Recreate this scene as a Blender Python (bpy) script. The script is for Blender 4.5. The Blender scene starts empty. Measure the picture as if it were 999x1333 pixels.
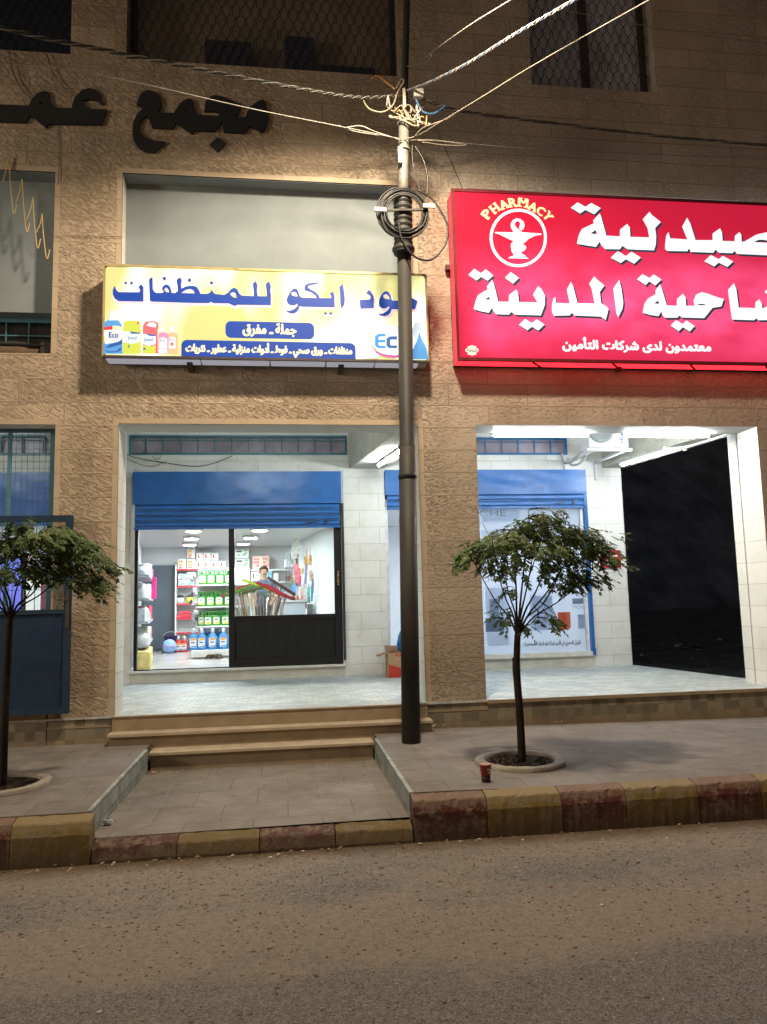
import bpy, bmesh, math, random, unicodedata
from mathutils import Vector, Matrix
sc = bpy.context.scene
COL = sc.collection
R = math.radians
# ---------------------------------------------------------------- camera
# world: X along the facade, Y into the building (facade plane Y=0), Z up
FPX = 981.84
CAM = Vector((0.0, -8.4, 1.77))
M0 = Vector((0.99156211, -0.12725910, -0.02469194))   # camera right
M1 = Vector((-0.00976470, 0.11661239, -0.99312950))   # camera down
M2 = Vector((0.12926415, 0.98499070, 0.11438578))     # camera forward
cd = bpy.data.cameras.new('camera')
cam = bpy.data.objects.new('camera', cd)
COL.objects.link(cam)
cam.matrix_world = Matrix(((M0.x, -M1.x, -M2.x, CAM.x), (M0.y, -M1.y, -M2.y, CAM.y), (M0.z, -M1.z, -M2.z, CAM.z), (0, 0, 0, 1)))
cd.sensor_fit = 'VERTICAL'
cd.sensor_height = 24.0
cd.lens = FPX / 1333.0 * 24.0
cd.clip_start = 0.05
cd.clip_end = 1500
sc.camera = cam
# ---------------------------------------------------------------- night sky
w = bpy.data.worlds.new('World')
sc.world = w
w.use_nodes = True
nt = w.node_tree
bg = nt.nodes['Background']
sky = nt.nodes.new('ShaderNodeTexSky')
sky.sky_type = 'NISHITA'
sky.sun_disc = False
sky.sun_elevation = R(1)
sky.sun_rotation = R(200)
nt.links.new(sky.outputs[0], bg.inputs[0])
bg.inputs[1].default_value = 0.10
# ---------------------------------------------------------------- street lamp light across the road (warm, soft cut-off above)
ld = bpy.data.lights.new('street_lamp_light', 'SPOT')
ld.energy = 2120
ld.color = (1.0, 0.80, 0.56)
ld.spot_size = R(153)
ld.spot_blend = 0.38
ld.shadow_soft_size = 0.20
lo = bpy.data.objects.new('street_lamp_light', ld)
COL.objects.link(lo)
lo.location = (0.95, -2.85, 7.70)      # lamp head on the arm of the utility pole, just above the frame
lo.rotation_euler = (R(4), 0, 0)
# the next street lamp down the road, far to the left
l2 = bpy.data.lights.new('far_street_lamp_light', 'SPOT')
l2.energy = 3300
l2.color = (1.0, 0.84, 0.62)
l2.spot_size = R(140)
l2.spot_blend = 0.4
l2.shadow_soft_size = 1.2
lo2 = bpy.data.objects.new('far_street_lamp_light', l2)
COL.objects.link(lo2)
lo2.location = (-13.5, -6.0, 5.4)
lo2.rotation_euler = (Vector((-8, -4.5, -1.0)) - lo2.location).to_track_quat('-Z', 'Y').to_euler()
# ---------------------------------------------------------------- exposure / render
sc.view_settings.view_transform = 'Standard'
sc.view_settings.look = 'None'
sc.view_settings.exposure = 0.0
sc.view_settings.gamma = 1.0
sc.view_settings.use_curve_mapping = False
cy = sc.cycles
cy.use_denoising = True
cy.max_bounces = 8
cy.diffuse_bounces = 5
cy.glossy_bounces = 3
cy.transparent_max_bounces = 16
cy.sample_clamp_indirect = 5
cy.caustics_reflective = False
cy.caustics_refractive = False

def at(px, py, Y):
    """point of the plane Y seen at photograph pixel (px, py)"""
    a, b = (px - 499.5) / FPX, (py - 666.5) / FPX
    d = M0 * a + M1 * b + M2
    return CAM + d * ((Y - CAM.y) / d.y)
def atz(px, py, Z):
    a, b = (px - 499.5) / FPX, (py - 666.5) / FPX
    d = M0 * a + M1 * b + M2
    return CAM + d * ((Z - CAM.z) / d.z)
RND = random.Random(7)
SKEW = -0.145
def sk(x, y): return x + SKEW * (y - 3.3)

# ================================================================ materials
MATS = {}
class NT:
    def __init__(s, name):
        s.m = bpy.data.materials.new(name); s.m.use_nodes = True
        s.t = s.m.node_tree; s.n = s.t.nodes; s.l = s.t.links
        s.b = s.n['Principled BSDF']; s.out = s.n['Material Output']
        s.tc = s.n.new('ShaderNodeTexCoord')
        s.co = s.tc.outputs['Object']
    def node(s, t, **k):
        n = s.n.new(t)
        for a, v in k.items(): setattr(n, a, v)
        return n
    def link(s, a, b): s.l.new(a, b)
    def noise(s, scale, detail=4, rough=.55, co=None, dist=0.0):
        n = s.node('ShaderNodeTexNoise')
        n.inputs['Scale'].default_value = scale; n.inputs['Detail'].default_value = detail
        n.inputs['Roughness'].default_value = rough; n.inputs['Distortion'].default_value = dist
        s.link(co or s.co, n.inputs['Vector']); return n.outputs['Fac']
    def voro(s, scale, feat='F1', co=None, out='Distance', rnd=1.0):
        n = s.node('ShaderNodeTexVoronoi', feature=feat)
        n.inputs['Scale'].default_value = scale; n.inputs['Randomness'].default_value = rnd
        s.link(co or s.co, n.inputs['Vector']); return n.outputs[out]
    def ramp(s, fac, stops, interp='LINEAR'):
        n = s.node('ShaderNodeValToRGB'); cr = n.color_ramp; cr.interpolation = interp
        while len(cr.elements) < len(stops): cr.elements.new(0.5)
        for e, (p, c) in zip(cr.elements, stops):
            e.position = p; e.color = (c, c, c, 1) if isinstance(c, (int, float)) else (*c, 1)
        s.link(fac, n.inputs[0]); return n.outputs[0]
    def mix(s, fac, a, b, typ='MIX'):
        n = s.node('ShaderNodeMixRGB', blend_type=typ)
        for i, v in ((0, fac), (1, a), (2, b)):
            if hasattr(v, 'links'): s.link(v, n.inputs[i])
            elif i == 0: n.inputs[0].default_value = v
            else: n.inputs[i].default_value = (*v, 1) if not isinstance(v, (int, float)) else (v, v, v, 1)
        return n.outputs[0]
    def math(s, op, a, b=None, c=None):
        n = s.node('ShaderNodeMath', operation=op)
        for i, v in enumerate((a, b, c)):
            if v is None: continue
            if hasattr(v, 'links'): s.link(v, n.inputs[i])
            else: n.inputs[i].default_value = v
        return n.outputs[0]
    def vec(s, x=None, y=None, z=None):
        n = s.node('ShaderNodeCombineXYZ')
        for i, v in enumerate((x, y, z)):
            if v is None: continue
            if hasattr(v, 'links'): s.link(v, n.inputs[i])
            else: n.inputs[i].default_value = v
        return n.outputs[0]
    def sep(s, co=None):
        n = s.node('ShaderNodeSeparateXYZ'); s.link(co or s.co, n.inputs[0]); return n.outputs
    def scaled(s, sx, sy, sz, co=None):
        n = s.node('ShaderNodeMapping'); n.inputs['Scale'].default_value = (sx, sy, sz); s.link(co or s.co, n.inputs[0]); return n.outputs[0]
    def bump(s, h, dist=.02, strength=1.0, prev=None):
        n = s.node('ShaderNodeBump'); n.inputs['Distance'].default_value = dist; n.inputs['Strength'].default_value = strength
        s.link(h, n.inputs['Height'])
        if prev is not None: s.link(prev, n.inputs['Normal'])
        s.link(n.outputs[0], s.b.inputs['Normal']); return n.outputs[0]
    def set(s, col=None, rough=None, metal=None, spec=None):
        for k, v in (('Base Color', col), ('Roughness', rough), ('Metallic', metal), ('Specular IOR Level', spec)):
            if v is None: continue
            if hasattr(v, 'links'): s.link(v, s.b.inputs[k])
            else: s.b.inputs[k].default_value = (*v, 1) if k == 'Base Color' else v
    def emit(s, col, st):
        if hasattr(col, 'links'): s.link(col, s.b.inputs['Emission Color'])
        else: s.b.inputs['Emission Color'].default_value = (*col, 1)
        if hasattr(st, 'links'): s.link(st, s.b.inputs['Emission Strength'])
        else: s.b.inputs['Emission Strength'].default_value = st
def mat(name, col, rough=.6, metal=0.0, var=.18, scale=7.0, bump=0.0, bscale=60.0, spec=.4, emit=None):
    """plain surface with uneven colour and gloss"""
    if name in MATS: return MATS[name]
    s = NT(name)
    f = s.noise(scale, 6, .6)
    dark = tuple(c * (1 - var) for c in col); lite = tuple(min(1, c * (1 + var)) for c in col)
    s.set(col=s.ramp(f, [(.3, dark), (.7, lite)]), metal=metal, spec=spec)
    s.set(rough=s.ramp(s.noise(scale * 2.3, 3), [(.3, max(.03, rough - .1)), (.7, min(1, rough + .1))]))
    if bump: s.bump(s.noise(bscale, 4), bump, .6)
    if emit: s.emit(emit[0], emit[1])
    MATS[name] = s.m
    return s.m
def glow(name, col, st):
    if name in MATS: return MATS[name]
    s = NT(name); s.set(col=tuple(min(.8, c) * .35 for c in col), rough=.5, spec=.3); s.emit(col, st); MATS[name] = s.m; return s.m

def stone_facade(width=.95, nm='facade', xo=0.0):
    s = NT('rock_faced_limestone')
    x, y, z = s.sep()
    zz = s.math('ADD', z, -3.72 + 10 * .263)
    uv = s.vec(s.math('ADD', s.math('ADD', x, xo), s.math('MULTIPLY', y, .9)), zz, 0.0)
    def brick(ms, sm):
        b = s.node('ShaderNodeTexBrick'); b.offset = .5; b.squash = 1.0
        s.link(uv, b.inputs['Vector'])
        b.inputs['Color1'].default_value = (0, 0, 0, 1); b.inputs['Color2'].default_value = (1, 1, 1, 1); b.inputs['Mortar'].default_value = (.5, .5, .5, 1)
        b.inputs['Scale'].default_value = 1.0; b.inputs['Mortar Size'].default_value = ms; b.inputs['Mortar Smooth'].default_value = sm
        b.inputs['Brick Width'].default_value = width; b.inputs['Row Height'].default_value = .263
        return b
    joint = brick(.0062, .3); marg = brick(.020, .8)
    stonev = joint.outputs['Color']
    j = joint.outputs['Fac']; mg = s.math('SUBTRACT', 1.0, marg.outputs['Fac'])
    # slanting chisel relief
    rot = s.node('ShaderNodeMapping'); rot.inputs['Rotation'].default_value = (0, R(-33), 0)
    s.link(s.co, rot.inputs[0])
    rot = s.node('ShaderNodeMapping'); rot.inputs['Scale'].default_value = (.55, 1.0, 1.35); s.link(s.n['Mapping'].outputs[0], rot.inputs[0])
    big = s.noise(7, 4, .5, rot.outputs[0], .3)
    st1 = s.noise(24, 5, .62, rot.outputs[0], .4)
    rot2 = s.node('ShaderNodeMapping'); rot2.inputs['Rotation'].default_value = (0, R(15), 0); rot2.inputs['Scale'].default_value = (.75, 1.0, 1.2); s.link(s.co, rot2.inputs[0])
    st2 = s.noise(26, 5, .65, rot2.outputs[0], .5)
    which = s.ramp(s.math('MULTIPLY', s.math('ADD', x, 4.0), .1), [(.40, .12), (.55, .85)])
    strokes = s.mix(which, s.ramp(st1, [(.36, 0.0), (.52, 1.0), (.70, 1.15)]), s.ramp(st2, [(.36, 0.0), (.50, 1.0), (.70, 1.1)]))
    fine = s.noise(75, 4, .6)
    h = s.math('ADD', s.math('MULTIPLY', s.math('SUBTRACT', strokes, 1.0), .62), s.math('MULTIPLY', s.math('SUBTRACT', big, .5), .8))
    amp = s.ramp(s.noise(.9, 2), [(.35, .45), (.65, 1.1)])
    # the stones right of the utility pole are dressed flatter
    flat = s.ramp(s.math('MULTIPLY', s.math('ADD', x, 4.0), .1), [(.53, 1.0), (.60, .40)])
    h = s.math('MULTIPLY', s.math('MULTIPLY', s.math('MULTIPLY', h, mg), amp), flat)
    h = s.math('ADD', h, s.math('MULTIPLY', fine, .10))
    h = s.math('SUBTRACT', h, s.math('MULTIPLY', j, .16))
    s.bump(h, .040, 1.0)
    base = s.mix(stonev, (.385, .31, .232), (.50, .41, .315))
    grey = s.ramp(s.math('MULTIPLY', s.math('ADD', x, 4.0), .1), [(.45, 0.0), (.62, 1.0)])
    base = s.mix(grey, base, s.mix(stonev, (.32, .277, .236), (.385, .336, .29)))
    base = s.mix(s.ramp(s.noise(2.2, 5), [(.35, 0.0), (.75, .45)]), base, (.27, .22, .16))
    # soot streaks under the roof line
    stain = s.ramp(s.noise(1.0, 4, .6, s.scaled(2.5, 1, .35)), [(.45, 0.0), (.75, .45)])
    base = s.mix(stain, base, (.22, .185, .14))
    base = s.mix(s.math('MULTIPLY', j, .78), base, (.20, .165, .115))
    s.set(col=base, rough=.9, spec=.2)
    MATS[nm] = s.m; return s.m
def stone_smooth(name, a, b, pitch=.263, width=.62, zoff=0.0, dirt=.35):
    s = NT(name)
    x, y, z = s.sep()
    uv = s.vec(s.math('ADD', x, s.math('MULTIPLY', y, .97)), s.math('ADD', z, zoff), 0.0)
    br = s.node('ShaderNodeTexBrick'); br.offset = .5
    s.link(uv, br.inputs['Vector'])
    br.inputs['Color1'].default_value = (*a, 1); br.inputs['Color2'].default_value = (*b, 1)
    br.inputs['Mortar'].default_value = (a[0] * .55, a[1] * .55, a[2] * .52, 1)
    br.inputs['Scale'].default_value = 1; br.inputs['Mortar Size'].default_value = .0028; br.inputs['Mortar Smooth'].default_value = .2
    br.inputs['Brick Width'].default_value = width; br.inputs['Row Height'].default_value = pitch
    st = s.ramp(s.noise(3.2, 7, .65), [(.48, 0.0), (.72, dirt)])
    spots = s.ramp(s.noise(38, 5, .7), [(.58, 0.0), (.72, dirt * .8)])
    c = s.mix(st, br.outputs['Color'], (a[0] * .62, a[1] * .6, a[2] * .52)); c = s.mix(spots, c, (a[0] * .5, a[1] * .48, a[2] * .42))
    s.set(col=c, rough=.62, spec=.35)
    h = s.math('ADD', s.math('MULTIPLY', s.noise(60, 4), .12), s.math('MULTIPLY', br.outputs['Fac'], -1.0))
    s.bump(h, .004, .8); MATS[name] = s.m; return s.m
def terrace_floor():
    s = NT('terrace_tiles')
    x, y, z = s.sep()
    uv = s.vec(x, y, 0.0)
    br = s.node('ShaderNodeTexBrick'); br.offset = 0.0; s.link(uv, br.inputs['Vector'])
    br.inputs['Color1'].default_value = (.26, .31, .325, 1); br.inputs['Color2'].default_value = (.32, .365, .375, 1); br.inputs['Mortar'].default_value = (.32, .34, .36, 1)
    br.inputs['Scale'].default_value = 1; br.inputs['Mortar Size'].default_value = .004; br.inputs['Brick Width'].default_value = .3; br.inputs['Row Height'].default_value = .3
    v = s.node('ShaderNodeTexBrick'); v.offset = .5; s.link(uv, v.inputs['Vector'])
    v.inputs['Color1'].default_value = (0, 0, 0, 1); v.inputs['Color2'].default_value = (1, 1, 1, 1); v.inputs['Mortar'].default_value = (.5, .5, .5, 1)
    v.inputs['Scale'].default_value = 1; v.inputs['Mortar Size'].default_value = .012; v.inputs['Mortar Smooth'].default_value = .5; v.inputs['Brick Width'].default_value = .15; v.inputs['Row Height'].default_value = .12
    c = s.mix(s.math('MULTIPLY', v.outputs['Color'], .75), br.outputs['Color'], (.56, .61, .61))
    c = s.mix(s.math('MULTIPLY', v.outputs['Fac'], .5), c, (.22, .26, .30))
    c = s.mix(s.ramp(s.noise(1.6, 6, .65), [(.42, 0.0), (.75, .55)]), c, (.37, .36, .33))
    s.set(col=c, rough=s.ramp(s.noise(4, 4), [(.3, .38), (.7, .62)]), spec=.4)
    s.bump(s.math('MULTIPLY', v.outputs['Fac'], -1.0), .003, .6); MATS['terrace'] = s.m; return s.m
def road():
    s = NT('dusty_asphalt')
    agg = s.voro(150, 'F1', out='Color')
    aggv = s.node('ShaderNodeSeparateColor'); s.link(agg, aggv.inputs[0]); aggv = aggv.outputs[0]
    asph = s.mix(aggv, (.15, .148, .145), (.44, .425, .40))
    dust = s.mix(s.noise(90, 5, .7), (.33, .275, .235), (.54, .46, .395))
    x, y, z = s.sep()
    band = s.ramp(s.math('MULTIPLY', s.math('ADD', y, 7.0), .25), [(.50, .10), (.57, .40), (.62, .95), (.74, .90), (.85, .45), (.97, .72)])
    m = s.math('ADD', s.math('MULTIPLY', s.noise(.75, 8, .68, s.scaled(1, 2.2, 1)), 2.4), -1.2)
    m = s.math('ADD', m, band)
    m = s.math('ADD', m, s.math('MULTIPLY', s.math('SUBTRACT', s.noise(14, 5, .7), .5), .8))
    m = s.ramp(m, [(.3, .0), (.75, .95)])
    c = s.mix(m, asph, dust)
    clod = s.ramp(s.voro(34, 'F1'), [(.10, 1.0), (.17, 0.0)])
    sel = s.ramp(s.noise(9, 3), [(.46, 0.0), (.58, .8)])
    mott = s.ramp(s.noise(22, 8, .8), [(.40, 0.0), (.62, .62)])
    c = s.mix(mott, c, s.mix(.55, c, (.12, .092, .07)))
    lite = s.ramp(s.noise(70, 5, .8), [(.54, 0.0), (.66, .7)])
    c = s.mix(lite, c, (.38, .33, .28))
    c = s.mix(s.math('MULTIPLY', clod, sel), c, (.10, .07, .05))
    fleck = s.ramp(s.noise(60, 6, .85), [(.53, 0.0), (.62, .75)])
    c = s.mix(fleck, c, (.145, .108, .08))
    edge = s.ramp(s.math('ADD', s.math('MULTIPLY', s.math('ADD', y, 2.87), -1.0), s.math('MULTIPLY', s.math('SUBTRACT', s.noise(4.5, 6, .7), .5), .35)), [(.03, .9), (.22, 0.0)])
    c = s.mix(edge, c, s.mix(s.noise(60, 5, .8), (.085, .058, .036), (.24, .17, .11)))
    s.set(col=c, rough=.93, spec=.15)
    h = s.math('ADD', s.math('MULTIPLY', s.noise(90, 6, .8), 1.3), s.math('MULTIPLY', clod, sel))
    h = s.math('ADD', h, s.math('MULTIPLY', aggv, .35))
    s.bump(h, .022, 1.0); MATS['road'] = s.m; return s.m
def paving(name, a, b, w=.42, h=.42):
    s = NT(name)
    x, y, z = s.sep()
    br = s.node('ShaderNodeTexBrick'); br.offset = .5; s.link(s.vec(x, y, 0.0), br.inputs['Vector'])
    br.inputs['Color1'].default_value = (*a, 1); br.inputs['Color2'].default_value = (*b, 1); br.inputs['Mortar'].default_value = (a[0] * .6, a[1] * .56, a[2] * .53, 1)
    br.inputs['Scale'].default_value = 1; br.inputs['Mortar Size'].default_value = .0035; br.inputs['Mortar Smooth'].default_value = .3
    br.inputs['Brick Width'].default_value = w; br.inputs['Row Height'].default_value = h
    c = s.mix(s.math('MULTIPLY', s.noise(130, 3, .8), .5), br.outputs['Color'], (a[0] * .55, a[1] * .52, a[2] * .5))
    c = s.mix(s.ramp(s.noise(2.1, 7, .68), [(.40, 0.0), (.66, .7)]), c, (a[0] * .62, a[1] * .56, a[2] * .5))
    c = s.mix(s.ramp(s.noise(3.3, 8, .72), [(.5, 0.0), (.68, .6)]), c, (a[0] * 1.35, a[1] * 1.3, a[2] * 1.25))
    c = s.mix(s.ramp(s.noise(6.5, 6, .7), [(.55, 0.0), (.75, .5)]), c, (.15, .125, .10))
    s.set(col=c, rough=.88, spec=.2)
    s.bump(s.math('ADD', s.math('MULTIPLY', s.noise(140, 3, .7), .35), s.math('MULTIPLY', br.outputs['Fac'], -1.0)), .005, .9)
    MATS[name] = s.m; return s.m
def plinth_tiles():
    s = NT('plinth_tiles')
    x, y, z = s.sep()
    uv = s.vec(s.math('ADD', x, y), z, 0.0)
    br = s.node('ShaderNodeTexBrick'); br.offset = 0.0; s.link(uv, br.inputs['Vector'])
    br.inputs['Color1'].default_value = (.10, .095, .07, 1); br.inputs['Color2'].default_value = (.27, .235, .165, 1); br.inputs['Mortar'].default_value = (.16, .13, .09, 1)
    br.inputs['Scale'].default_value = 1; br.inputs['Mortar Size'].default_value = .003; br.inputs['Brick Width'].default_value = .1; br.inputs['Row Height'].default_value = .1; br.inputs['Bias'].default_value = -.1
    c = s.mix(s.ramp(s.noise(22, 5), [(.4, 0.0), (.7, .5)]), br.outputs['Color'], (.12, .11, .08))
    c = s.mix(s.ramp(s.math('MULTIPLY', s.math('ADD', z, s.math('MULTIPLY', s.noise(5, 4), .2)), 1.0), [(.40, .8), (.56, 0.0)]), c, (.20, .145, .09))
    s.set(col=c, rough=.7); s.bump(br.outputs['Fac'], -.003, .7); MATS['plinth'] = s.m; return s.m
def kerb_paint():
    s = NT('worn_kerb_paint')
    at_ = s.node('ShaderNodeAttribute', attribute_name='paint'); pc = at_.outputs['Color']
    wear = s.ramp(s.noise(11, 9, .78), [(.50, .0), (.57, .8)])
    x, y, z = s.sep()
    top = s.ramp(s.math('ADD', z, s.math('MULTIPLY', s.math('SUBTRACT', s.noise(7, 4), .5), .10)), [(.262, 0.0), (.285, .78)])
    c = s.mix(wear, pc, (.20, .16, .12))
    c = s.mix(top, c, s.mix(.5, (.27, .215, .16), pc))
    mud = s.ramp(s.math('ADD', z, s.math('MULTIPLY', s.math('SUBTRACT', s.noise(5, 5), .5), .14)), [(.05, .85), (.24, 0.0)])
    c = s.mix(mud, c, (.085, .06, .042))
    s.set(col=c, rough=.8, spec=.25); s.bump(s.math('ADD', s.noise(60, 6, .7), s.math('MULTIPLY', s.noise(11, 9, .78), .6)), .006, 1.0); MATS['kerb'] = s.m; return s.m
def glass(name='shop_glass', tint=(.93, .97, .97), refl=.07):
    if name in MATS: return MATS[name]
    s = NT(name)
    tr = s.node('ShaderNodeBsdfTransparent'); tr.inputs[0].default_value = (*tint, 1)
    gl = s.node('ShaderNodeBsdfGlossy'); gl.inputs['Roughness'].default_value = .03
    lw = s.node('ShaderNodeLayerWeight'); lw.inputs[0].default_value = .25
    f = s.math('ADD', s.math('MULTIPLY', lw.outputs['Fresnel'], .6), refl * .4)
    mx = s.node('ShaderNodeMixShader'); s.link(f, mx.inputs[0]); s.link(tr.outputs[0], mx.inputs[1]); s.link(gl.outputs[0], mx.inputs[2])
    s.link(mx.outputs[0], s.out.inputs[0]); MATS[name] = s.m; return s.m
def shutter_mat(name='blue_shutter_paint', col=(.015, .115, .37)):
    s = NT(name)
    n = s.noise(2.2, 4, .5, s.scaled(1, 1, .8))
    c = s.ramp(s.noise(5, 6), [(.3, tuple(v * .82 for v in col)), (.7, tuple(v * 1.15 for v in col))])
    c = s.mix(s.ramp(s.noise(26, 5, .7), [(.62, 0.0), (.74, .5)]), c, (.10, .13, .2))
    s.set(col=c, rough=.34, spec=.5); s.bump(n, .02, .5); MATS[name] = s.m; return s.m
def backlit(name, col, hot, scale, lo, hi, base=.85, gain=.9):
    """acrylic sign face lit by tubes inside it: brighter where a tube sits behind"""
    s = NT(name)
    s.set(col=tuple(min(.8, c) * .3 for c in col), rough=.35, spec=.3)
    f = s.ramp(s.noise(scale[0], 1.5, .4, s.scaled(*scale[1])), [(lo, 0.0), (hi, 1.0)])
    c = s.mix(f, col, hot)
    st = s.math('ADD', s.math('MULTIPLY', f, gain), base)
    s.emit(c, st); MATS[name] = s.m; return s.m

# ================================================================ mesh builder
class MB:
    def __init__(s): s.v = []; s.f = []; s.mi = []; s.sm = []
    def add(s, vs, fs, mi=0, smooth=False):
        o = len(s.v); s.v += [tuple(p) for p in vs]
        for f in fs: s.f.append(tuple(i + o for i in f)); s.mi.append(mi); s.sm.append(smooth)
        return s
    def box(s, x0, x1, y0, y1, z0, z1, mi=0, shear=None):
        vs = [(x, y, z) for z in (z0, z1) for y in (y0, y1) for x in (x0, x1)]
        if shear: vs = [shear(*p) for p in vs]
        return s.add(vs, [(0, 2, 3, 1), (4, 5, 7, 6), (0, 1, 5, 4), (2, 6, 7, 3), (0, 4, 6, 2), (1, 3, 7, 5)], mi)
    def bar(s, a, b, wdt, dep=None, mi=0, up=(0, 0, 1)):
        a, b = Vector(a), Vector(b); d = (b - a).normalized(); u = Vector(up)
        if abs(d.dot(u)) > .98: u = Vector((0, 1, 0))
        r = d.cross(u).normalized(); u = r.cross(d); dep = dep or wdt
        vs = [p + r * sx * wdt / 2 + u * sy * dep / 2 for p in (a, b) for sx, sy in ((-1, -1), (1, -1), (1, 1), (-1, 1))]
        return s.add(vs, [(0, 1, 2, 3), (7, 6, 5, 4), (0, 4, 5, 1), (1, 5, 6, 2), (2, 6, 7, 3), (3, 7, 4, 0)], mi)
    def tube(s, pts, r, n=8, mi=0, cap=True, closed=False):
        pts = [Vector(p) for p in pts]; k = len(pts)
        rs = r if isinstance(r, (list, tuple)) else [r] * k
        t0 = (pts[1] - pts[0]).normalized(); ref = Vector((0, 0, 1)) if abs(t0.z) < .9 else Vector((1, 0, 0))
        nrm = t0.cross(ref).normalized(); vs = []
        for i, p in enumerate(pts):
            if closed: t = (pts[(i + 1) % k] - pts[i - 1]).normalized()
            else: t = (pts[min(i + 1, k - 1)] - pts[max(i - 1, 0)]).normalized()
            nrm = (nrm - t * nrm.dot(t)); nrm = nrm.normalized() if nrm.length > 1e-6 else t.orthogonal().normalized()
            bn = t.cross(nrm)
            for j in range(n):
                a = 2 * math.pi * j / n; vs.append(p + (nrm * math.cos(a) + bn * math.sin(a)) * rs[i])
        fs = []
        for i in range(k if closed else k - 1):
            for j in range(n):
                a = i * n + j; b = i * n + (j + 1) % n; c = ((i + 1) % k) * n + (j + 1) % n; d = ((i + 1) % k) * n + j
                fs.append((a, b, c, d))
        s.add(vs, fs, mi, True)
        if cap and not closed: s.add(vs[:n], [tuple(range(n - 1, -1, -1))], mi); s.add(vs[-n:], [tuple(range(n))], mi)
        return s
    def lathe(s, prof, c=(0, 0, 0), n=20, mi=0, sx=1, sy=1, ang=0.0, cap=True):
        vs = []; fs = []; k = len(prof)
        for r, z in prof:
            for j in range(n):
                a = 2 * math.pi * j / n + ang; vs.append((c[0] + r * sx * math.cos(a), c[1] + r * sy * math.sin(a), c[2] + z))
        for i in range(k - 1):
            for j in range(n): fs.append((i * n + j, i * n + (j + 1) % n, (i + 1) * n + (j + 1) % n, (i + 1) * n + j))
        s.add(vs, fs, mi, True)
        if cap and prof[0][0] > 1e-4: s.add(vs[:n], [tuple(range(n - 1, -1, -1))], mi)
        if cap and prof[-1][0] > 1e-4: s.add(vs[-n:], [tuple(range(n))], mi)
        return s
    def ball(s, c, rx, ry=None, rz=None, n=14, m=9, mi=0, jit=0.0, rnd=None):
        ry = ry or rx; rz = rz or rx; vs = []; fs = []
        for i in range(m + 1):
            p = math.pi * i / m
            for j in range(n):
                a = 2 * math.pi * j / n; q = 1 + (rnd.uniform(-jit, jit) if jit else 0)
                vs.append((c[0] + rx * math.sin(p) * math.cos(a) * q, c[1] + ry * math.sin(p) * math.sin(a) * q, c[2] + rz * math.cos(p) * q))
        for i in range(m):
            for j in range(n): fs.append((i * n + j, (i + 1) * n + j, (i + 1) * n + (j + 1) % n, i * n + (j + 1) % n))
        return s.add(vs, fs, mi, True)
    def quad(s, a, b, c, d, mi=0): return s.add([a, b, c, d], [(0, 1, 2, 3)], mi)
    def mesh(s, name, mats, bevel=0.0, origin=None):
        me = bpy.data.meshes.new(name)
        o = Vector(origin) if origin is not None else Vector((0, 0, 0))
        me.from_pydata([Vector(p) - o for p in s.v], [], s.f)
        for m in (mats if isinstance(mats, (list, tuple)) else [mats]): me.materials.append(m)
        me.polygons.foreach_set('material_index', s.mi); me.polygons.foreach_set('use_smooth', s.sm)
        bm = bmesh.new(); bm.from_mesh(me)
        bmesh.ops.remove_doubles(bm, verts=bm.verts, dist=1e-5)
        bmesh.ops.recalc_face_normals(bm, faces=bm.faces)
        if bevel:
            es = [e for e in bm.edges if len(e.link_faces) == 2 and e.calc_face_angle(0) > .7]
            if es: bmesh.ops.bevel(bm, geom=es, offset=bevel, segments=2, affect='EDGES', profile=.5, clamp_overlap=True)
        bm.to_mesh(me); bm.free(); me.update()
        return me
    def build(s, name, mats, parent=None, bevel=0.0):
        wp = world_loc(parent)
        ob = bpy.data.objects.new(name, s.mesh(name, mats, bevel, wp)); COL.objects.link(ob)
        if parent is not None: ob.parent = parent
        return ob
def world_loc(p):
    v = Vector((0, 0, 0))
    while p is not None: v += p.location; p = p.parent
    return v
def thing(name, label, cat, loc=(0, 0, 0), group=None):
    o = bpy.data.objects.new(name, None); COL.objects.link(o); o.location = loc; o.empty_display_size = .1
    o['label'] = label; o['category'] = cat
    if group: o['group'] = group
    return o
def tag(o, label, cat, group=None):
    o['label'] = label; o['category'] = cat
    if group: o['group'] = group
    return o
def struct(o, kind='structure'): o['kind'] = kind; return o
def solo(mb, name, mats, label, cat, group=None, bevel=0.0, origin=None):
    """a thing that is one mesh, its origin at its base"""
    if origin is None:
        xs, ys, zs = zip(*s_v(mb)); origin = ((min(xs) + max(xs)) / 2, (min(ys) + max(ys)) / 2, min(zs))
    ob = bpy.data.objects.new(name, mb.mesh(name, mats, bevel, origin)); COL.objects.link(ob); ob.location = origin
    return tag(ob, label, cat, group)
def s_v(mb): return mb.v
def dup(root, loc, label=None, group=None):
    r = root.copy(); COL.objects.link(r); r.location = loc
    if label: r['label'] = label
    if group: r['group'] = group
    for ch in root.children:
        c = ch.copy(); COL.objects.link(c); c.parent = r
        for g in ch.children:
            d = g.copy(); COL.objects.link(d); d.parent = c
    return r
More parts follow.
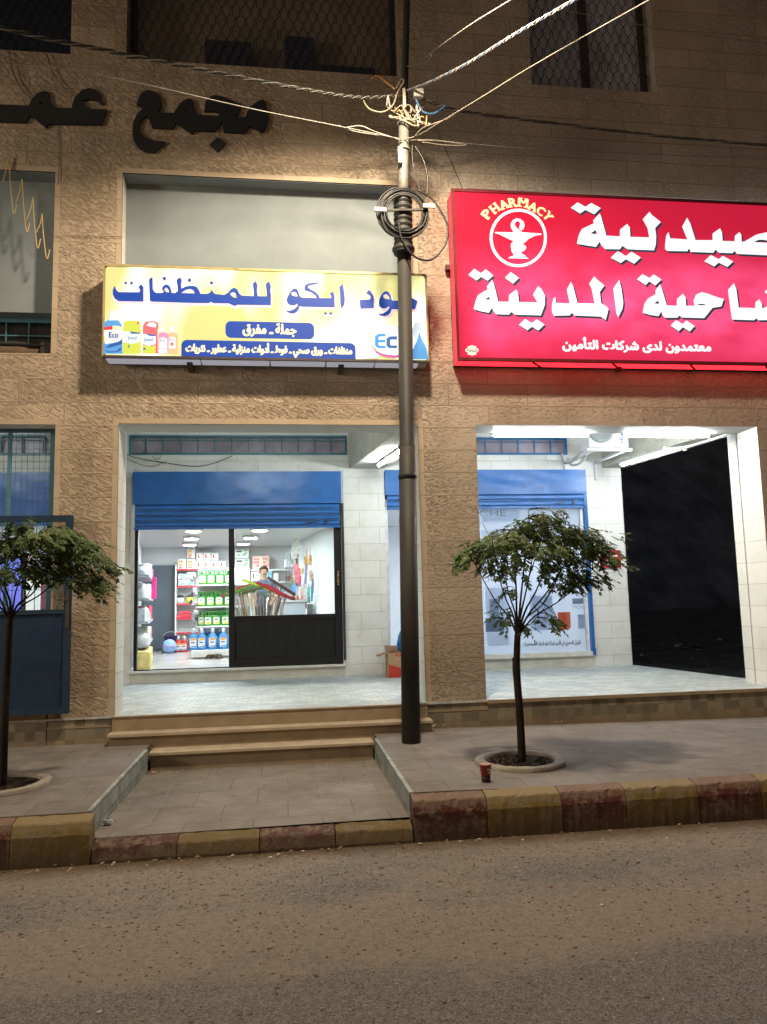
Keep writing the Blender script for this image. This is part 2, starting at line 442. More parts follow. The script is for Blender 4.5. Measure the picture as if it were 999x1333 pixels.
def poly_faces(outline, holes, Y, thick=0.0):
    """flat filled outline (X,Z pairs) with holes in the plane Y, facing -Y"""
    cu = bpy.data.curves.new('tmp', 'CURVE'); cu.dimensions = '2D'; cu.fill_mode = 'BOTH'
    for ring in [outline] + holes:
        sp = cu.splines.new('POLY'); sp.points.add(len(ring) - 1)
        for p, (x, z) in zip(sp.points, ring): p.co = (x, z, 0, 1)
        sp.use_cyclic_u = True
    cu.extrude = thick / 2
    ob = bpy.data.objects.new('tmp', cu); COL.objects.link(ob)
    dg = bpy.context.evaluated_depsgraph_get(); me = bpy.data.meshes.new_from_object(ob.evaluated_get(dg))
    vs = [(v.co.x, Y + thick / 2 - v.co.z, v.co.y) for v in me.vertices]; fs = [tuple(p.vertices) for p in me.polygons]
    bpy.data.objects.remove(ob); bpy.data.curves.remove(cu); bpy.data.meshes.remove(me)
    return vs, fs
def glyphs(mb, traces, Y, dx=0.0, dz=0.0, mi=0, grow=0.0, thick=0.0):
    for o, hs in traces:
        if grow:
            cx = sum(p[0] for p in o) / len(o)
            o = offset_ring(o, grow); hs = [offset_ring(h, -grow * .6) for h in hs]
        vs, fs = poly_faces([(x + dx, z + dz) for x, z in o], [[(x + dx, z + dz) for x, z in h] for h in hs], Y - len(mb.f) * 2e-6, thick)
        mb.add(vs, fs, mi)
def offset_ring(r, d):
    n = len(r); area = sum(r[i][0] * r[(i + 1) % n][1] - r[(i + 1) % n][0] * r[i][1] for i in range(n)); sg = 1 if area > 0 else -1
    out = []
    for i in range(n):
        a = Vector(r[i - 1]); b = Vector(r[i]); c = Vector(r[(i + 1) % n])
        e1 = (b - a); e2 = (c - b)
        if e1.length < 1e-6 or e2.length < 1e-6: out.append(tuple(b)); continue
        e1.normalize(); e2.normalize()
        nn = Vector((e1.y + e2.y, -(e1.x + e2.x))) * sg
        if nn.length < .3: out.append(tuple(b)); continue
        nn.normalize(); out.append(tuple(b + nn * d))
    return out
# Arabic letters in their joined forms, laid out left to right for the text object
FORMS = {}
for rng in (range(0xFE80, 0xFEFD), range(0xFB50, 0xFC00)):
    for cp in rng:
        d_ = unicodedata.decomposition(chr(cp)).split()
        if len(d_) == 2: FORMS.setdefault(chr(int(d_[1], 16)), {}).setdefault(d_[0][1:-1], chr(cp))
def shape(t):
    t = t.replace('\u0644\u0627', '\uFEFB'); out = []
    for i, c in enumerate(t):
        f = FORMS.get(c)
        if not f: out.append(c); continue
        p = FORMS.get(t[i - 1]) if i else None; n = FORMS.get(t[i + 1]) if i + 1 < len(t) else None
        jp = bool(p and 'initial' in p) and 'final' in f; jn = bool(n and 'final' in n) and 'initial' in f
        k = {(0, 0): 'isolated', (0, 1): 'initial', (1, 0): 'final', (1, 1): 'medial'}[(int(jp), int(jn))]
        out.append(f.get(k) or f.get('isolated') or c)
    return ''.join(reversed(out))
def text_mesh(body, bold=0.0):
    cu = bpy.data.curves.new('tmp', 'FONT'); cu.body = body; cu.size = 1.0; cu.resolution_u = 3
    ob = bpy.data.objects.new('tmp', cu); COL.objects.link(ob)
    dg = bpy.context.evaluated_depsgraph_get(); me = bpy.data.meshes.new_from_object(ob.evaluated_get(dg))
    V = [(v.co.x, v.co.y) for v in me.vertices]; F = [tuple(p.vertices) for p in me.polygons]
    bpy.data.objects.remove(ob); bpy.data.curves.remove(cu); bpy.data.meshes.remove(me)
    return V, F
def lettering(mb, body, x0, x1, z0, z1, Y, bold=.02, mi=0, arabic=True, fit=True):
    """writing fitted in the rectangle X x0..x1, Z z0..z1 on plane Y"""
    V, F = text_mesh(shape(body) if arabic else body)
    xs = [p[0] for p in V]; ys = [p[1] for p in V]
    ax, bx, ay, by = min(xs), max(xs), min(ys), max(ys)
    k = 0
    for ox, oy in ((0, 0), (bold, 0), (-bold, 0), (0, bold), (0, -bold), (bold * .7, bold * .7), (-bold * .7, -bold * .7)):
        mb.add([(x0 + (p[0] - ax) / (bx - ax) * (x1 - x0) + ox * (z1 - z0), Y - k * .00025, z0 + (p[1] - ay) / (by - ay) * (z1 - z0) + oy * (z1 - z0)) for p in V], F, mi); k += 1
        if not bold: break
def rrect(x0, x1, z0, z1, r, n=5, corners=(1, 1, 1, 1)):
    pts = []
    for (cx, cz, a0), on in zip(((x1 - r, z1 - r, 0), (x0 + r, z1 - r, 90), (x0 + r, z0 + r, 180), (x1 - r, z0 + r, 270)), corners):
        if on: pts += [(cx + r * math.cos(R(a0 + 90 * i / n)), cz + r * math.sin(R(a0 + 90 * i / n))) for i in range(n + 1)]
        else: pts.append((cx + (r if a0 in (0, 270) else -r), cz + (r if a0 in (0, 90) else -r)))
    return pts
def flat(mb, ring, Y, mi=0, holes=()):
    vs, fs = poly_faces(list(ring), [list(h) for h in holes], Y); mb.add(vs, fs, mi)
def holed_wall(mb, x0, x1, z0, z1, holes, y0, y1, mi=0, rev=0):
    xs = sorted({x0, x1, *[h[0] for h in holes], *[h[1] for h in holes]}); zs = sorted({z0, z1, *[h[2] for h in holes], *[h[3] for h in holes]})
    xs = [x for x in xs if x0 <= x <= x1]; zs = [z for z in zs if z0 <= z <= z1]
    def solid(i, j):
        if i < 0 or j < 0 or i >= len(xs) - 1 or j >= len(zs) - 1: return False
        cx, cz = (xs[i] + xs[i + 1]) / 2, (zs[j] + zs[j + 1]) / 2
        return not any(h[0] < cx < h[1] and h[2] < cz < h[3] for h in holes)
    for i in range(len(xs) - 1):
        for j in range(len(zs) - 1):
            if not solid(i, j): continue
            a, b, c, d = xs[i], xs[i + 1], zs[j], zs[j + 1]
            mb.quad((a, y0, c), (b, y0, c), (b, y0, d), (a, y0, d), mi); mb.quad((b, y1, c), (a, y1, c), (a, y1, d), (b, y1, d), rev)
            if not solid(i - 1, j): mb.quad((a, y1, c), (a, y0, c), (a, y0, d), (a, y1, d), rev)
            if not solid(i + 1, j): mb.quad((b, y0, c), (b, y1, c), (b, y1, d), (b, y0, d), rev)
            if not solid(i, j - 1): mb.quad((a, y1, c), (b, y1, c), (b, y0, c), (a, y0, c), rev)
            if not solid(i, j + 1): mb.quad((a, y0, d), (b, y0, d), (b, y1, d), (a, y1, d), rev)
def sagline(a, b, sag, n=16, wob=0.0, rnd=RND):
    a, b = Vector(a), Vector(b); pts = []
    for i in range(n + 1):
        t = i / n; p = a.lerp(b, t); p.z -= sag * 4 * t * (1 - t)
        if wob and 0 < i < n: p += Vector((rnd.uniform(-wob, wob), rnd.uniform(-wob, wob), rnd.uniform(-wob, wob)))
        pts.append(p)
    return pts
def smooth_path(pts, n=6):
    pts = [Vector(p) for p in pts]; out = []
    for i in range(len(pts) - 1):
        p0, p1, p2, p3 = pts[max(i - 1, 0)], pts[i], pts[i + 1], pts[min(i + 2, len(pts) - 1)]
        for k in range(n):
            t = k / n
            out.append(.5 * ((2 * p1) + (p2 - p0) * t + (2 * p0 - 5 * p1 + 4 * p2 - p3) * t * t + (3 * p1 - p0 - 3 * p2 + p3) * t ** 3))
    out.append(pts[-1]); return out
YELLOW_TITLE=[([(-1.804,5.212),(-1.794,5.17),(-1.769,5.143),(-1.551,5.149),(-1.54,5.167),(-1.547,5.188),(-1.564,5.212),(-1.526,5.238),(-1.508,5.205),(-1.506,5.043),(-1.767,5.041),(-1.806,5.071),(-1.826,5.112),(-1.827,5.164),(-1.816,5.196)],[]),([(-1.439,5.06),(-1.449,5.301),(-1.412,5.326),(-1.409,5.192),(-1.396,5.161),(-1.371,5.146),(-1.303,5.148),(-1.291,5.164),(-1.313,5.195),(-1.303,5.222),(-1.264,5.249),(-1.23,5.229),(-1.215,5.182),(-1.208,5.149),(-1.17,5.15),(-1.141,5.174),(-1.146,5.237),(-1.158,5.3),(-1.122,5.331),(-1.11,5.322),(-1.101,5.291),(-1.109,5.249),(-1.104,5.201),(-1.057,5.229),(-0.988,5.24),(-0.939,5.227),(-0.923,5.201),(-0.91,5.175),(-0.901,5.149),(-0.824,5.149),(-0.794,5.168),(-0.779,5.203),(-0.766,5.174),(-0.744,5.152),(-0.644,5.143),(-0.604,5.168),(-0.564,5.217),(-0.534,5.229),(-0.504,5.214),(-0.479,5.161),(-0.454,5.141),(-0.323,5.138),(-0.321,5.198),(-0.332,5.283),(-0.3,5.314),(-0.28,5.263),(-0.287,5.199),(-0.278,5.139),(-0.179,5.14),(-0.181,5.213),(-0.191,5.282),(-0.152,5.315),(-0.134,5.262),(-0.14,5.203),(-0.133,5.15),(-0.136,5.038),(-0.504,5.033),(-0.529,5.017),(-0.564,5.032),(-0.594,5.047),(-0.634,5.046),(-0.759,5.045),(-0.787,5.06),(-0.814,5.044),(-0.992,5.041),(-1.419,5.045)],[[(-1.282,5.196),(-1.269,5.209),(-1.249,5.2),(-1.232,5.155),(-1.264,5.158),(-1.283,5.175)],[(-1.106,5.152),(-1.057,5.189),(-1.008,5.201),(-0.973,5.184),(-0.963,5.152)],[(-0.579,5.16),(-0.549,5.18),(-0.519,5.165),(-0.509,5.113),(-0.539,5.115),(-0.569,5.137)]]),([(0.043,5.087),(0.04,5.119),(0.079,5.201),(0.121,5.242),(0.157,5.235),(0.171,5.193),(0.189,5.145),(0.217,5.135),(0.376,5.135),(0.361,5.166),(0.31,5.202),(0.254,5.217),(0.237,5.227),(0.239,5.275),(0.276,5.303),(0.395,5.323),(0.389,5.304),(0.291,5.28),(0.275,5.263),(0.29,5.245),(0.357,5.209),(0.392,5.172),(0.405,5.136),(0.531,5.138),(0.539,5.16),(0.519,5.192),(0.556,5.22),(0.573,5.172),(0.573,5.032),(0.21,5.03),(0.18,5.037),(0.174,5.005),(0.148,4.967),(0.112,4.948),(0.077,4.951),(0.016,4.98),(0.077,4.981),(0.128,5.004),(0.161,5.037),(0.158,5.064),(0.124,5.044),(0.088,5.043),(0.058,5.058)],[[(0.089,5.185),(0.11,5.202),(0.141,5.197),(0.166,5.149),(0.135,5.149),(0.099,5.158)]]),([(0.629,5.276),(0.672,5.31),(0.683,5.213),(0.689,5.126),(0.68,5.061),(0.646,5.02),(0.639,5.071),(0.636,5.179)],[]),([(0.858,5.129),(0.971,5.136),(0.985,5.162),(0.975,5.183),(0.93,5.207),(0.963,5.251),(0.986,5.227),(1.012,5.179),(1.019,5.136),(1.014,5.032),(0.867,5.025),(0.86,5.055)],[]),([(1.073,5.094),(1.082,5.148),(1.112,5.204),(1.15,5.24),(1.187,5.233),(1.212,5.19),(1.221,5.136),(1.242,5.129),(1.37,5.132),(1.434,5.153),(1.392,5.17),(1.35,5.175),(1.328,5.161),(1.318,5.182),(1.351,5.221),(1.435,5.18),(1.521,5.133),(1.489,5.034),(1.219,5.027),(1.207,4.989),(1.174,4.955),(1.137,4.941),(1.09,4.948),(1.054,4.974),(1.112,4.973),(1.165,5.004),(1.193,5.042),(1.188,5.062),(1.155,5.036),(1.113,5.035),(1.082,5.056)],[[(1.125,5.188),(1.16,5.205),(1.191,5.178),(1.2,5.143),(1.158,5.145),(1.132,5.16)]]),([(-1.711,5.248),(-1.693,5.267),(-1.676,5.249),(-1.693,5.23)],[]),([(-1.653,5.25),(-1.633,5.271),(-1.614,5.251),(-1.633,5.229)],[]),([(-1.31,5.312),(-1.287,5.338),(-1.263,5.313),(-1.286,5.287)],[]),([(-1.042,5.301),(-1.018,5.328),(-0.995,5.303),(-1.018,5.277)],[]),([(-0.802,5.277),(-0.78,5.301),(-0.758,5.278),(-0.78,5.254)],[]),([(0.449,4.959),(0.469,4.979),(0.488,4.96),(0.468,4.939)],[]),([(0.509,4.96),(0.529,4.981),(0.548,4.961),(0.528,4.94)],[]),([(1.344,4.976),(1.366,4.998),(1.387,4.977),(1.365,4.954)],[])]
RED_TITLE=[([(2.171,5.053),(2.199,5.153),(2.223,5.215),(2.291,5.261),(2.347,5.291),(2.34,5.329),(2.401,5.409),(2.419,5.376),(2.467,5.15),(2.591,5.151),(2.597,5.231),(2.687,5.301),(2.707,5.262),(2.713,5.151),(2.937,5.155),(2.886,5.245),(2.953,5.351),(2.99,5.321),(3.031,5.238),(3.022,5.12),(2.968,4.996),(2.658,4.999),(2.616,5.031),(2.584,4.997),(2.433,4.999),(2.402,5.037),(2.389,5.075),(2.348,5.014),(2.26,5.028)],[[(2.307,5.17),(2.357,5.208),(2.372,5.169)]]),([(2.124,5.462),(2.198,5.537),(2.273,5.487),(2.333,5.536),(2.422,5.463),(2.351,5.4),(2.274,5.442),(2.22,5.398)],[]),([(2.557,5.442),(2.632,5.512),(2.727,5.445),(2.653,5.372)],[]),([(2.7,4.878),(2.777,4.949),(2.856,4.902),(2.916,4.95),(3.007,4.888),(2.931,4.815),(2.854,4.858),(2.799,4.814)],[]),([(3.108,5.122),(3.129,5.201),(3.152,5.222),(3.163,5.152),(3.328,5.151),(3.3,5.319),(3.354,5.413),(3.379,5.366),(3.424,5.156),(3.634,5.159),(3.605,5.345),(3.58,5.401),(3.648,5.494),(3.68,5.455),(3.767,5.384),(3.705,5.302),(3.714,5.161),(3.774,5.129),(3.801,5.096),(3.758,4.959),(3.698,5.0),(3.376,5.006),(3.35,5.039),(3.317,5.005),(3.123,4.997),(3.106,5.05)],[]),([(3.874,5.347),(3.955,5.458),(3.977,5.35),(3.989,5.18),(3.973,5.1),(3.915,4.999),(3.895,5.041)],[]),([(4.221,5.062),(4.251,5.173),(4.298,5.234),(4.403,5.296),(4.401,5.339),(4.464,5.418),(4.485,5.367),(4.533,5.16),(4.658,5.158),(4.668,5.244),(4.748,5.31),(4.78,5.264),(4.777,5.161),(4.886,5.164),(4.877,5.224),(4.914,5.302),(4.988,5.337),(5.057,5.324),(5.195,5.276),(5.269,5.261),(5.231,5.165),(5.114,5.144),(4.998,5.013),(4.714,5.014),(4.684,5.039),(4.656,5.01),(4.499,5.006),(4.467,5.042),(4.458,5.085),(4.419,5.024),(4.319,5.035)],[[(4.373,5.179),(4.433,5.22),(4.433,5.174)],[(4.908,5.173),(4.95,5.19),(5.012,5.19),(5.031,5.173)]]),([(4.18,5.474),(4.253,5.54),(4.339,5.493),(4.393,5.541),(4.489,5.479),(4.405,5.403),(4.331,5.452),(4.284,5.404)],[]),([(4.562,4.912),(4.636,4.979),(4.718,4.933),(4.767,4.978),(4.867,4.912),(4.8,4.843),(4.715,4.895),(4.661,4.843)],[]),([(5.352,5.013),(5.332,5.375),(5.416,5.464),(5.441,5.396),(5.453,5.157),(5.668,5.155),(5.678,5.229),(5.731,5.268),(5.759,5.213),(5.761,5.153),(5.804,5.171),(6.018,5.238),(6.124,5.206),(6.171,5.12),(6.144,5.023),(5.699,5.004),(5.666,5.029),(5.645,5.003),(5.36,5.004)],[[(5.883,5.147),(5.995,5.185),(6.066,5.161),(6.081,5.131)]]),([(5.808,5.363),(5.881,5.426),(5.962,5.373),(5.883,5.307)],[]),([(3.458,5.898),(3.484,5.993),(3.528,6.076),(3.687,6.156),(3.673,6.187),(3.762,6.282),(3.779,6.235),(3.829,6.004),(3.999,6.003),(4.007,6.088),(4.1,6.164),(4.131,6.12),(4.13,6.002),(4.369,6.004),(4.356,6.123),(4.302,6.23),(4.394,6.33),(4.423,6.29),(4.531,6.205),(4.453,6.127),(4.459,6.018),(4.448,5.922),(4.419,5.843),(4.086,5.844),(4.021,5.886),(3.988,5.84),(3.802,5.837),(3.758,5.883),(3.741,5.929),(3.69,5.86),(3.464,5.888)],[[(3.628,6.023),(3.698,6.072),(3.716,6.018)]]),([(3.405,6.338),(3.494,6.409),(3.589,6.357),(3.664,6.409),(3.779,6.35),(3.694,6.269),(3.586,6.319),(3.519,6.271)],[]),([(3.866,5.732),(3.96,5.816),(4.059,5.757),(4.131,5.816),(4.245,5.746),(4.155,5.666),(4.056,5.719),(3.987,5.669)],[]),([(4.563,5.902),(4.587,6.033),(4.62,6.081),(4.636,6.003),(4.856,5.997),(4.802,6.159),(4.874,6.276),(4.909,6.207),(4.962,5.993),(5.183,6.001),(5.19,6.086),(5.292,6.157),(5.314,6.106),(5.314,5.996),(5.47,5.998),(5.48,6.069),(5.544,6.118),(5.564,6.087),(5.564,5.995),(5.602,6.0),(5.762,6.094),(5.901,6.13),(6.038,6.12),(6.109,6.064),(6.115,5.96),(6.042,5.832),(5.491,5.837),(5.459,5.874),(5.431,5.844),(5.252,5.843),(5.21,5.882),(5.182,5.84),(4.889,5.841),(4.87,5.887),(4.845,5.847),(4.595,5.842),(4.564,5.858)],[[(5.723,5.997),(5.786,6.029),(5.862,6.032),(5.937,6.012),(5.95,5.995)]]),([(5.054,5.728),(5.145,5.81),(5.242,5.761),(5.301,5.805),(5.43,5.737),(5.349,5.666),(5.239,5.717),(5.178,5.666)],[])]
EMBLEM=[([(2.464,5.998),(2.691,6.002),(2.657,6.063),(2.659,6.11),(2.689,6.155),(2.737,6.178),(2.783,6.168),(2.819,6.136),(2.826,6.089),(2.81,6.05),(2.786,6.028),(2.763,6.048),(2.76,6.072),(2.776,6.115),(2.754,6.145),(2.721,6.137),(2.705,6.103),(2.722,6.065),(2.794,6.007),(3.028,6.0),(3.022,5.984),(2.951,5.972),(2.875,5.934),(2.826,5.889),(2.782,5.859),(2.824,5.846),(2.832,5.814),(2.807,5.78),(2.764,5.764),(2.777,5.745),(2.818,5.719),(2.826,5.7),(2.863,5.684),(2.612,5.681),(2.617,5.693),(2.669,5.713),(2.679,5.733),(2.657,5.76),(2.646,5.826),(2.652,5.864),(2.686,5.893),(2.632,5.915),(2.514,5.972),(2.463,5.984)],[]),([(3.091,5.949),(3.086,5.901),(3.074,5.855),(3.057,5.809),(3.035,5.766),(3.008,5.726),(2.976,5.69),(2.94,5.657),(2.901,5.63),(2.859,5.608),(2.816,5.591),(2.771,5.581),(2.725,5.576),(2.681,5.578),(2.637,5.585),(2.595,5.599),(2.555,5.618),(2.519,5.643),(2.487,5.672),(2.459,5.706),(2.435,5.744),(2.417,5.786),(2.405,5.829),(2.398,5.875),(2.397,5.922),(2.402,5.969),(2.412,6.015),(2.429,6.06),(2.451,6.104),(2.477,6.144),(2.509,6.181),(2.544,6.214),(2.583,6.242),(2.625,6.264),(2.668,6.282),(2.713,6.293),(2.759,6.298),(2.805,6.297),(2.849,6.29),(2.892,6.276),(2.932,6.257),(2.968,6.232),(3.001,6.202),(3.03,6.167),(3.053,6.129),(3.072,6.087),(3.084,6.042),(3.091,5.996)],[[(3.057,5.948),(3.052,5.905),(3.042,5.863),(3.027,5.822),(3.007,5.783),(2.982,5.746),(2.953,5.714),(2.921,5.684),(2.886,5.66),(2.848,5.64),(2.808,5.625),(2.768,5.615),(2.727,5.611),(2.687,5.612),(2.647,5.619),(2.609,5.631),(2.573,5.649),(2.541,5.671),(2.511,5.698),(2.486,5.729),(2.465,5.763),(2.448,5.8),(2.437,5.84),(2.431,5.881),(2.43,5.923),(2.435,5.966),(2.444,6.007),(2.459,6.048),(2.479,6.087),(2.503,6.124),(2.531,6.157),(2.563,6.186),(2.598,6.212),(2.636,6.232),(2.676,6.248),(2.716,6.258),(2.757,6.262),(2.798,6.261),(2.839,6.255),(2.877,6.243),(2.913,6.225),(2.946,6.203),(2.976,6.176),(3.002,6.145),(3.023,6.11),(3.04,6.072),(3.051,6.032),(3.057,5.99)]])]
WALL_LETTERS=[([(-3.302,7.396),(-2.827,7.407),(-2.8,7.487),(-2.744,7.563),(-2.676,7.596),(-2.623,7.591),(-2.615,7.506),(-2.59,7.442),(-2.543,7.399),(-2.362,7.407),(-2.358,7.464),(-2.324,7.552),(-2.256,7.635),(-2.18,7.667),(-2.114,7.651),(-2.054,7.569),(-2.034,7.472),(-2.088,7.521),(-2.159,7.529),(-2.259,7.51),(-2.222,7.453),(-2.198,7.408),(-1.98,7.416),(-2.036,7.225),(-2.613,7.199),(-2.635,7.155),(-2.806,7.291),(-2.827,7.277),(-2.852,7.204),(-3.295,7.19)],[[(-2.716,7.46),(-2.695,7.459),(-2.688,7.416),(-2.706,7.422)]]),([(-1.652,7.49),(-1.64,7.547),(-1.607,7.635),(-1.538,7.683),(-1.461,7.674),(-1.391,7.621),(-1.372,7.546),(-1.386,7.469),(-1.411,7.415),(-1.234,7.417),(-1.2,7.481),(-1.166,7.54),(-1.114,7.591),(-1.053,7.613),(-1.017,7.588),(-1.001,7.513),(-0.974,7.419),(-0.963,7.41),(-0.726,7.415),(-0.711,7.454),(-0.769,7.468),(-0.889,7.46),(-0.874,7.588),(-0.821,7.649),(-0.758,7.674),(-0.695,7.663),(-0.462,7.569),(-0.505,7.439),(-0.589,7.427),(-0.42,7.415),(-0.398,7.48),(-0.345,7.565),(-0.27,7.628),(-0.205,7.655),(-0.179,7.599),(-0.151,7.426),(-0.175,7.32),(-0.218,7.237),(-0.378,7.314),(-0.421,7.215),(-0.669,7.216),(-0.679,7.364),(-0.768,7.221),(-1.004,7.213),(-1.029,7.171),(-1.208,7.299),(-1.25,7.221),(-1.473,7.222),(-1.531,7.365),(-1.586,7.323),(-1.619,7.255),(-1.623,7.198),(-1.601,7.134),(-1.54,7.086),(-1.455,7.062),(-1.326,7.06),(-1.369,6.997),(-1.453,6.917),(-1.547,6.926),(-1.624,6.968),(-1.676,7.045),(-1.694,7.138),(-1.687,7.27),(-1.646,7.376),(-1.587,7.451),(-1.596,7.474)],[[(-1.113,7.477),(-1.094,7.468),(-1.083,7.426),(-1.1,7.435)]]),([(-0.823,7.055),(-0.737,7.149),(-0.644,7.08),(-0.726,6.976)],[])]
ARC=[('P', 2.374, 6.215, -52.8), ('H', 2.473, 6.288, -38.6), ('A', 2.584, 6.341, -23.7), ('R', 2.694, 6.37, -9.1), ('M', 2.821, 6.374, 7.7), ('A', 2.939, 6.328, 25.2), ('C', 3.034, 6.279, 40.2), ('Y', 3.116, 6.218, 53.9)]
# ================================================================ ground
M_fac = stone_facade(); M_pil = stone_facade(40.0, 'pillar', 20.3)
M_white = stone_smooth('white_stone_tiles', (.66, .67, .64), (.72, .73, .705), dirt=.40)
M_reveal = stone_smooth('smooth_reveal_stone', (.60, .60, .565), (.65, .65, .615), pitch=.263, width=5.0, dirt=.3)
M_trim = stone_smooth('dressed_margin_stone', (.365, .295, .218), (.41, .335, .25), pitch=.263, width=9.0, zoff=-.035, dirt=.45)
M_plaster = mat('grey_plaster', (.19, .228, .248), .85, var=.10, scale=2.5, bump=.002, bscale=45, spec=.2)
M_terr = terrace_floor(); M_road = road(); M_pave = paving('sidewalk_slabs', (.175, .162, .15), (.205, .19, .176), .6, .4)
M_ramp = paving('ramp_slabs', (.195, .178, .162), (.225, .205, .185), .5, .5)
M_plinth = plinth_tiles(); M_kerb = kerb_paint()
M_step = mat('worn_beige_step_stone', (.255, .2, .138), .8, var=.16, scale=5, bump=.003, bscale=50, spec=.25)
M_tread = mat('pale_step_tread', (.37, .31, .235), .75, var=.2, scale=6, bump=.002, spec=.25)
M_soil = mat('dark_soil', (.045, .033, .022), 1.0, var=.5, scale=25, bump=.02, bscale=60, spec=.1)
M_conc = mat('rough_concrete', (.24, .215, .185), .9, var=.22, scale=9, bump=.006, bscale=60, spec=.2)
M_sidetile = stone_smooth('grey_green_side_tiles', (.17, .19, .175), (.32, .34, .32), pitch=.11, width=.10, dirt=.3)

mb = MB(); n = 60
mb.quad((-300, -300, .04), (300, -300, .04), (300, -2.87, .04), (-300, -2.87, .04))
struct(mb.build('road', M_road))
mb = MB(); mb.quad((-300, -2.87, .012), (300, -2.87, .012), (300, 400, .012), (-300, 400, .012))
struct(mb.build('ground', mat('dry_earth', (.07, .058, .045), 1.0, var=.4, scale=1.2, bump=.05, bscale=9, spec=.1)))

KI, KF = -2.72, -2.87            # inner edge and face of the kerb
def zr(x): return .35 - .012 * max(0, x - .9)      # the right pavement drops a little to the right
mb = MB()
XL, XR = -1.365, .885
mb.box(-9, XL - .03, KI, 0.02, .0, .35)
struct(mb.build('pavement', M_pave, None, .006))
mb = MB(); xs = [XR + .03, 2, 3.5, 5, 7, 10]
for a, b in zip(xs[:-1], xs[1:]):
    mb.add([(a, KI, 0), (b, KI, 0), (b, .02, 0), (a, .02, 0), (a, KI, zr(a)), (b, KI, zr(b)), (b, .02, zr(b)), (a, .02, zr(a))], [(4, 5, 6, 7), (0, 1, 5, 4), (0, 4, 7, 3), (1, 2, 6, 5)])
struct(mb.build('pavement', M_pave))
mb = MB()
mb.box(XL - .03, XL, KI, -.5, 0, .352); mb.box(XR, XR + .03, KI, -.48, 0, .352)
struct(mb.build('pavement_edge', M_sidetile))
mb = MB(); mb.add([(XL, KI, .168), (XR, KI, .178), (XR, -.4, .134), (XL, -.4, .134)], [(0, 1, 2, 3)])
struct(mb.build('ramp', M_ramp))

# kerb: blocks painted red and yellow by turns
def kerb(name, cuts, first, z_back, z_front, zb=0.0):
    me_v = MB(); cols = []
    P = [(.075, .021, .018), (.145, .103, .027)]
    rk = random.Random(len(cuts)); k = first
    for a, b in zip(cuts[:-1], cuts[1:]):
        m = MB(); jz = rk.uniform(-.006, .006); jy = rk.uniform(-.006, .006); seg = 16
        prof = [(KF + jy, zb), (KF + .004 + jy, z_front - .075), (KF + .030 + jy, z_front - .004), (KF + .040 + jy, z_front + .006), (KI - .012, z_back + jz * .5), (KI - .001, z_back + jz * .5 - .008), (KI - .001, zb)]
        n0 = len(me_v.f); ring = []
        vs = []
        for i in range(seg + 1):
            x = a + .003 + (b - a - .006) * i / seg
            for (y, z) in prof: vs.append((x, y + rk.uniform(-.0022, .0022) + (.008 * (rk.random() < .06) if z > z_front - .03 else 0), z + (rk.uniform(-.0025, .0025) - (.006 * (rk.random() < .05)) if z > zb else 0)))
        q = len(prof); fs = []
        for i in range(seg):
            for j in range(q): fs.append((i * q + j, i * q + (j + 1) % q, (i + 1) * q + (j + 1) % q, (i + 1) * q + j))
        fs += [tuple(range(q - 1, -1, -1)), tuple(range(seg * q, seg * q + q))]
        me_v.add(vs, fs, 0, False)
        c = P[k % 2]; f = rk.uniform(.8, 1.15); cols += [tuple(v * f for v in c)] * (len(me_v.f) - n0); k += 1
    me = bpy.data.meshes.new(name); me.from_pydata(me_v.v, [], me_v.f); me.materials.append(M_kerb)
    ca = me.color_attributes.new('paint', 'FLOAT_COLOR', 'CORNER'); i = 0
    for p, c in zip(me.polygons, cols):
        for li in p.loop_indices: ca.data[li].color = (*c, 1)
    bm = bmesh.new(); bm.from_mesh(me); bmesh.ops.recalc_face_normals(bm, faces=bm.faces); bm.to_mesh(me); bm.free()
    ob = bpy.data.objects.new(name, me); COL.objects.link(ob); return struct(ob)
kerb('kerb', [-5.5, -4.95, -4.4, -3.85, -3.3, -2.75, -2.35, -1.845, -1.33], 0, .342, .312)
kerb('kerb', [-1.325, -.76, -.20, .33, .885], 0, .168, .135)
kerb('kerb', [.89, 1.43, 1.99, 2.49, 3.06, 3.58, 4.1, 4.62, 5.1, 5.7, 6.3], 0, .342, .312)

# terrace floor of the arcade and its three front steps
def prism(ring, z0, z1):
    n_ = len(ring); m = MB()
    m.add([(x, y, z0) for x, y in ring] + [(x, y, z1) for x, y in ring], [tuple(range(n_, 2 * n_)), tuple(range(n_ - 1, -1, -1))] + [(i, (i + 1) % n_, n_ + (i + 1) % n_, n_ + i) for i in range(n_)]); return m
FLOOR = [(-9, -.03), (6.44, -.03), (6.44, .30), (6.04, .45), (5.50, 3.36), (5.50, 3.7), (-9, 3.7)]
struct(prism([(-9, -.012), (6.42, -.012), (6.42, .28), (6.02, .44), (5.48, 3.36), (4.4, 9.6), (-9, 9.6)], .05, .60).build('terrace_base', M_plinth))
struct(prism(FLOOR, .601, .62).build('terrace_floor', M_terr))
mb = MB()
mb.box(-1.81, 1.535, -.0455, -.0305, .36, .60, 0); mb.box(-1.82, 1.54, -.055, -.0305, .60, .6215, 0)
mb.box(-1.80, 1.535, -.22, -.046, .20, .435, 0); mb.box(-1.82, 1.55, -.26, -.046, .435, .467, 1)
mb.box(-1.35, .875, -.47, -.221, .12, .285, 0); mb.box(-1.362, .884, -.51, -.221, .285, .315, 1)
st = mb.build('steps', [M_step, M_tread], None, .006); struct(st)

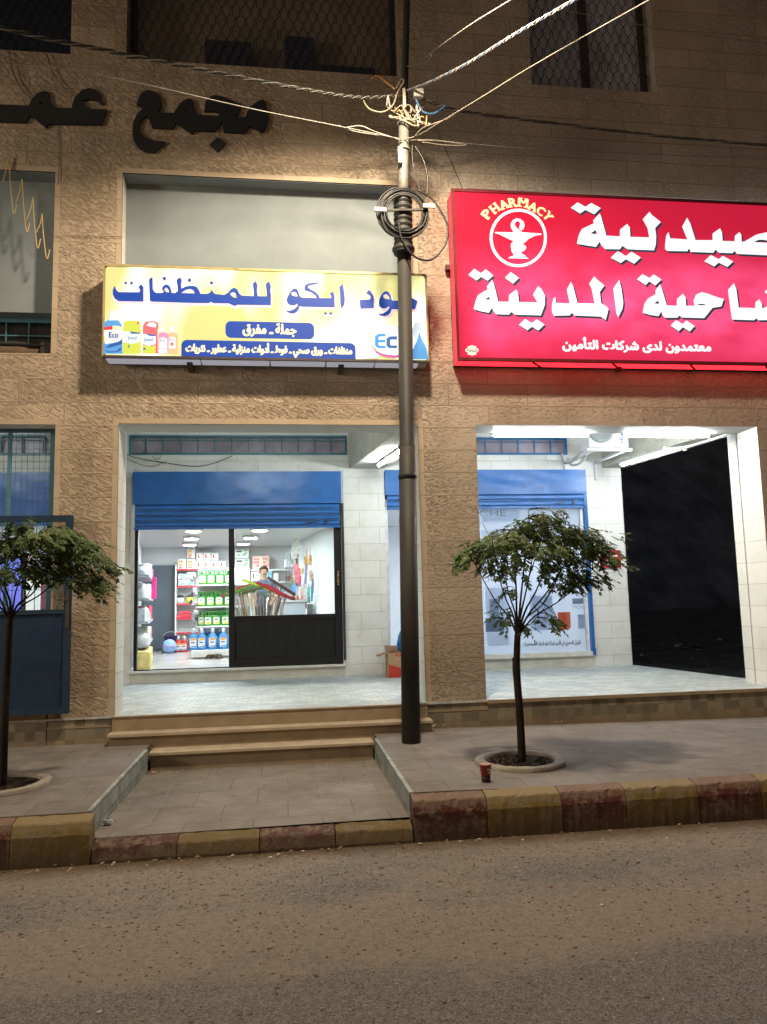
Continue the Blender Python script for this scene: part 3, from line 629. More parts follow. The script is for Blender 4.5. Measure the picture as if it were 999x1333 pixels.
# earth slope and rubble of the dark lot beyond the arcade
mb = MB(); g = random.Random(3); NX, NY = 30, 26; vs = []
for j in range(NY):
    for i in range(NX):
        x = 6.5 + i * .9; y = .6 + j * .9; d = max(0, (y - 9) * .0 + max(0, x - 9.5)); z = .18 + .07 * math.sin(x * 1.7 + y) + g.uniform(-.06, .06) + (max(0, y - 7) * .05)
        vs.append((x + SKEW * (y - 3.3) * 1.0 + g.uniform(-.2, .2), y + g.uniform(-.2, .2), z))
mb.add(vs, [(j * NX + i, j * NX + i + 1, (j + 1) * NX + i + 1, (j + 1) * NX + i) for j in range(NY - 1) for i in range(NX - 1)])
struct(mb.build('terrain', mat('rubble_earth', (.075, .07, .07), 1.0, var=.45, scale=3, bump=.06, bscale=14, spec=.1)))
mb = MB()
for k in range(260):
    x = g.uniform(6.1, 14); y = g.uniform(2.2, 13); r = abs(g.gauss(0, .03)) + .012
    x += SKEW * (y - 3.3)
    mb.ball((x, y, .22 + max(0, y - 7) * .05), r * g.uniform(.8, 1.8), r * g.uniform(.8, 1.4), r * g.uniform(.4, .9), 6, 4, 0 if g.random() < .9 else 1, .3, g)
struct(mb.build('rubble', [mat('rubble_stone', (.06, .055, .055), .95, var=.4), mat('pale_rubble', (.22, .22, .22), .9, var=.3)]), 'stuff')
# slope added to cover the sky, night blue painted into its colour
mb = MB(); vs = []; NX = 40
for j in range(8):
    for i in range(NX):
        vs.append((-30 + i * 3.2, 26 + j * 4, .1 + (j / 7) ** .8 * 30 + 1.2 * math.sin(i * .9 + j) * (j > 0) + g.uniform(-.4, .4) * (j > 0)))
mb.add(vs, [(j * NX + i, j * NX + i + 1, (j + 1) * NX + i + 1, (j + 1) * NX + i) for j in range(7) for i in range(NX - 1)], 0, True)
struct(mb.build('sky_cover_slope', mat('night_blue_slope', (.085, .11, .16), 1.0, var=.5, scale=.6, bump=.2, bscale=3, spec=.05)))
# loose grit on the road and litter along the kerb
mb = MB()
for k in range(9000):
    x = g.uniform(-4.5, 5.0); y = -2.9 - abs(g.gauss(0, 1.0)) - (g.random() ** 3) * .5 if g.random() < .8 else g.uniform(-5.6, -2.9)
    r = .0022 + .0050 * g.random() ** 2.6 * (1.7 if g.random() < .03 else 1)
    mb.ball((x, y, .04 + r * .2), r * g.uniform(.8, 2.4), r * g.uniform(.8, 1.6), r * g.uniform(.5, .8), 5, 3, g.choice((0, 0, 0, 1, 1, 2)), .25, g)
struct(mb.build('gravel', [mat('dark_clod', (.16, .118, .083), 1, var=.4), mat('brown_pebble', (.21, .16, .115), 1, var=.3), mat('pale_pebble', (.38, .33, .27), .9, var=.3)]), 'stuff')
mb = MB()
for k in range(190):
    x = g.uniform(-3.2, 1.0) if g.random() < .75 else g.uniform(1, 4.2); y = KF - .01 - abs(g.gauss(0, .05)); l = g.uniform(.012, .05); a = g.uniform(0, 6.3); wd = l * g.uniform(.12, .5); t = g.uniform(.0, .012)
    dx, dy = math.cos(a) * l / 2, math.sin(a) * l / 2; ex, ey = -math.sin(a) * wd / 2, math.cos(a) * wd / 2; z = .046 + g.uniform(0, .012)
    mb.add([(x - dx, y - dy, z), (x + ex, y + ey, z + t), (x + dx, y + dy, z + t * .4), (x - ex, y - ey, z)], [(0, 1, 2, 3)], g.choice((0, 0, 1, 1, 2)))
for k in range(120):
    x = g.uniform(-1.3, .85); y = g.choice((g.uniform(-2.7, -.55), g.gauss(-.56, .05), g.gauss(-.6, .08))); y = min(y, -.52)
    if g.random() < .4: x = XL + abs(g.gauss(0, .06)) + .01
    l = g.uniform(.008, .03); a = g.uniform(0, 6.3); dx, dy = math.cos(a) * l / 2, math.sin(a) * l / 2; z = .135 + (KI + 0 - y) / -2.3 * 0 + (-.4 - y) / 2.32 * .038 + .004
    mb.add([(x - dx, y - dy, z), (x - dy * .4, y + dx * .4, z + .006), (x + dx, y + dy, z + .002), (x + dy * .4, y - dx * .4, z)], [(0, 1, 2, 3)], g.choice((0, 1, 2)))
struct(mb.build('leaf_litter', [mat('dry_leaf', (.28, .19, .09), .9), mat('brown_leaf', (.12, .075, .04), .95), mat('straw', (.45, .38, .24), .9)]), 'stuff')

# ================================================================ the building
B = thing('commercial_building', 'two-storey beige stone commercial block with arcaded shops and dark upper windows', 'building', (0, 0, 0))
DEP = .42
openings = [(-8.2, -2.46, .35, 3.735), (-1.80, 1.525, .30, 3.75), (2.21, 5.74, .30, 3.755),
            (-8.2, -2.53, 4.53, 6.64), (-1.80, 1.525, 4.53, 6.67), (2.21, 5.74, 4.53, 6.68),
            (-7.6, -2.40, 8.09, 10.4), (-1.78, 1.43, 8.08, 10.4), (3.10, 4.75, 8.09, 10.2), (6.55, 8.2, 8.6, 10.2)]
mb = MB(); holed_wall(mb, -8.6, 9.5, .30, 11.2, openings, 0.0, DEP, 0, 1)
for i, f in enumerate(mb.f):
    cx = sum(mb.v[k][0] for k in f) / 4; cz = sum(mb.v[k][2] for k in f) / 4
    if mb.mi[i] == 1 and cz > 8: mb.mi[i] = 0
    if mb.mi[i] == 0 and (cz < 3.74 or 4.53 < cz < 6.6): mb.mi[i] = 2
mb.build('front_wall', [M_fac, M_reveal, M_pil], B)
# dressed margins round the openings
mb = MB(); t = .06; pr = -.003
for (a, b, c, d) in (openings[0], openings[1], openings[3], openings[4]):
    if a > -8: mb.box(a - t, a, pr, .02, max(c, .54), d + t, 0)
    mb.box(b, b + t, pr, .02, max(c, .54), d + t, 0)
    mb.box(max(a, -8.2), b, pr, .02, d, d + t, 0)
mb.build('opening_margin', M_trim, B)
# tiled plinth under the pillars, set a little forward
for a, b in ((-2.46, -1.80), (1.525, 2.21), (5.74, 6.42)):
    mb = MB(); mb.box(a - .004, b + .004, -.018, .43, .28, .515, 0); mb.box(a - .006, b + .006, -.022, .44, .515, .532, 1); mb.build('plinth', [M_plinth, M_step], B)
mb = MB(); mb.box(2.215, 5.735, -.022, -.0125, .28, .585, 0); mb.box(2.212, 5.738, -.045, -.031, .585, .6225, 1); mb.build('plinth', [M_plinth, M_step], B)
mb = MB(); mb.box(-8.2, -2.47, -.022, -.0125, .28, .585, 0); mb.box(-8.2, -2.475, -.024, .10, .585, .668, 1); mb.build('plinth', [M_plinth, M_step], B)
# niche panels, plaster
for (a, b, c, d) in ((-8.2, -2.53, 5.07, 6.64), (-1.80, 1.525, 4.53, 6.67), (2.21, 5.74, 4.53, 6.68)):
    mb = MB(); mb.box(a + .002, b - .002, .21, .46, c, d - .002); mb.box(a + .002, b - .002, .014, .209, d - .009, d - .003); mb.build('niche_panel', M_plaster, B)
M_dark = mat('dark_window_glass', (.012, .014, .017), .12, var=.3, spec=.5)
M_teal = mat('teal_painted_steel', (.05, .16, .21), .45, var=.2, spec=.45)
M_dframe = mat('dark_bronze_frame', (.03, .03, .032), .4, var=.2)
M_room = mat('dim_room', (.14, .13, .11), .9)
# low barred window of the left niche
wn = MB(); wn.box(-8.2, -2.53, .44, .46, 4.53, 5.07); wn = wn.build('window', M_dark, B)
mb = MB(); mb.box(-8.2, -2.53, .385, .43, 5.02, 5.07); mb.box(-2.575, -2.53, .385, .43, 4.53, 5.02)
for i in range(22): mb.box(-8.1 + i * .2475, -8.1 + i * .2475 + .012, .40, .412, 4.53, 5.02)
for z in (4.66, 4.86): mb.box(-8.2, -2.575, .398, .41, z, z + .012)
mb.build('window_bars', M_teal, wn)
# upper windows with scalloped wire grilles
def ogee_grille(mb, x0, x1, z0, z1, y, p=.115, q=.135, amp=.028, r=.0055, mi=0):
    def clipped(pts):
        run = []
        for q_ in pts:
            if x0 <= q_.x <= x1 and z0 <= q_.z <= z1: run.append(q_)
            else:
                if len(run) > 1: yield run
                run = []
        if len(run) > 1: yield run
    k0 = int((x0 - (z1 - z0)) / p) - 2; k1 = int((x1 + (z1 - z0)) / p) + 2
    for s_ in (1, -1):
        for k in range(k0, k1 + 1):
            pts = []; n_ = int((z1 - z0) / .02)
            for i in range(n_ + 1):
                z = z0 + (z1 - z0) * i / n_; u = (z - z0) / q
                x = k * p + s_ * (u * p * .5) + s_ * amp * .5 * math.sin(2 * math.pi * u)
                if s_ < 0: x += (z1 - z0) * .5
                pts.append(Vector((x, y + s_ * .003, z)))
            for run in clipped(pts): mb.tube(run, r, 4, mi, False)
def upper_window(x0, x1, z0, z1, bars, lit=None, leafs=2):
    wo = MB(); wo.box(x0, x1, .30, .32, z0, z1); wo = wo.build('window', lit or M_dark, B)
    mb = MB(); f = .06
    mb.box(x0, x1, .22, .30, z0, z0 + f); mb.box(x0, x0 + f, .22, .30, z0 + f, z1); mb.box(x1 - f, x1, .22, .30, z0 + f, z1)
    for i in range(1, leafs): xm = x0 + (x1 - x0) * i / leafs; mb.box(xm - .045, xm + .045, .225, .30, z0 + f, z1)
    mb.build('window_frame', M_dframe, wo)
    mb = MB(); ogee_grille(mb, x0 + .03, x1 - .03, z0 + .05, z0 + 1.6, .12)
    mb.box(x0, x1, .11, .13, z0 + .03, z0 + .05); mb.build('window_grille', mat('black_wire', (.016, .016, .017), .5), wo)
    return wo
M_curt = mat('curtained_pane', (.36, .40, .52), .4, var=.35, scale=3)
M_brownpane = mat('brown_tinted_pane', (.16, .14, .11), .3, var=.3, scale=1.2)
upper_window(-7.6, -2.40, 8.09, 10.4, 4)
wm = upper_window(-1.78, 1.43, 8.08, 10.4, 3, M_brownpane, 1)
for q in ((-.90, -.35, .135, .28, 8.12, 8.50), (.05, .40, .135, .28, 8.13, 8.62), (.42, 1.15, .135, .27, 8.12, 8.27)):
    mb = MB(); mb.box(*q); mb.build('crate', mat('dark_blue_box', (.018, .026, .045), .6), wm)
wr = upper_window(3.10, 4.75, 8.09, 10.2, 3, M_curt, 2)
upper_window(6.55, 8.2, 8.6, 10.2, 3)
# large black sheet-metal letters along the band over the niches
for _o, _h in WALL_LETTERS:
    mb = MB(); glyphs(mb, [(_o, _h)], -.03, thick=.05)
    mb.build('sign_letters', mat('black_metal_letters', (.012, .013, .014), .5, var=.25), B)
# ---------------- arcade: back wall, ceiling, beams
BY = 3.3
doors = [(-2.27, .86, .62, 3.77), (1.56, 4.87, .62, 3.77), (-6.6, -3.05, .62, 3.77), (-2.35, .98, 4.04, 4.35), (1.56, 4.60, 4.04, 4.33), (-6.6, -3.0, 4.04, 4.35)]
mb = MB(); holed_wall(mb, -8.6, 5.48, .60, 4.6, doors, BY, BY + .18)
mb.build('shopfront_wall', M_white, B)
M_ceil = mat('arcade_ceiling_paint', (.72, .73, .71), .9, var=.12, scale=2, bump=.003)
mb = MB(); mb.box(-8.6, 6.45, .43, 10.2, 4.5, 4.6); mb.build('ceiling', M_ceil, B)
M_beam = mat('painted_concrete_beam', (.50, .49, .42), .85, var=.16, scale=4, bump=.004, bscale=25)
def beam(xa, xb):
    m = MB(); sh = lambda x, y, z: (x + SKEW * (y - 3.3), y, z)
    m.box(xa, xb, .421, BY - .002, 3.82, 4.5, 0, sh); m.build('ceiling_beam', M_beam, B, .012)
beam(1.00, 1.56); beam(5.18, 5.56); beam(-3.2, -2.55)
# rounded haunch where the left beam meets the wall
mb = MB(); ring = []
for i in range(9): a = R(90 * i / 8); ring.append((.62 - .62 * math.sin(a) + .0, 3.82 + .62 * (1 - math.cos(a)) * .9))
# shop partitions / inner shells ---------------------------------------------------------
M_shopwall = mat('white_painted_wall', (.74, .76, .77), .7, var=.05, scale=2)
M_pan = NT('white_strip_ceiling'); _x, _y, _z = M_pan.sep()
_fr = M_pan.math('FRACT', M_pan.math('MULTIPLY', _y, 4.2)); _g = M_pan.ramp(_fr, [(.0, .0), (.04, 1.0), (.90, 1.0), (.96, .0)])
M_pan.set(col=M_pan.mix(_g, (.36, .37, .37), (.78, .80, .80)), rough=.25, spec=.5); M_pan.bump(_g, .01, 1); M_pan = M_pan.m
M_sfloor = NT('shop_floor_tiles'); _b = M_sfloor.node('ShaderNodeTexBrick'); _b.offset = 0; M_sfloor.link(M_sfloor.co, _b.inputs['Vector'])
_b.inputs['Color1'].default_value = (.55, .54, .50, 1); _b.inputs['Color2'].default_value = (.60, .59, .55, 1); _b.inputs['Mortar'].default_value = (.3, .29, .27, 1); _b.inputs['Scale'].default_value = 1
_b.inputs['Mortar Size'].default_value = .004; _b.inputs['Brick Width'].default_value = .6; _b.inputs['Row Height'].default_value = .6
M_sfloor.set(col=M_sfloor.mix(M_sfloor.ramp(M_sfloor.noise(2, 6), [(.45, 0.0), (.7, .4)]), _b.outputs['Color'], (.40, .37, .32)), rough=.18, spec=.5); M_sfloor = M_sfloor.m
SB = 9.0; SC = 3.02
sh = lambda x, y, z: (x + SKEW * (y - 3.3), y, z)
def shell(x0, x1, yb, zc, names=True):
    m = MB(); m.box(x0 - .1, x0, BY + .18, yb, .7, zc, 0, sh); m.box(x1, x1 + .06, BY + .18, yb, .7, zc, 0, sh); m.box(x0 - .1, x1 + .06, yb, yb + .1, .7, zc, 0, sh); m.build('shop_wall', M_shopwall, B)
    m = MB(); m.box(x0 - .1, x1 + .06, BY + .1, yb + .1, zc, zc + .05, 0, sh); m.build('shop_ceiling', M_pan, B)
    m = MB(); m.box(x0, x1, BY + .05, yb, .66, .74, 0, sh); m.build('shop_floor', M_sfloor, B)
shell(-2.35, .93, SB, SC); shell(1.5, 4.95, 7.5, 3.3); shell(-6.7, -2.95, 7.0, 3.3)
# ---------------- transoms
M_blue = mat('blue_painted_steel', (.03, .14, .30), .45, var=.15)
M_purple = mat('dusky_pane', (.30, .265, .31), .35, var=.4, scale=2)
def transom(x0, x1, z0, z1, nb, m):
    t_ = MB(); t_.box(x0, x1, BY + .06, BY + .08, z0, z1); t_ = t_.build('transom_window', M_purple, B)
    k = MB(); f = .035; k.box(x0, x1, BY - .012, BY + .03, z0, z0 + f); k.box(x0, x1, BY - .012, BY + .03, z1 - f, z1); k.box(x0, x0 + f, BY - .012, BY + .03, z0 + f, z1 - f); k.box(x1 - f, x1, BY - .012, BY + .03, z0 + f, z1 - f)
    for i in range(1, nb): x = x0 + (x1 - x0) * i / nb; k.box(x - .009, x + .009, BY - .008, BY + .02, z0 + f, z1 - f)
    k.box(x0 + f, x1 - f, BY - .006, BY + .015, z1 - .085, z1 - .072)
    k.build('transom_grille', m, t_)
transom(-2.35, .98, 4.04, 4.35, 13, M_teal); transom(1.57, 4.60, 4.04, 4.33, 11, M_blue); transom(-6.6, -3.0, 4.04, 4.35, 12, M_teal)
# ---------------- rolled shutters
M_shut = shutter_mat()
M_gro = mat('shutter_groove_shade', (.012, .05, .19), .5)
def shutter(x0, x1, ztop, zmid, zbot, dents=0):
    s_ = MB(); nx, nz = 24, 8; y = BY - .055; vs = []; rr = random.Random(dents + 1)
    for j in range(nz + 1):
        for i in range(nx + 1):
            d = .004 * math.sin(i * 1.1 + j) + rr.uniform(-.003, .003) * (2.2 if dents else 1)
            vs.append((x0 + (x1 - x0) * i / nx, y + (d if 0 < i < nx and 0 < j < nz else 0), zmid + (ztop - zmid) * j / nz))
    s_.add(vs, [(j * (nx + 1) + i, j * (nx + 1) + i + 1, (j + 1) * (nx + 1) + i + 1, (j + 1) * (nx + 1) + i) for j in range(nz) for i in range(nx)], 0, True)
    s_.box(x0, x1, y + .012, BY + .15, zmid, ztop, 0)
    so = s_.build('shutter', M_shut, B)
    c = MB(); k = max(2, int(round((zmid - zbot) / .088))); h = (zmid - zbot) / k
    for i in range(k):
        z = zbot + h * i
        prof = [(BY - .015, z + .010), (BY - .034, z + .016), (BY - .042, z + h * .35), (BY - .042, z + h * .7), (BY - .034, z + h - .012), (BY - .015, z + h - .008)]
        vs = [(x, p[0], p[1]) for x in (x0 + .03, x1 - .03) for p in prof]
        c.add(vs, [(a, a + 1, a + 1 + 6, a + 6) for a in range(5)], 0)
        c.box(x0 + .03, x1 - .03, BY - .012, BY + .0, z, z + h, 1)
        c.box(x0 + .03, x1 - .03, BY - .030, BY - .012, z, z + .008, 2)
    c.box(x0 + .02, x1 - .02, BY - .05, BY - .0, zbot - .03, zbot + .0)
    c.build('shutter_curtain', [M_shut, M_gro, mat('pale_shutter_edge', (.10, .2, .42), .35)], so)
    hd = MB(); hd.bar((x1 - .55, BY - .065, zbot + .05), (x1 - .38, BY - .065, zbot + .06), .014); hd.bar((x1 - .24, BY - .065, zbot + .02), (x1 - .24, BY - .065, zbot + .10), .02); hd.build('shutter_handle', M_dframe, so)
    return so
shutter(-2.275, .87, 3.772, 3.27, 2.92, 2)
shutter(1.565, 4.875, 3.79, 3.39, 3.19, 3)
shutter(-6.6, -3.05, 3.77, 3.10, 3.0, 1)
# guide rails
for a, b in ((-2.29, -2.245), (.865, .90)):
    m = MB(); m.box(a, b, BY - .045, BY + .02, .86, 3.27); m.build('shutter_rail', M_dframe if a > 0 else mat('pale_steel', (.5, .52, .52), .4), B)
m = MB(); m.box(4.82, 4.875, BY - .05, BY + .02, .86, 3.39); m.box(4.83, 4.875, BY - .075, BY - .051, .80, .92); m.build('shutter_rail', shutter_mat(), B)
# ---------------- shopfront of the cleaning-goods shop
M_black = mat('black_aluminium', (.007, .007, .008), .45, var=.3, spec=.35)
M_blackpanel = NT('ribbed_black_panel'); _x, _y, _z = M_blackpanel.sep(); _w = M_blackpanel.math('SINE', M_blackpanel.math('MULTIPLY', _x, 190.0)); M_blackpanel.set(col=(.008, .008, .008), rough=.55, spec=.25); M_blackpanel.bump(_w, .004, .8); M_blackpanel = M_blackpanel.m
M_sill = mat('pale_stone_sill', (.62, .61, .56), .5, var=.12)
m = MB(); m.box(-2.33, .90, BY - .05, BY + .16, .765, .80); m.build('door_sill', M_sill, B, .004)
m = MB(); m.box(-2.30, .88, BY - .004, BY + .05, .62, .765); m.build('sill_wall', mat('sill_base_render', (.55, .535, .47), .8, var=.15, scale=4), B)
dr = MB(); dr.box(-.86, -.775, BY + .0, BY + .07, .80, 3.0); dr.box(.745, .862, BY + .0, BY + .07, .80, 3.0); dr.box(-.775, .745, BY + .005, BY + .065, .80, .90); dr.box(-.775, .745, BY + .005, BY + .065, 1.50, 1.565); dr.box(-.775, .745, BY + .005, BY + .065, 2.93, 3.0)
dr = dr.build('sliding_door', M_black, B, .003)
m = MB(); m.box(-.775, .745, BY + .02, BY + .05, .90, 1.50); m.build('door_panel', M_blackpanel, dr)
m = MB(); m.box(-.775, .745, BY + .033, BY + .039, 1.565, 2.93); m.build('door_glass', glass(), dr)
m = MB(); m.box(.79, .815, BY - .02, BY - .0, 2.0, 2.22); m.build('door_handle', mat('chrome', (.6, .6, .62), .25, 1.0), dr)
m = MB(); m.box(-2.245, -2.20, BY + .0, BY + .07, .80, 3.0); m.box(-2.20, -.86, BY + .0, BY + .07, .798, .815); m.build('door_frame', M_black, B)
# ---------------- shopfront of the pharmacy: one fixed pane
wnp = MB(); wnp.box(1.56, 4.80, BY + .035, BY + .043, .86, 3.19); wnp = wnp.build('shop_window', glass('pharmacy_glass', (.93, .96, 1.0), .08), B)
m = MB(); m.box(1.56, 4.87, BY - .05, BY + .15, .79, .86); m.build('window_sill', M_sill, wnp, .004)
m = MB(); m.box(1.56, 4.87, BY - .004, BY + .03, .62, .79); m.build('sill_wall', mat('sill_base_render', (.5, .5, .45), .8), B)
m = MB(); m.box(1.56, 1.60, BY + .0, BY + .06, .86, 3.19); m.box(2.55, 2.60, BY + .0, BY + .06, .86, 3.19); m.box(4.76, 4.80, BY + .0, BY + .06, .86, 3.19); m.build('window_frame', mat('white_aluminium', (.6, .63, .66), .35), wnp)
# third shop: glazed front, shutter half way down
m = MB(); m.box(-6.6, -3.05, BY + .03, BY + .04, .86, 3.0); m = m.build('shop_window', glass(), B)
k = MB()
for x in (-6.6, -5.2, -4.1, -3.85, -3.09): k.box(x, x + .05, BY, BY + .07, .62, 3.0)
k.build('window_frame', M_black, m)
# thin bars drawing a grid shadow on the wall left of the first shopfront
m = MB()
for i in range(5): m.box(-2.42 + i * .03, -2.417 + i * .03, BY - .006, BY - .002, 2.4, 3.77)
for i in range(40): m.box(-2.43, -2.29, BY - .006, BY - .002, 2.4 + i * .034, 2.403 + i * .034)
m.build('grid_shadow', mat('grid_shadow_grey', (.3, .31, .3), .5), B)
# square back part of the arcade's side pillars
m = MB(); m.box(4.89, 5.50, BY - .012, BY + .4, .62, 3.82); m.build('arcade_pillar', M_white, B)
m = MB(); m.box(.905, 1.555, BY - .012, BY - .001, .62, 3.82); m.build('arcade_pillar', M_white, B)
m = MB(); m.box(-3.0, -2.45, BY - .012, BY - .001, .62, 3.82); m.build('arcade_pillar', M_white, B)
# right corner pillar is deeper and faced with smooth white stone inside
m = MB(); m.add([(5.738, .001, .62), (5.738, .001, 3.75), (5.738, .56, 3.75), (5.738, .56, .62)], [(0, 1, 2, 3)])
m = MB(); m.box(5.732, 6.40, .43, .62, .62, 3.9); m.build('corner_pillar', M_reveal, B)
# ================================================================ fluorescent tubes of the arcade
M_tube = glow('lit_fluorescent_tube', (.92, .98, 1.0), 225.0)
M_tube2 = glow('lit_fluorescent_tube_dim', (.93, 1.0, .97), 150.0)
M_batten = mat('white_batten', (.72, .73, .72), .5, var=.08)
def tube_light(a, b, label, m=M_tube, lit=True, below=True, drop=.035):
    a, b = Vector(a), Vector(b); t = thing('tube_light', label, 'lamp', (a + b) / 2, 'tube lights of the arcade')
    d = (b - a).normalized()
    k = MB(); k.bar(a, b, .05, .03); k.build('batten', M_batten, t)
    if lit:
        k = MB(); k.tube([a + d * .04 + Vector((0, -.005, -drop)), b - d * .04 + Vector((0, -.005, -drop))], .019, 8); k.build('tube', m, t)
    k = MB()
    for p, s_ in ((a, 1), (b, -1)): k.bar(p + d * s_ * .005, p + d * s_ * .035, .04, .085)
    k.build('socket', M_batten, t)
    return t
tube_light((2.52, .475, 3.775), (3.80, .475, 3.775), 'lit white tube light behind the lintel above the poster window')
tube_light((4.22, .475, 3.775), (5.42, .475, 3.775), 'lit white tube light behind the lintel next to the dark gap')
def bl(x, y): return (x + SKEW * (y - 3.3), y)
tube_light((*bl(5.17, 2.75), 3.80), (*bl(5.17, 1.62), 3.80), 'lit tube light under the right beam, beside the white corner pillar')
tube_light((*bl(5.40, 1.55), 3.80), (*bl(5.40, .55), 3.80), 'unlit pale tube fitting under the front half of the right beam', lit=False)
tube_light((*bl(1.32, 2.75), 3.80), (*bl(1.32, 1.55), 3.80), 'lit tube light under the beam behind the utility pole', M_tube2)
tube_light((-1.0, .475, 4.20), (.2, .475, 4.20), 'unseen tube light added high behind the lintel to brighten the cleaning shop bay', M_tube2)  # extra tube out of view, added to light the back wall of this bay
tube_light((-5.2, .9, 4.44), (-4.2, .9, 4.44), 'unseen tube light high behind the lintel of the meshed opening', M_tube2)  # unseen tube, kept hidden above the lintel edge to light the meshed bay
# ================================================================ air conditioner on the arcade wall
ac = thing('air_conditioner', 'white outdoor air conditioner box seen from below, beside the lit tubes', 'air conditioner', (4.85, 2.4, 4.05))
M_acw = mat('ac_white', (.66, .68, .68), .5, var=.08)
m = MB(); m.box(4.50, 5.12, 2.16, 2.46, 3.93, 4.44); m.build('casing', M_acw, ac, .015)
m = MB(); m.box(4.88, 5.10, 2.154, 2.158, 3.96, 4.40); m.build('front_panel', mat('ac_panel', (.74, .76, .77), .4), ac)
m = MB(); m.lathe([(.20, 0), (.20, .02), (.17, .03)], (4.69, 2.155, 4.2), 24); 
v2 = [(x, 2.158 - (z - 4.2), 4.2 + (y - 2.155)) for x, y, z in m.v]; m.v = v2; m.build('fan_grille', mat('ac_grille', (.25, .27, .28), .5), ac)
V_, F_ = text_mesh('HI'); m = MB(); m.add([(5.04 - p[1] * .10, 2.150, 3.99 + p[0] * .10) for p in V_], F_); m.build('lettering', mat('blue_letters', (.03, .10, .35), .5), ac)
m = MB()
for x in (4.55, 5.06): m.bar((x, 2.2, 3.90), (x, 3.28, 3.90), .04, .04); m.bar((x, 3.27, 3.90), (x, 3.27, 3.62), .04, .04)
m.box(4.46, 5.16, 2.14, 2.20, 3.885, 3.92); m.build('bracket', M_acw, ac)
m = MB(); m.tube(smooth_path([(4.56, 2.5, 3.95), (4.52, 2.9, 3.86), (4.5, 3.2, 3.9), (4.5, 3.27, 4.05)]), .022, 6); m.tube(smooth_path([(4.62, 2.5, 3.95), (4.62, 2.8, 3.82), (4.58, 3.1, 3.84), (4.6, 3.27, 3.98)]), .016, 6); m.build('pipe', mat('grey_pipe_wrap', (.42, .42, .40), .7), ac)
# dangling wire above the rolled shutter
m = MB(); m.tube(smooth_path([(-2.40, 3.26, 4.05), (-2.25, 3.27, 4.0), (-1.9, 3.27, 3.93), (-1.4, 3.27, 3.86), (-1.1, 3.27, 3.90), (-.8, 3.27, 4.02)]), .006, 5)
m.tube(smooth_path([(-2.4, 3.27, 4.0), (-2.2, 3.27, 3.90), (-2.0, 3.27, 3.86), (-1.8, 3.27, 3.93)]), .004, 5); m.tube(smooth_path([(-2.0, 3.27, 4.02), (-1.93, 3.27, 3.96), (-1.86, 3.27, 4.03)]), .004, 5)
solo(m, 'electric_wire', mat('dark_wire', (.06, .06, .06), .6), 'thin loose wire sagging above the blue rolled shutter of the cleaning shop', 'wire')
# ================================================================ yellow sign of the cleaning shop
YF = -.26
ysn = thing('shop_sign', 'backlit yellow shop sign with blue Arabic lettering and pictured bottles', 'sign', (-.15, -.13, 4.41))
X0, X1, Z0, Z1 = -1.92, 1.625, 4.425, 5.445
m = MB(); m.box(X0, X1, YF + .02, -.01, Z0 - .01, Z1, 0); m.build('case', mat('silver_sign_case', (.45, .45, .44), .4, .0), ysn, .012)
M_yface = backlit('yellow_backlit_acrylic', (.74, .73, .30), (1.0, .99, .82), (1.0, (1.9, 1, 1.1)), .44, .64, .78, .85)
m = MB(); flat(m, rrect(X0 + .012, X1 - .012, Z0 + .01, Z1 - .012, .04), YF); m.build('face', M_yface, ysn)
m = MB(); m.box(X0 - .006, X1 + .006, YF - .012, YF + .022, Z1 - .014, Z1 + .01, 0); m.box(X0 - .008, X0 + .008, YF - .012, YF + .022, Z0, Z1 - .014, 0); m.box(X1 - .008, X1 + .008, YF - .012, YF + .022, Z0, Z1 - .014, 0); m.box(X0 - .006, X1 + .006, YF - .010, YF + .022, Z0 - .016, Z0 + .010, 1)
m.build('sign_frame', [mat('brass_trim', (.42, .34, .16), .4, .3), mat('dark_trim', (.05, .04, .045), .5)], ysn)
M_under = glow('lit_white_side', (.72, .72, .84), .38)
m = MB(); xx = X0 + .03
for wd in (1.0, .75, .62, .55, .5):
    m.box(xx, min(xx + wd - .02, X1 - .02), YF + .03, YF + .17, Z0 - .03, Z0 - .012, 0); xx += wd
m.box(X1 + .001, X1 + .012, YF + .03, YF + .13, Z0 + .05, Z1 - .05, 0)
m.build('lit_underside', M_under, ysn)
m = MB()
for x in (-1.02, .64): m.box(x - .03, x + .03, YF + .06, -.0, Z0 - .09, Z0 - .032)
m.build('bracket', M_dframe, ysn)
M_bl = glow('blue_sign_print', (.012, .075, .46), .62); M_pk = glow('pink_white_outline', (.85, .66, .72), .85); M_cr = glow('cream_print', (.85, .82, .55), .95)
m = MB(); glyphs(m, YELLOW_TITLE, YF - .0008, .010, -.022, 0, .012); m.build('title_outline', M_pk, ysn)
m = MB(); glyphs(m, YELLOW_TITLE, YF - .0020); m.build('title_lettering', M_bl, ysn)
pn = MB(); flat(pn, rrect(-.63, .34, 4.655, 4.845, .06), YF - .002); flat(pn, rrect(-1.10, .80, 4.436, 4.622, .06, 5, (1, 1, 0, 0)), YF - .002); pn = pn.build('slogan_panel', M_bl, ysn)
m = MB(); lettering(m, 'جملة ـ مفرق', -.44, .14, 4.675, 4.825, YF - .003, .045); m.build('slogan_text', M_cr, pn)
m = MB(); lettering(m, 'منظفات ـ ورق صحي ـ فوط ـ أدوات منزلية ـ عطور ـ نثريات', -1.05, .755, 4.447, 4.600, YF - .003, .045); m.build('slogan_text', M_cr, pn)
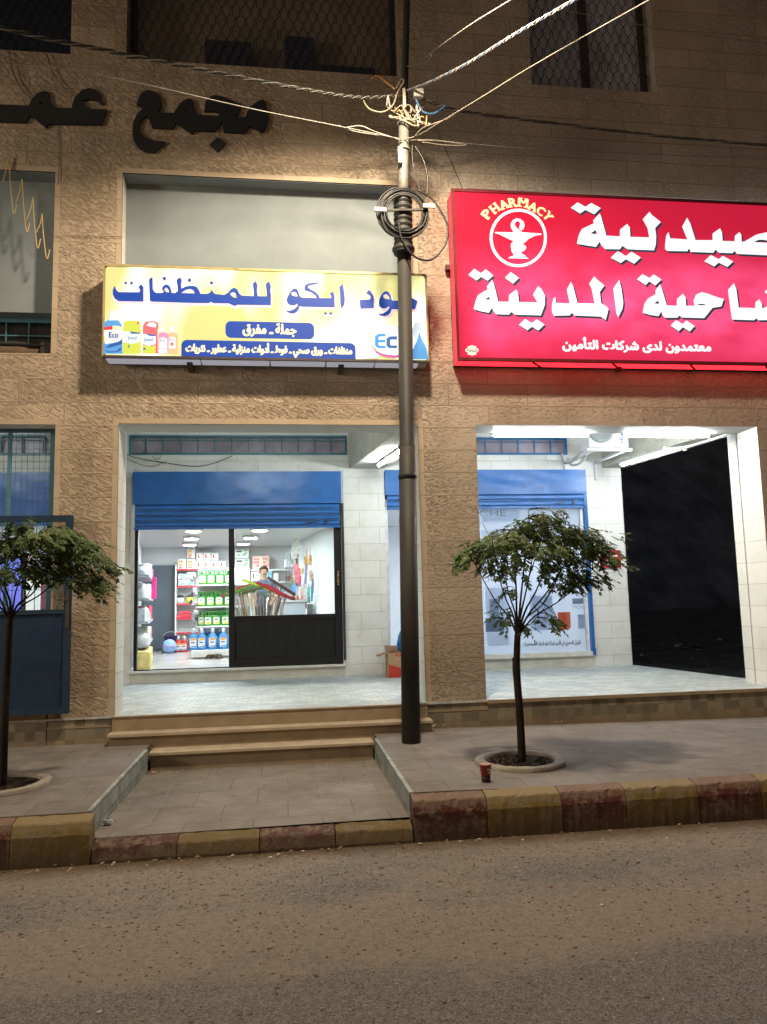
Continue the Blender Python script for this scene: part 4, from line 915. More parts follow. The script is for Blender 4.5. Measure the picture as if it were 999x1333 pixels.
# pictured bottles on the sign face (flat print)
def E_(n, c, s=.85): return glow('print_' + n, c, s)
W_ = E_('white', (.85, .87, .9), .95)
def printed(ring, mat_, y, par, name): m = MB(); flat(m, ring, y); return m.build(name, mat_, par)
def px_ring(pts, s=8.325, ox=130, oy=395, Y=YF): return [(p.x, p.z) for p in (at(ox + x / s, oy + y / s, Y) for x, y in pts)]
bt = MB()
MATS_B = [E_('blue', (.10, .35, .75), .8), W_, E_('deepblue', (.03, .12, .45), .7), E_('red', (.75, .05, .06), .75), E_('lime', (.62, .70, .10), .8), E_('coral', (.85, .16, .18), .8), E_('pink', (.80, .28, .50), .85), E_('peach', (.85, .50, .28), .85), E_('palelime', (.80, .85, .45), .85), E_('palepink', (.9, .75, .8), .9), E_('palewhiteblue', (.65, .78, .95), .9), E_('yellow', (.85, .75, .12), .8)]
lay = [0.0]
def pr(pts, mi, **k): lay[0] += .00025; flat(bt, px_ring(pts, **k), YF - .0015 - lay[0], mi)
pr([(28, 545), (35, 220), (90, 180), (110, 140), (112, 80), (180, 80), (185, 140), (205, 185), (242, 235), (248, 545)], 0)
pr([(110, 140), (114, 80), (178, 80), (184, 140), (200, 185), (95, 185)], 10)
pr([(38, 290), (242, 250), (244, 380), (200, 420), (60, 440), (52, 380)], 1)
pr([(36, 290), (38, 262), (138, 243), (140, 285)], 3); pr([(140, 285), (140, 243), (215, 245), (240, 290)], 8)
pr([(60, 480), (120, 440), (245, 400), (246, 440), (180, 460), (110, 480)], 2); pr([(50, 500), (90, 520), (180, 520), (235, 470), (230, 510), (180, 530), (90, 532)], 2)
pr([(36, 330), (55, 360), (60, 420), (36, 430)], 11)
pr([(250, 545), (250, 290), (262, 200), (300, 185), (440, 190), (450, 300), (448, 545)], 4)
pr([(255, 300), (440, 320), (440, 420), (345, 440), (255, 420)], 10); pr([(325, 305), (440, 318), (436, 330), (345, 330)], 2)
pr([(465, 545), (468, 240), (500, 195), (600, 192), (638, 215), (640, 250), (630, 285), (632, 545)], 5, )
pr([(505, 240), (535, 208), (590, 207), (615, 225), (612, 262), (560, 255)], 10)
pr([(468, 330), (610, 345), (608, 440), (540, 465), (468, 440)], 10); pr([(466, 545), (470, 450), (560, 470), (608, 450), (606, 545)], 4); pr([(495, 325), (615, 345), (600, 356), (540, 352)], 2)
pr([(634, 545), (640, 330), (665, 315), (668, 270), (712, 270), (714, 315), (745, 335), (742, 545)], 6)
pr([(668, 315), (668, 265), (712, 265), (714, 315)], 9); pr([(742, 545), (746, 335), (760, 315), (765, 255), (808, 255), (812, 315), (850, 335), (848, 545)], 7); pr([(762, 315), (766, 250), (808, 250), (812, 315)], 10)
pr([(648, 490), (650, 385), (685, 365), (733, 385), (732, 490)], 1); pr([(752, 490), (754, 375), (790, 360), (824, 378), (824, 490)], 1); pr([(640, 542), (642, 495), (735, 495), (735, 542)], 10)
pr([(765, 430), (790, 420), (805, 445), (785, 465), (768, 455)], 5); pr([(402, 205), (425, 198), (432, 218), (412, 232)], 5)
pr([(465, 500), (490, 475), (500, 505)], 2); pr([(305, 480), (320, 445), (328, 475)], 2)
bt.build('printed_bottles', MATS_B, ysn); bt = MB()
k2 = dict(s=9.99, ox=470, oy=420)
pr([(10, 465), (15, 140), (40, 95), (75, 140), (100, 250), (105, 465)], 10, **k2); pr([(105, 465), (108, 250), (150, 330), (235, 420), (235, 465)], 9, **k2)
pr([(660, 480), (665, 90), (700, 0), (780, 0), (810, 80), (870, 180), (878, 480)], 10, **k2); pr([(660, 480), (662, 360), (730, 240), (760, 130), (790, 220), (850, 330), (876, 480)], 0, **k2); pr([(670, 320), (660, 180), (715, 225), (700, 300)], 8, **k2); pr([(770, 160), (810, 140), (835, 200), (800, 220)], 9, **k2)
bt.build('printed_bottles', MATS_B, ysn)
em = MB()
def pe(pts, mi): lay[0] += .00025; flat(em, px_ring(pts, **k2), YF - .0015 - lay[0], mi)
pe([(120, 270), (170, 130), (300, 60), (480, 40), (640, 100), (700, 200), (690, 330), (600, 420), (430, 440), (250, 400)], 0)
pe([(120, 275), (200, 375), (300, 415), (430, 430), (560, 415), (640, 360), (560, 445), (430, 462), (300, 442), (200, 400)], 1)
pe([(320, 148), (225, 148), (182, 185), (182, 300), (225, 338), (320, 338), (320, 305), (240, 305), (228, 285), (228, 262), (318, 262), (318, 228), (228, 228), (228, 200), (240, 185), (320, 185)], 2)
pe([(468, 182), (370, 182), (330, 215), (330, 305), (370, 338), (468, 338), (468, 300), (392, 300), (380, 285), (380, 240), (392, 225), (468, 225)], 3)
pe([(492, 182), (590, 182), (630, 215), (630, 305), (590, 338), (530, 338), (492, 305), (492, 215)], 3); pe([(535, 225), (575, 225), (588, 240), (588, 285), (575, 300), (545, 300), (535, 285)], 0)
em.build('emblem', [W_, E_('magenta', (.60, .06, .42), .8), E_('skyblue', (.03, .28, .75), .85), E_('midblue', (.02, .12, .42), .8)], ysn)
def rect_px(a, b, Y=YF): p, q = at(*a, Y), at(*b, Y); return p.x, q.x, q.z, p.z
m = MB(); x0, x1, z0, z1 = rect_px((142.5, 432.5), (154.5, 440)); lettering(m, 'Eco', x0, x1, z0, z1, YF - .009, .03, arabic=False)
x0, x1, z0, z1 = rect_px((167, 438), (178, 443)); lettering(m, 'Jood', x0, x1, z0, z1, YF - .009, .0, arabic=False)
x0, x1, z0, z1 = rect_px((188, 440), (199, 445.5)); lettering(m, 'Jood', x0, x1, z0, z1, YF - .009, .0, arabic=False)
x0, x1, z0, z1 = rect_px((504, 428.5), (517, 435.5)); lettering(m, 'جود', x0, x1, z0, z1, YF - .009, .0); x0, x1, z0, z1 = rect_px((209, 442), (216, 445)); lettering(m, 'Eco', x0, x1, z0, z1, YF - .009, .0, arabic=False); x0, x1, z0, z1 = rect_px((221, 441), (228, 444)); lettering(m, 'Eco', x0, x1, z0, z1, YF - .009, .0, arabic=False)
m.build('print_lettering', glow('navy_print', (.02, .05, .25), .6), ysn)
# ================================================================ red pharmacy sign
phs = thing('pharmacy_sign', 'large backlit red pharmacy sign with white Arabic lettering and a cup emblem', 'sign', (4.4, -.13, 4.44))
PX0, PX1, PZ0, PZ1 = 1.965, 6.75, 4.445, 6.50
s_ = NT('red_backlit_acrylic'); x_, y_, z_ = s_.sep()
# two rows of tubes inside: pinker where they shine through
rowz = s_.math('ABSOLUTE', s_.math('SUBTRACT', z_, 1.05 - .35)); hot = s_.ramp(rowz, [(.0, 1.0), (.75, 0.12), (1.0, 0.0)])
cl = s_.ramp(s_.noise(1.0, 2, .5, s_.scaled(1.3, 1, 2.2)), [(.40, 0.15), (.70, 1.0)])
edge = s_.ramp(s_.math('ADD', x_, 2.42), [(.0, .15), (.35, 1.0)])
hf = s_.math('MULTIPLY', s_.math('MULTIPLY', hot, s_.math('ADD', s_.math('MULTIPLY', cl, .65), .35)), edge)
c_ = s_.mix(hf, (.58, .012, .045), (1.0, .13, .34)); s_.set(col=(.16, .004, .012), rough=.3, spec=.3); s_.emit(c_, s_.math('ADD', s_.math('MULTIPLY', hf, .55), .95)); M_rface = s_.m
m = MB(); m.quad((PX0 + .02, YF, PZ0 + .03), (PX1 - .02, YF, PZ0 + .03), (PX1 - .02, YF, PZ1 - .02), (PX0 + .02, YF, PZ1 - .02)); m.build('face', M_rface, phs)
M_rside = glow('red_lit_side', (.85, .018, .03), 3.2)
m = MB(); m.box(PX0, PX1, -.06, -.012, PZ0, PZ1, 1)
m.quad((PX0, YF + .02, PZ0), (PX1, YF + .02, PZ0), (PX1, -.06, PZ0), (PX0, -.06, PZ0), 0); m.quad((PX0, YF + .02, PZ0), (PX0, -.06, PZ0), (PX0, -.06, PZ1), (PX0, YF + .02, PZ1), 0); m.quad((PX1, YF + .02, PZ0), (PX1, -.06, PZ0), (PX1, -.06, PZ1), (PX1, YF + .02, PZ1), 0); m.quad((PX0, YF + .02, PZ1), (PX1, YF + .02, PZ1), (PX1, -.06, PZ1), (PX0, -.06, PZ1), 2)
m.build('case', [M_rside, mat('dark_red_case', (.06, .006, .008), .5), glow('added_top_glow', (.85, .85, .80), 1.1)], phs)  # white glow on the case top is added to brighten the niche
m = MB(); f = .03
m.box(PX0 - .004, PX1, YF - .012, YF + .02, PZ1 - .022, PZ1 + .012); m.box(PX0 - .004, PX1, YF - .012, YF + .02, PZ0 - .004, PZ0 + .032); m.box(PX0 - .004, PX0 + .022, YF - .012, YF + .02, PZ0 + .032, PZ1 - .022); m.build('sign_frame', mat('maroon_frame', (.10, .006, .010), .45), phs)
m = MB()
for x in (2.86, 3.83, 4.80, 5.77): m.bar((x, YF + .03, PZ0 - .003), (x + .16, -.05, PZ0 - .003), .025, .01)
for x in (3.95,): m.box(x - .03, x + .03, -.14, -.06, PZ0 - .05, PZ0 - .006)
m.box(PX0 - .06, PX0 - .005, -.09, -.03, 5.60, 5.66); m.build('bracket', mat('dark_iron', (.03, .01, .01), .5), phs)
M_sw = glow('white_backlit_letters', (.92, .97, 1.0), 1.0); M_shd = glow('slate_letter_edge', (.03, .055, .10), .55)
m = MB(); glyphs(m, RED_TITLE, YF - .001, .022, -.024); m.build('letter_edge', M_shd, phs)
m = MB(); glyphs(m, RED_TITLE, YF - .005); m.build('title_lettering', M_sw, phs)
m = MB(); glyphs(m, EMBLEM, YF - .003); m.build('emblem', M_sw, phs)
m = MB(); a0, a1, b0, b1 = 3.215, 5.05, 4.575, 4.74; lettering(m, 'معتمدون لدى شركات التأمين', a0, a1, b0, b1, YF - .006, .05); m.build('insurance_lettering', M_sw, phs)
m = MB()
for ch, cx, cz, an in ARC:
    V_, F_ = text_mesh(ch); xs = [p[0] for p in V_]; ys = [p[1] for p in V_]; mx, my = (min(xs) + max(xs)) / 2, (min(ys) + max(ys)) / 2
    hgt = .105 / (max(ys) - min(ys)); wid = (.115 if ch == 'M' else .088 if ch != 'A' else .10) / (max(xs) - min(xs)); ca, sa = math.cos(R(-an)), math.sin(R(-an))
    for k, (ox, oy) in enumerate(((0, 0), (.007, 0), (-.007, 0), (0, .005), (0, -.005))):
        vs = []
        for p in V_:
            u, v = (p[0] - mx) * wid + ox, (p[1] - my) * hgt + oy; vs.append((cx + u * ca - v * sa, YF - .005 - k * .0003, cz + u * sa + v * ca))
        m.add(vs, F_)
    if ch in 'PHARMY':   # slab serifs
        for u0, u1, v0 in ((-.052, -.012, -.05), (.012, .052, -.05), (-.052, -.012, .05), (.012, .052, .05)):
            if (ch in 'P' and u0 > 0) or (ch == 'A' and v0 > 0) or (ch == 'Y' and v0 < 0) or (ch == 'R' and u0 > 0 and v0 > 0): continue
            q = [(u0, v0 - .008), (u1, v0 - .008), (u1, v0 + .008), (u0, v0 + .008)]; m.add([(cx + u * ca - v * sa, YF - .0068 - (u0 > 0) * .0002, cz + u * sa + v * ca) for u, v in q], [(0, 1, 2, 3)])
m.build('pharmacy_lettering', glow('cream_letters', (.90, .80, .40), .95), phs)
pl = MB(); k3 = dict(s=24.975, ox=600, oy=440)
flat(pl, px_ring([(225, 275), (290, 265), (365, 230), (430, 262), (505, 270), (505, 325), (560, 345), (582, 405), (560, 450), (505, 480), (500, 545), (430, 550), (370, 580), (300, 552), (225, 540), (225, 480), (150, 430), (150, 370), (225, 330)], **k3), YF - .004)
pl = pl.build('maker_plate', glow('plate_cream', (.85, .78, .65), .85), phs)
m = MB(); x0, x1, z0, z1 = rect_px((608, 453.5), (621.5, 458)); lettering(m, 'الشاملة', x0, x1, z0, z1, YF - .006, .02); m.build('plate_lettering', glow('plate_dark', (.05, .08, .06), .3), pl)
# ================================================================ small red board on the white pillar, posters in the pharmacy window
rb = thing('wall_plaque', 'small red plaque with white marks on the white pillar behind the tree', 'sign', (5.2, 3.27, 2.25))
m = MB(); m.box(5.06, 5.40, 3.262, 3.285, 2.18, 2.46); m.build('board', mat('red_board', (.42, .012, .03), .4), rb)
m = MB(); m.box(5.12, 5.34, 3.259, 3.261, 2.36, 2.385); m.box(5.12, 5.27, 3.259, 3.261, 2.30, 2.32); m.box(5.12, 5.32, 3.259, 3.261, 2.23, 2.25); m.build('white_mark', mat('white_mark', (.75, .72, .72), .5), rb)
PY = BY + .05
po = thing('window_poster', 'large pale blue cosmetics poster filling the pharmacy window behind the tree', 'poster', (3.7, PY, .9))
M_poster = NT('pale_vinyl'); 
_t = M_poster.node('ShaderNodeBsdfTranslucent'); _t.inputs[0].default_value = (.72, .78, .86, 1); _d = M_poster.node('ShaderNodeBsdfDiffuse'); _d.inputs[0].default_value = (.68, .73, .80, 1)
_m = M_poster.node('ShaderNodeMixShader'); _m.inputs[0].default_value = .5; M_poster.link(_t.outputs[0], _m.inputs[1]); M_poster.link(_d.outputs[0], _m.inputs[2]); M_poster.link(_m.outputs[0], M_poster.out.inputs[0]); M_poster = M_poster.m
def vinyl(name, c):
    s = NT(name); t = s.node('ShaderNodeBsdfTranslucent'); t.inputs[0].default_value = (*c, 1); d = s.node('ShaderNodeBsdfDiffuse'); d.inputs[0].default_value = (*c, 1); m_ = s.node('ShaderNodeMixShader'); m_.inputs[0].default_value = .5
    s.link(t.outputs[0], m_.inputs[1]); s.link(d.outputs[0], m_.inputs[2]); s.link(m_.outputs[0], s.out.inputs[0]); return s.m
def prect(a, b): x0, x1, z0, z1 = rect_px(a, b, PY); return [(x0, z0), (x1, z0), (x1, z1), (x0, z1)]
m = MB(); flat(m, prect((615, 662), (766, 850)), PY); m.build('sheet', M_poster, po)
m = MB(); flat(m, prect((627, 664), (676, 679)), PY - .002, 0); flat(m, prect((626, 690), (768, 694)), PY - .002, 3); flat(m, prect((632, 805), (656, 822)), PY - .002, 1); flat(m, prect((637, 780), (650, 806)), PY - .0025, 2); flat(m, prect((632, 765), (664, 840)), PY - .0015, 3)
flat(m, prect((745, 779), (762, 786)), PY - .002, 1); flat(m, prect((752, 800), (764, 818)), PY - .002, 2); flat(m, prect((690, 775), (722, 820)), PY - .0014, 3); flat(m, prect((690, 776), (721, 819)), PY - .0018, 0)
m.build('poster_picture', [vinyl('vinyl_pale', (.66, .74, .86)), vinyl('vinyl_grey', (.25, .29, .36)), vinyl('vinyl_mist', (.40, .47, .58)), vinyl('vinyl_white', (.80, .86, .94))], po)
m = MB(); x0, x1, z0, z1 = rect_px((726, 797), (743.5, 819.5), PY); flat(m, [(x0, z1), (x0, z0 + .04), (x0 + .04, z0), (x1 - .04, z0), (x1, z0 + .04), (x1, z1)], PY - .003); m.build('poster_picture', vinyl('vinyl_orange', (.62, .12, .055)), po)
m = MB()
for tx, a, b, ar in (('ROCHE', (598, 664), (659, 672), False), ('VICHY', (745, 788), (764, 792), False), ('ROCHE', (615, 752), (646, 757), False)): x0, x1, z0, z1 = rect_px(a, b, PY); lettering(m, tx, x0, x1, z0, z1, PY - .003, .0, arabic=False)
x0, x1, z0, z1 = rect_px((681, 834), (756, 841), PY); lettering(m, 'الوكيل الحصري في الأردن شركة داود لتجارة المستحضرات', x0, x1, z0, z1, PY - .003, .03); m.build('poster_lettering', mat('poster_ink', (.30, .33, .38), .6), po)
# ================================================================ steel utility pole
pp = [Vector((1.218, -.79, .33)), Vector((1.263, -.79, 3.35)), Vector((1.302, -.79, 6.23)), Vector((1.334, -.79, 7.03)), Vector((1.40, -.79, 8.3)), Vector((1.45, -.79, 9.6))]
pole = thing('utility_pole', 'tall grey steel utility pole standing on the pavement before the arcade', 'pole', (1.218, -.79, .34))
M_pole = NT('weathered_grey_steel'); _n = M_pole.noise(4, 7, .65, M_pole.scaled(1, 1, .5)); M_pole.set(col=M_pole.ramp(_n, [(.3, (.021, .021, .020)), (.6, (.036, .034, .032)), (.75, (.034, .026, .020))]), rough=.6, metal=.0, spec=.25); M_pole.bump(M_pole.noise(30, 4), .003, .6); M_pole = M_pole.m
M_pole2 = mat('galvanised_steel', (.17, .165, .15), .5, .3, var=.3, scale=8)
def on(z):
    z = max(z, pp[0].z)
    for a, b in zip(pp[:-1], pp[1:]):
        if a.z <= z <= b.z: return a.lerp(b, (z - a.z) / (b.z - a.z))
    return pp[-1]
m = MB(); m.tube([on(z) for z in (.33, 1.5, 3.02)], [.094, .092, .090], 24); m.tube([on(3.0), on(3.04), on(3.05), on(3.33)], [.096, .096, .087, .086], 24); m.tube([on(3.31), on(3.34), on(3.35), on(5.85)], [.085, .085, .078, .074], 24); m.build('shaft', M_pole, pole)
m = MB(); m.tube([on(z) for z in (5.8, 6.4, 7.05)], [.060, .057, .055], 20); m.build('upper_shaft', M_pole2, pole)
m = MB(); m.tube([on(z) for z in (7.05, 8.3, 9.6)], [.040, .036, .032], 14); m.build('top_shaft', M_pole, pole)
m = MB(); m.lathe([(.0, .30), (.075, .31), (.077, .36), (.082, .37)], (0, 0, 0), 20); 
m = MB()
for z in (6.62, 6.93, 7.02): m.tube([on(z) + Vector((.066 * math.cos(a * math.pi / 8), .066 * math.sin(a * math.pi / 8), 0)) for a in range(16)], .011, 5, 0, False, True)
m.box(on(6.62).x - .075, on(6.62).x - .03, -.89, -.845, 6.42, 6.60)
m.bar((1.16, -.83, 6.98), (1.62, -.80, 6.93), .025); m.bar((1.33, -.85, 7.30), (1.33, -.85, 7.0), .03)
m.build('clamp_band', mat('old_zinc', (.36, .34, .27), .5, .5, var=.3), pole)
m = MB(); r9 = random.Random(5)
for i in range(16):
    c0 = on(6.95) + Vector((r9.uniform(-.22, .22), -.07 + r9.uniform(-.04, .02), r9.uniform(-.10, .12))); c1 = on(6.95) + Vector((r9.uniform(-.25, .25), -.06 + r9.uniform(-.03, .04), r9.uniform(-.05, .18)))
    m.tube(smooth_path([c0, c0.lerp(c1, .35) + Vector((0, -.02, r9.uniform(-.08, .12))), c0.lerp(c1, .7) + Vector((0, -.03, r9.uniform(-.10, .08))), c1], 5), r9.choice((.006, .008, .010)), 5, r9.choice((0, 0, 1, 2)))
m.tube(smooth_path([at(483, 103, -.82), at(492, 99, -.84), at(503, 107, -.85), at(515, 117, -.86)], 6), .009, 6, 2)
m.tube(smooth_path([at(472, 128, -.86), at(480, 141, -.88), at(497, 146, -.9), at(511, 138, -.9), at(518, 120, -.88), at(526, 106, -.87), at(522, 104, -.87), at(516, 115, -.88)], 6), .009, 6, 0)
m.tube(smooth_path([at(541, 128, -.86), at(550, 145, -.86), at(565, 148, -.84), at(580, 138, -.8)], 6), .014, 6, 3)
m.build('wire_tangle', [mat('cream_wire', (.24, .21, .15), .5), mat('grey_sheath', (.34, .34, .32), .5), mat('orange_wire', (.42, .19, .07), .5), mat('blue_sheath', (.05, .12, .22), .5)], pole)
m = MB(); c = at(545, 122, -.87); m.box(c.x - .055, c.x + .055, c.y - .03, c.y + .03, c.z - .05, c.z + .05); m.build('junction_box', mat('pale_plastic', (.5, .48, .45), .5), pole, .008)
m = MB(); m.tube(smooth_path([on(9.2), Vector((1.40, -1.0, 9.5)), Vector((1.2, -1.9, 9.1)), Vector((1.0, -2.8, 8.24))], 6), .022, 8); m.build('lamp_arm', M_pole2, pole)
m = MB(); m.ball((.95, -2.85, 8.30), .15, .30, .07, 16, 8); m.v = [(a, b, max(c, 8.27)) for a, b, c in m.v]; m.build('lamp_head', M_pole2, pole)
# slack cable coil with its brackets
M_cab = mat('black_cable', (.012, .012, .013), .45, var=.3)
cl_ = thing('cable_coil', 'coil of black telecom cable strapped to the utility pole beside the signs', 'cable', (1.27, -.90, 5.55))
cc = at(526, 277, -.90); m = MB()
for i in range(13):
    rr = .235 + r9.uniform(-.045, .04); ox, oz = r9.uniform(-.02, .02), r9.uniform(-.03, .02)
    m.tube([(cc.x + ox + rr * math.cos(a * math.pi / 18), -.90 + r9.uniform(-.003, .003) - .010 * (i % 4), cc.z + oz + rr * 1.05 * math.sin(a * math.pi / 18)) for a in range(36)], .0085, 6, 0, False, True)
m.tube(smooth_path([at(519, 290, -.95), at(524, 312, -.95), at(540, 334, -.95), at(562, 338, -.94), at(580, 318, -.93), at(583, 295, -.92), at(574, 275, -.91), at(562, 258, -.90), at(545, 248, -.9)], 6), .011, 6)
m.tube(smooth_path([at(545, 265, -.88), at(555, 255, -.88), at(557, 235, -.87), at(552, 210, -.86), at(540, 190, -.86)], 6), .009, 6); m.tube(smooth_path([at(548, 250, -.88), at(541, 230, -.87), at(537, 205, -.86), at(537, 188, -.86)], 6), .006, 6)
m.build('loop', M_cab, cl_)
m = MB(); pz = [on(z) + Vector((-.02, -.02, 0)) for z in (5.50, 5.58, 5.66, 5.74, 5.82, 5.90, 5.98, 6.06, 6.12)]
prof = []; 
for i in range(64):
    z = 5.42 + .70 * i / 63; p_ = on(z); prof.append((p_ + Vector((-.012, -.035, 0)), .088 + (.014 if (i // 3) % 2 else 0) + (.02 if i < 8 else 0)))
m.bar((cc.x - .25, -.93, cc.z + .0), (cc.x + .25, -.93, cc.z + .03), .02); m.tube([p for p, _ in prof], [r for _, r in prof], 16); m.build('closure_sleeve', mat('black_rubber', (.02, .02, .019), .6), cl_)
m = MB()
for dx in (-.262, .262): m.box(cc.x + dx - .065, cc.x + dx + .065, -.975, -.955, cc.z + .0 + dx * .12, cc.z + .045 + dx * .12)
m.build('bracket', mat('pale_bracket', (.34, .33, .30), .6), cl_)
# ================================================================ overhead wires
M_al = mat('aluminium_strand', (.19, .182, .165), .55, .2, var=.3); M_old = mat('dull_wire', (.16, .145, .12), .6, .1, var=.25)
def twisted(mb, path, n, r, R0, turns):
    L = len(path)
    for k in range(n):
        pts = []
        for i, p in enumerate(path):
            t = (Vector(path[min(i + 1, L - 1)]) - Vector(path[max(i - 1, 0)])).normalized(); u = t.cross(Vector((0, 0, 1))).normalized(); v = u.cross(t); a = 2 * math.pi * (turns * i / L + k / n)
            pts.append(Vector(p) + (u * math.cos(a) + v * math.sin(a)) * R0)
        mb.tube(pts, r, 5, k % 2, False)
def dense(pts, n): return smooth_path(pts, n)
m = MB(); twisted(m, dense([at(-260, -45, -2.2), at(0, 35, -1.7), at(140, 66, -1.4), at(280, 94, -1.15), at(400, 117, -.98), at(470, 127, -.88), at(520, 124, -.86)], 22), 4, 0.0075, 0.0136, 16)
solo(m, 'overhead_cable', [M_al, mat('black_insulated_wire', (.03, .03, .03), .4)], 'thick twisted bundle of bare and black wires running left from the pole', 'cable', 'overhead cables')
m = MB(); m.tube(dense([at(-200, 25, -1.9), at(0, 72, -1.6), at(180, 108, -1.35), at(330, 142, -1.05), at(440, 164, -.90), at(522, 181, -.86)], 10), 0.0054, 6); m.tube(dense([at(452, 166, -.88), at(470, 164, -.87), at(490, 172, -.86), at(524, 183, -.86)], 6), 0.0072, 5); m.tube(dense([at(440, 163, -.89), at(462, 171, -.87), at(500, 177, -.86)], 6), 0.0072, 5)
solo(m, 'overhead_cable', M_al, 'single pale wire crossing the black wall letters to the lower pole clamp', 'cable', 'overhead cables')
m = MB(); m.tube(dense([at(530, 86, -.85), at(545, 83, -.95), at(560, 70, -1.2), at(610, 34, -2.0), at(665, 0, -2.9), at(760, -60, -4.3)], 8), 0.0065, 6); m.tube(dense([at(543, 84, -.93), at(556, 80, -1.1), at(562, 74, -1.22), at(560, 70, -1.22)], 5), 0.0072, 5)
solo(m, 'overhead_cable', M_al, 'short upper pale wire rising right from the pole over the street', 'cable', 'overhead cables')
m = MB(); twisted(m, dense([at(531, 118, -.86), at(560, 107, -1.1), at(610, 82, -1.6), at(670, 45, -2.3), at(748, 0, -3.1), at(860, -65, -4.4)], 18), 3, 0.0067, 0.0104, 12)
solo(m, 'overhead_cable', [mat('white_core', (.25, .235, .22), .5), mat('pale_blue_core', (.10, .16, .26), .5)], 'twisted white and blue cable climbing right across the barred window', 'cable', 'overhead cables')
m = MB(); m.tube(dense([at(526, 181, -.86), at(545, 176, -.95), at(575, 158, -1.3), at(620, 131, -1.7), at(700, 82, -2.3), at(845, 0, -3.4), at(960, -65, -4.5)], 8), 0.0058, 6); m.tube(dense([at(540, 178, -.93), at(552, 166, -1.05), at(580, 156, -1.3), at(590, 150, -1.4)], 5), 0.0072, 5)
solo(m, 'overhead_cable', M_old, 'long dull wire rising right from the lower pole clamp past the window corner', 'cable', 'overhead cables')
m = MB(); twisted(m, dense([at(548, 128, -.85), at(575, 138, -.75), at(615, 147, -.6), at(700, 158, -.45), at(850, 176, -.3), at(1010, 190, -.2), at(1200, 205, -.2)], 14), 3, 0.0075, 0.0120, 10)
solo(m, 'overhead_cable', [mat('dark_sheath', (.05, .048, .045), .5), mat('grey_core', (.16, .15, .14), .5)], 'dark twisted cable running right above the red sign along the wall', 'cable', 'overhead cables')
m = MB(); m.tube(dense([at(530, 183, -.86), at(560, 182, -.8), at(610, 187, -.65), at(700, 194, -.5), at(850, 201, -.4), at(1010, 207, -.3), at(1200, 212, -.3)], 8), 0.0043, 6); m.tube(dense([at(545, 183, -.84), at(575, 184, -.75), at(608, 189, -.66), at(580, 189, -.74), at(550, 185, -.83)], 5), 0.0058, 5)
solo(m, 'overhead_cable', M_old, 'thin grey wire running right just above the red sign top edge', 'cable', 'overhead cables')
m = MB(); m.tube(dense([at(560, 150, -.86), at(585, 205, -.5), at(602, 245, -.22)], 6), 0.0043, 5)
solo(m, 'overhead_cable', M_cab, 'short black wire dropping from the pole to the red sign corner', 'cable', 'overhead cables')
m = MB(); m.tube(dense([at(640, -8, -.9), at(690, 4, -.9), at(780, 22, -.9), at(890, 42, -.9), at(1010, 58, -.9), at(1150, 75, -.9)], 6), 0.0043, 5)
solo(m, 'overhead_cable', M_old, 'faint wire crossing the top right corner in front of the window', 'cable', 'overhead cables')
M_yw = mat('yellow_wire', (.50, .38, .17), .6)
m = MB(); pk = [(-14, 212, 262), (12, 204, 278), (29, 233, 302), (43, 257, 323), (55, 278, 337)]
for k, (x, zt, zb) in enumerate(pk):
    dx = 7; m.tube(dense([at(x - 8, (zb + zt) / 2 - 4, -.03), at(x - 2, zt + 12, -.03), at(x, zt, -.03), at(x + 1, zt + 18, -.03), at(x + 2, (zt + zb) / 2, -.03), at(x + 6, zb, -.03), at(x + 10, zb - 12, -.03)], 6), .006, 5)
m.tube(dense([at(66, 297, -.03), at(71, 307, -.02), at(90, 307, -.02), at(160, 308, -.02)], 4), .003, 5, 1)
solo(m, 'hanging_wire', [M_yw, mat('brown_wire', (.12, .09, .06), .6)], 'yellowish wire hanging in loops over the left grey niche', 'wire')
for pts, lb in (([(12, 66), (18, 96), (28, 115), (40, 128)], 'thin dark wire drooping from the left upper window, the left one'), ([(61, 70), (70, 95), (84, 114), (98, 125)], 'thin dark wire drooping onto the black letter tip')):
    m = MB(); m.tube(dense([at(x, y, -.03) for x, y in pts], 6), .005, 5); solo(m, 'hanging_wire', M_cab, lb, 'wire')
m = MB(); m.tube(dense([at(76.5, 160, -.012), at(77, 200, -.012), at(77, 228, -.012), at(76, 240, -.012)], 4), .003, 5); solo(m, 'hanging_wire', M_cab, 'thin dark wire running straight down the wall between the black letters', 'wire')
# ================================================================ rolled awning on the left sill
ar = thing('rolled_awning', 'rolled brown awning lying on the sill of the left barred window', 'awning', (-3.3, -.02, 4.54))
m = MB(); m.tube([(-8.0, .15, 4.60), (-5, .15, 4.605), (-2.66, .15, 4.60)], .06, 12); m.build('roll', mat('brown_canvas', (.10, .065, .045), .9), ar)
m = MB(); m.box(-2.66, -2.56, .07, .2, 4.535, 4.68); m.build('end_cap', M_dframe, ar)
m = MB(); rr_ = random.Random(4); top = [(-8 + i * .12, .06 + rr_.uniform(-.015, .015), 4.655 + rr_.uniform(-.02, .03)) for i in range(46)]; bot = [(x, y + .1, 4.66) for x, y, z in top]
m.add(top + bot, [(i, i + 1, 47 + i, 46 + i) for i in range(45)]); m.build('loose_edge', mat('grey_plastic_sheet', (.22, .23, .24), .4), ar)
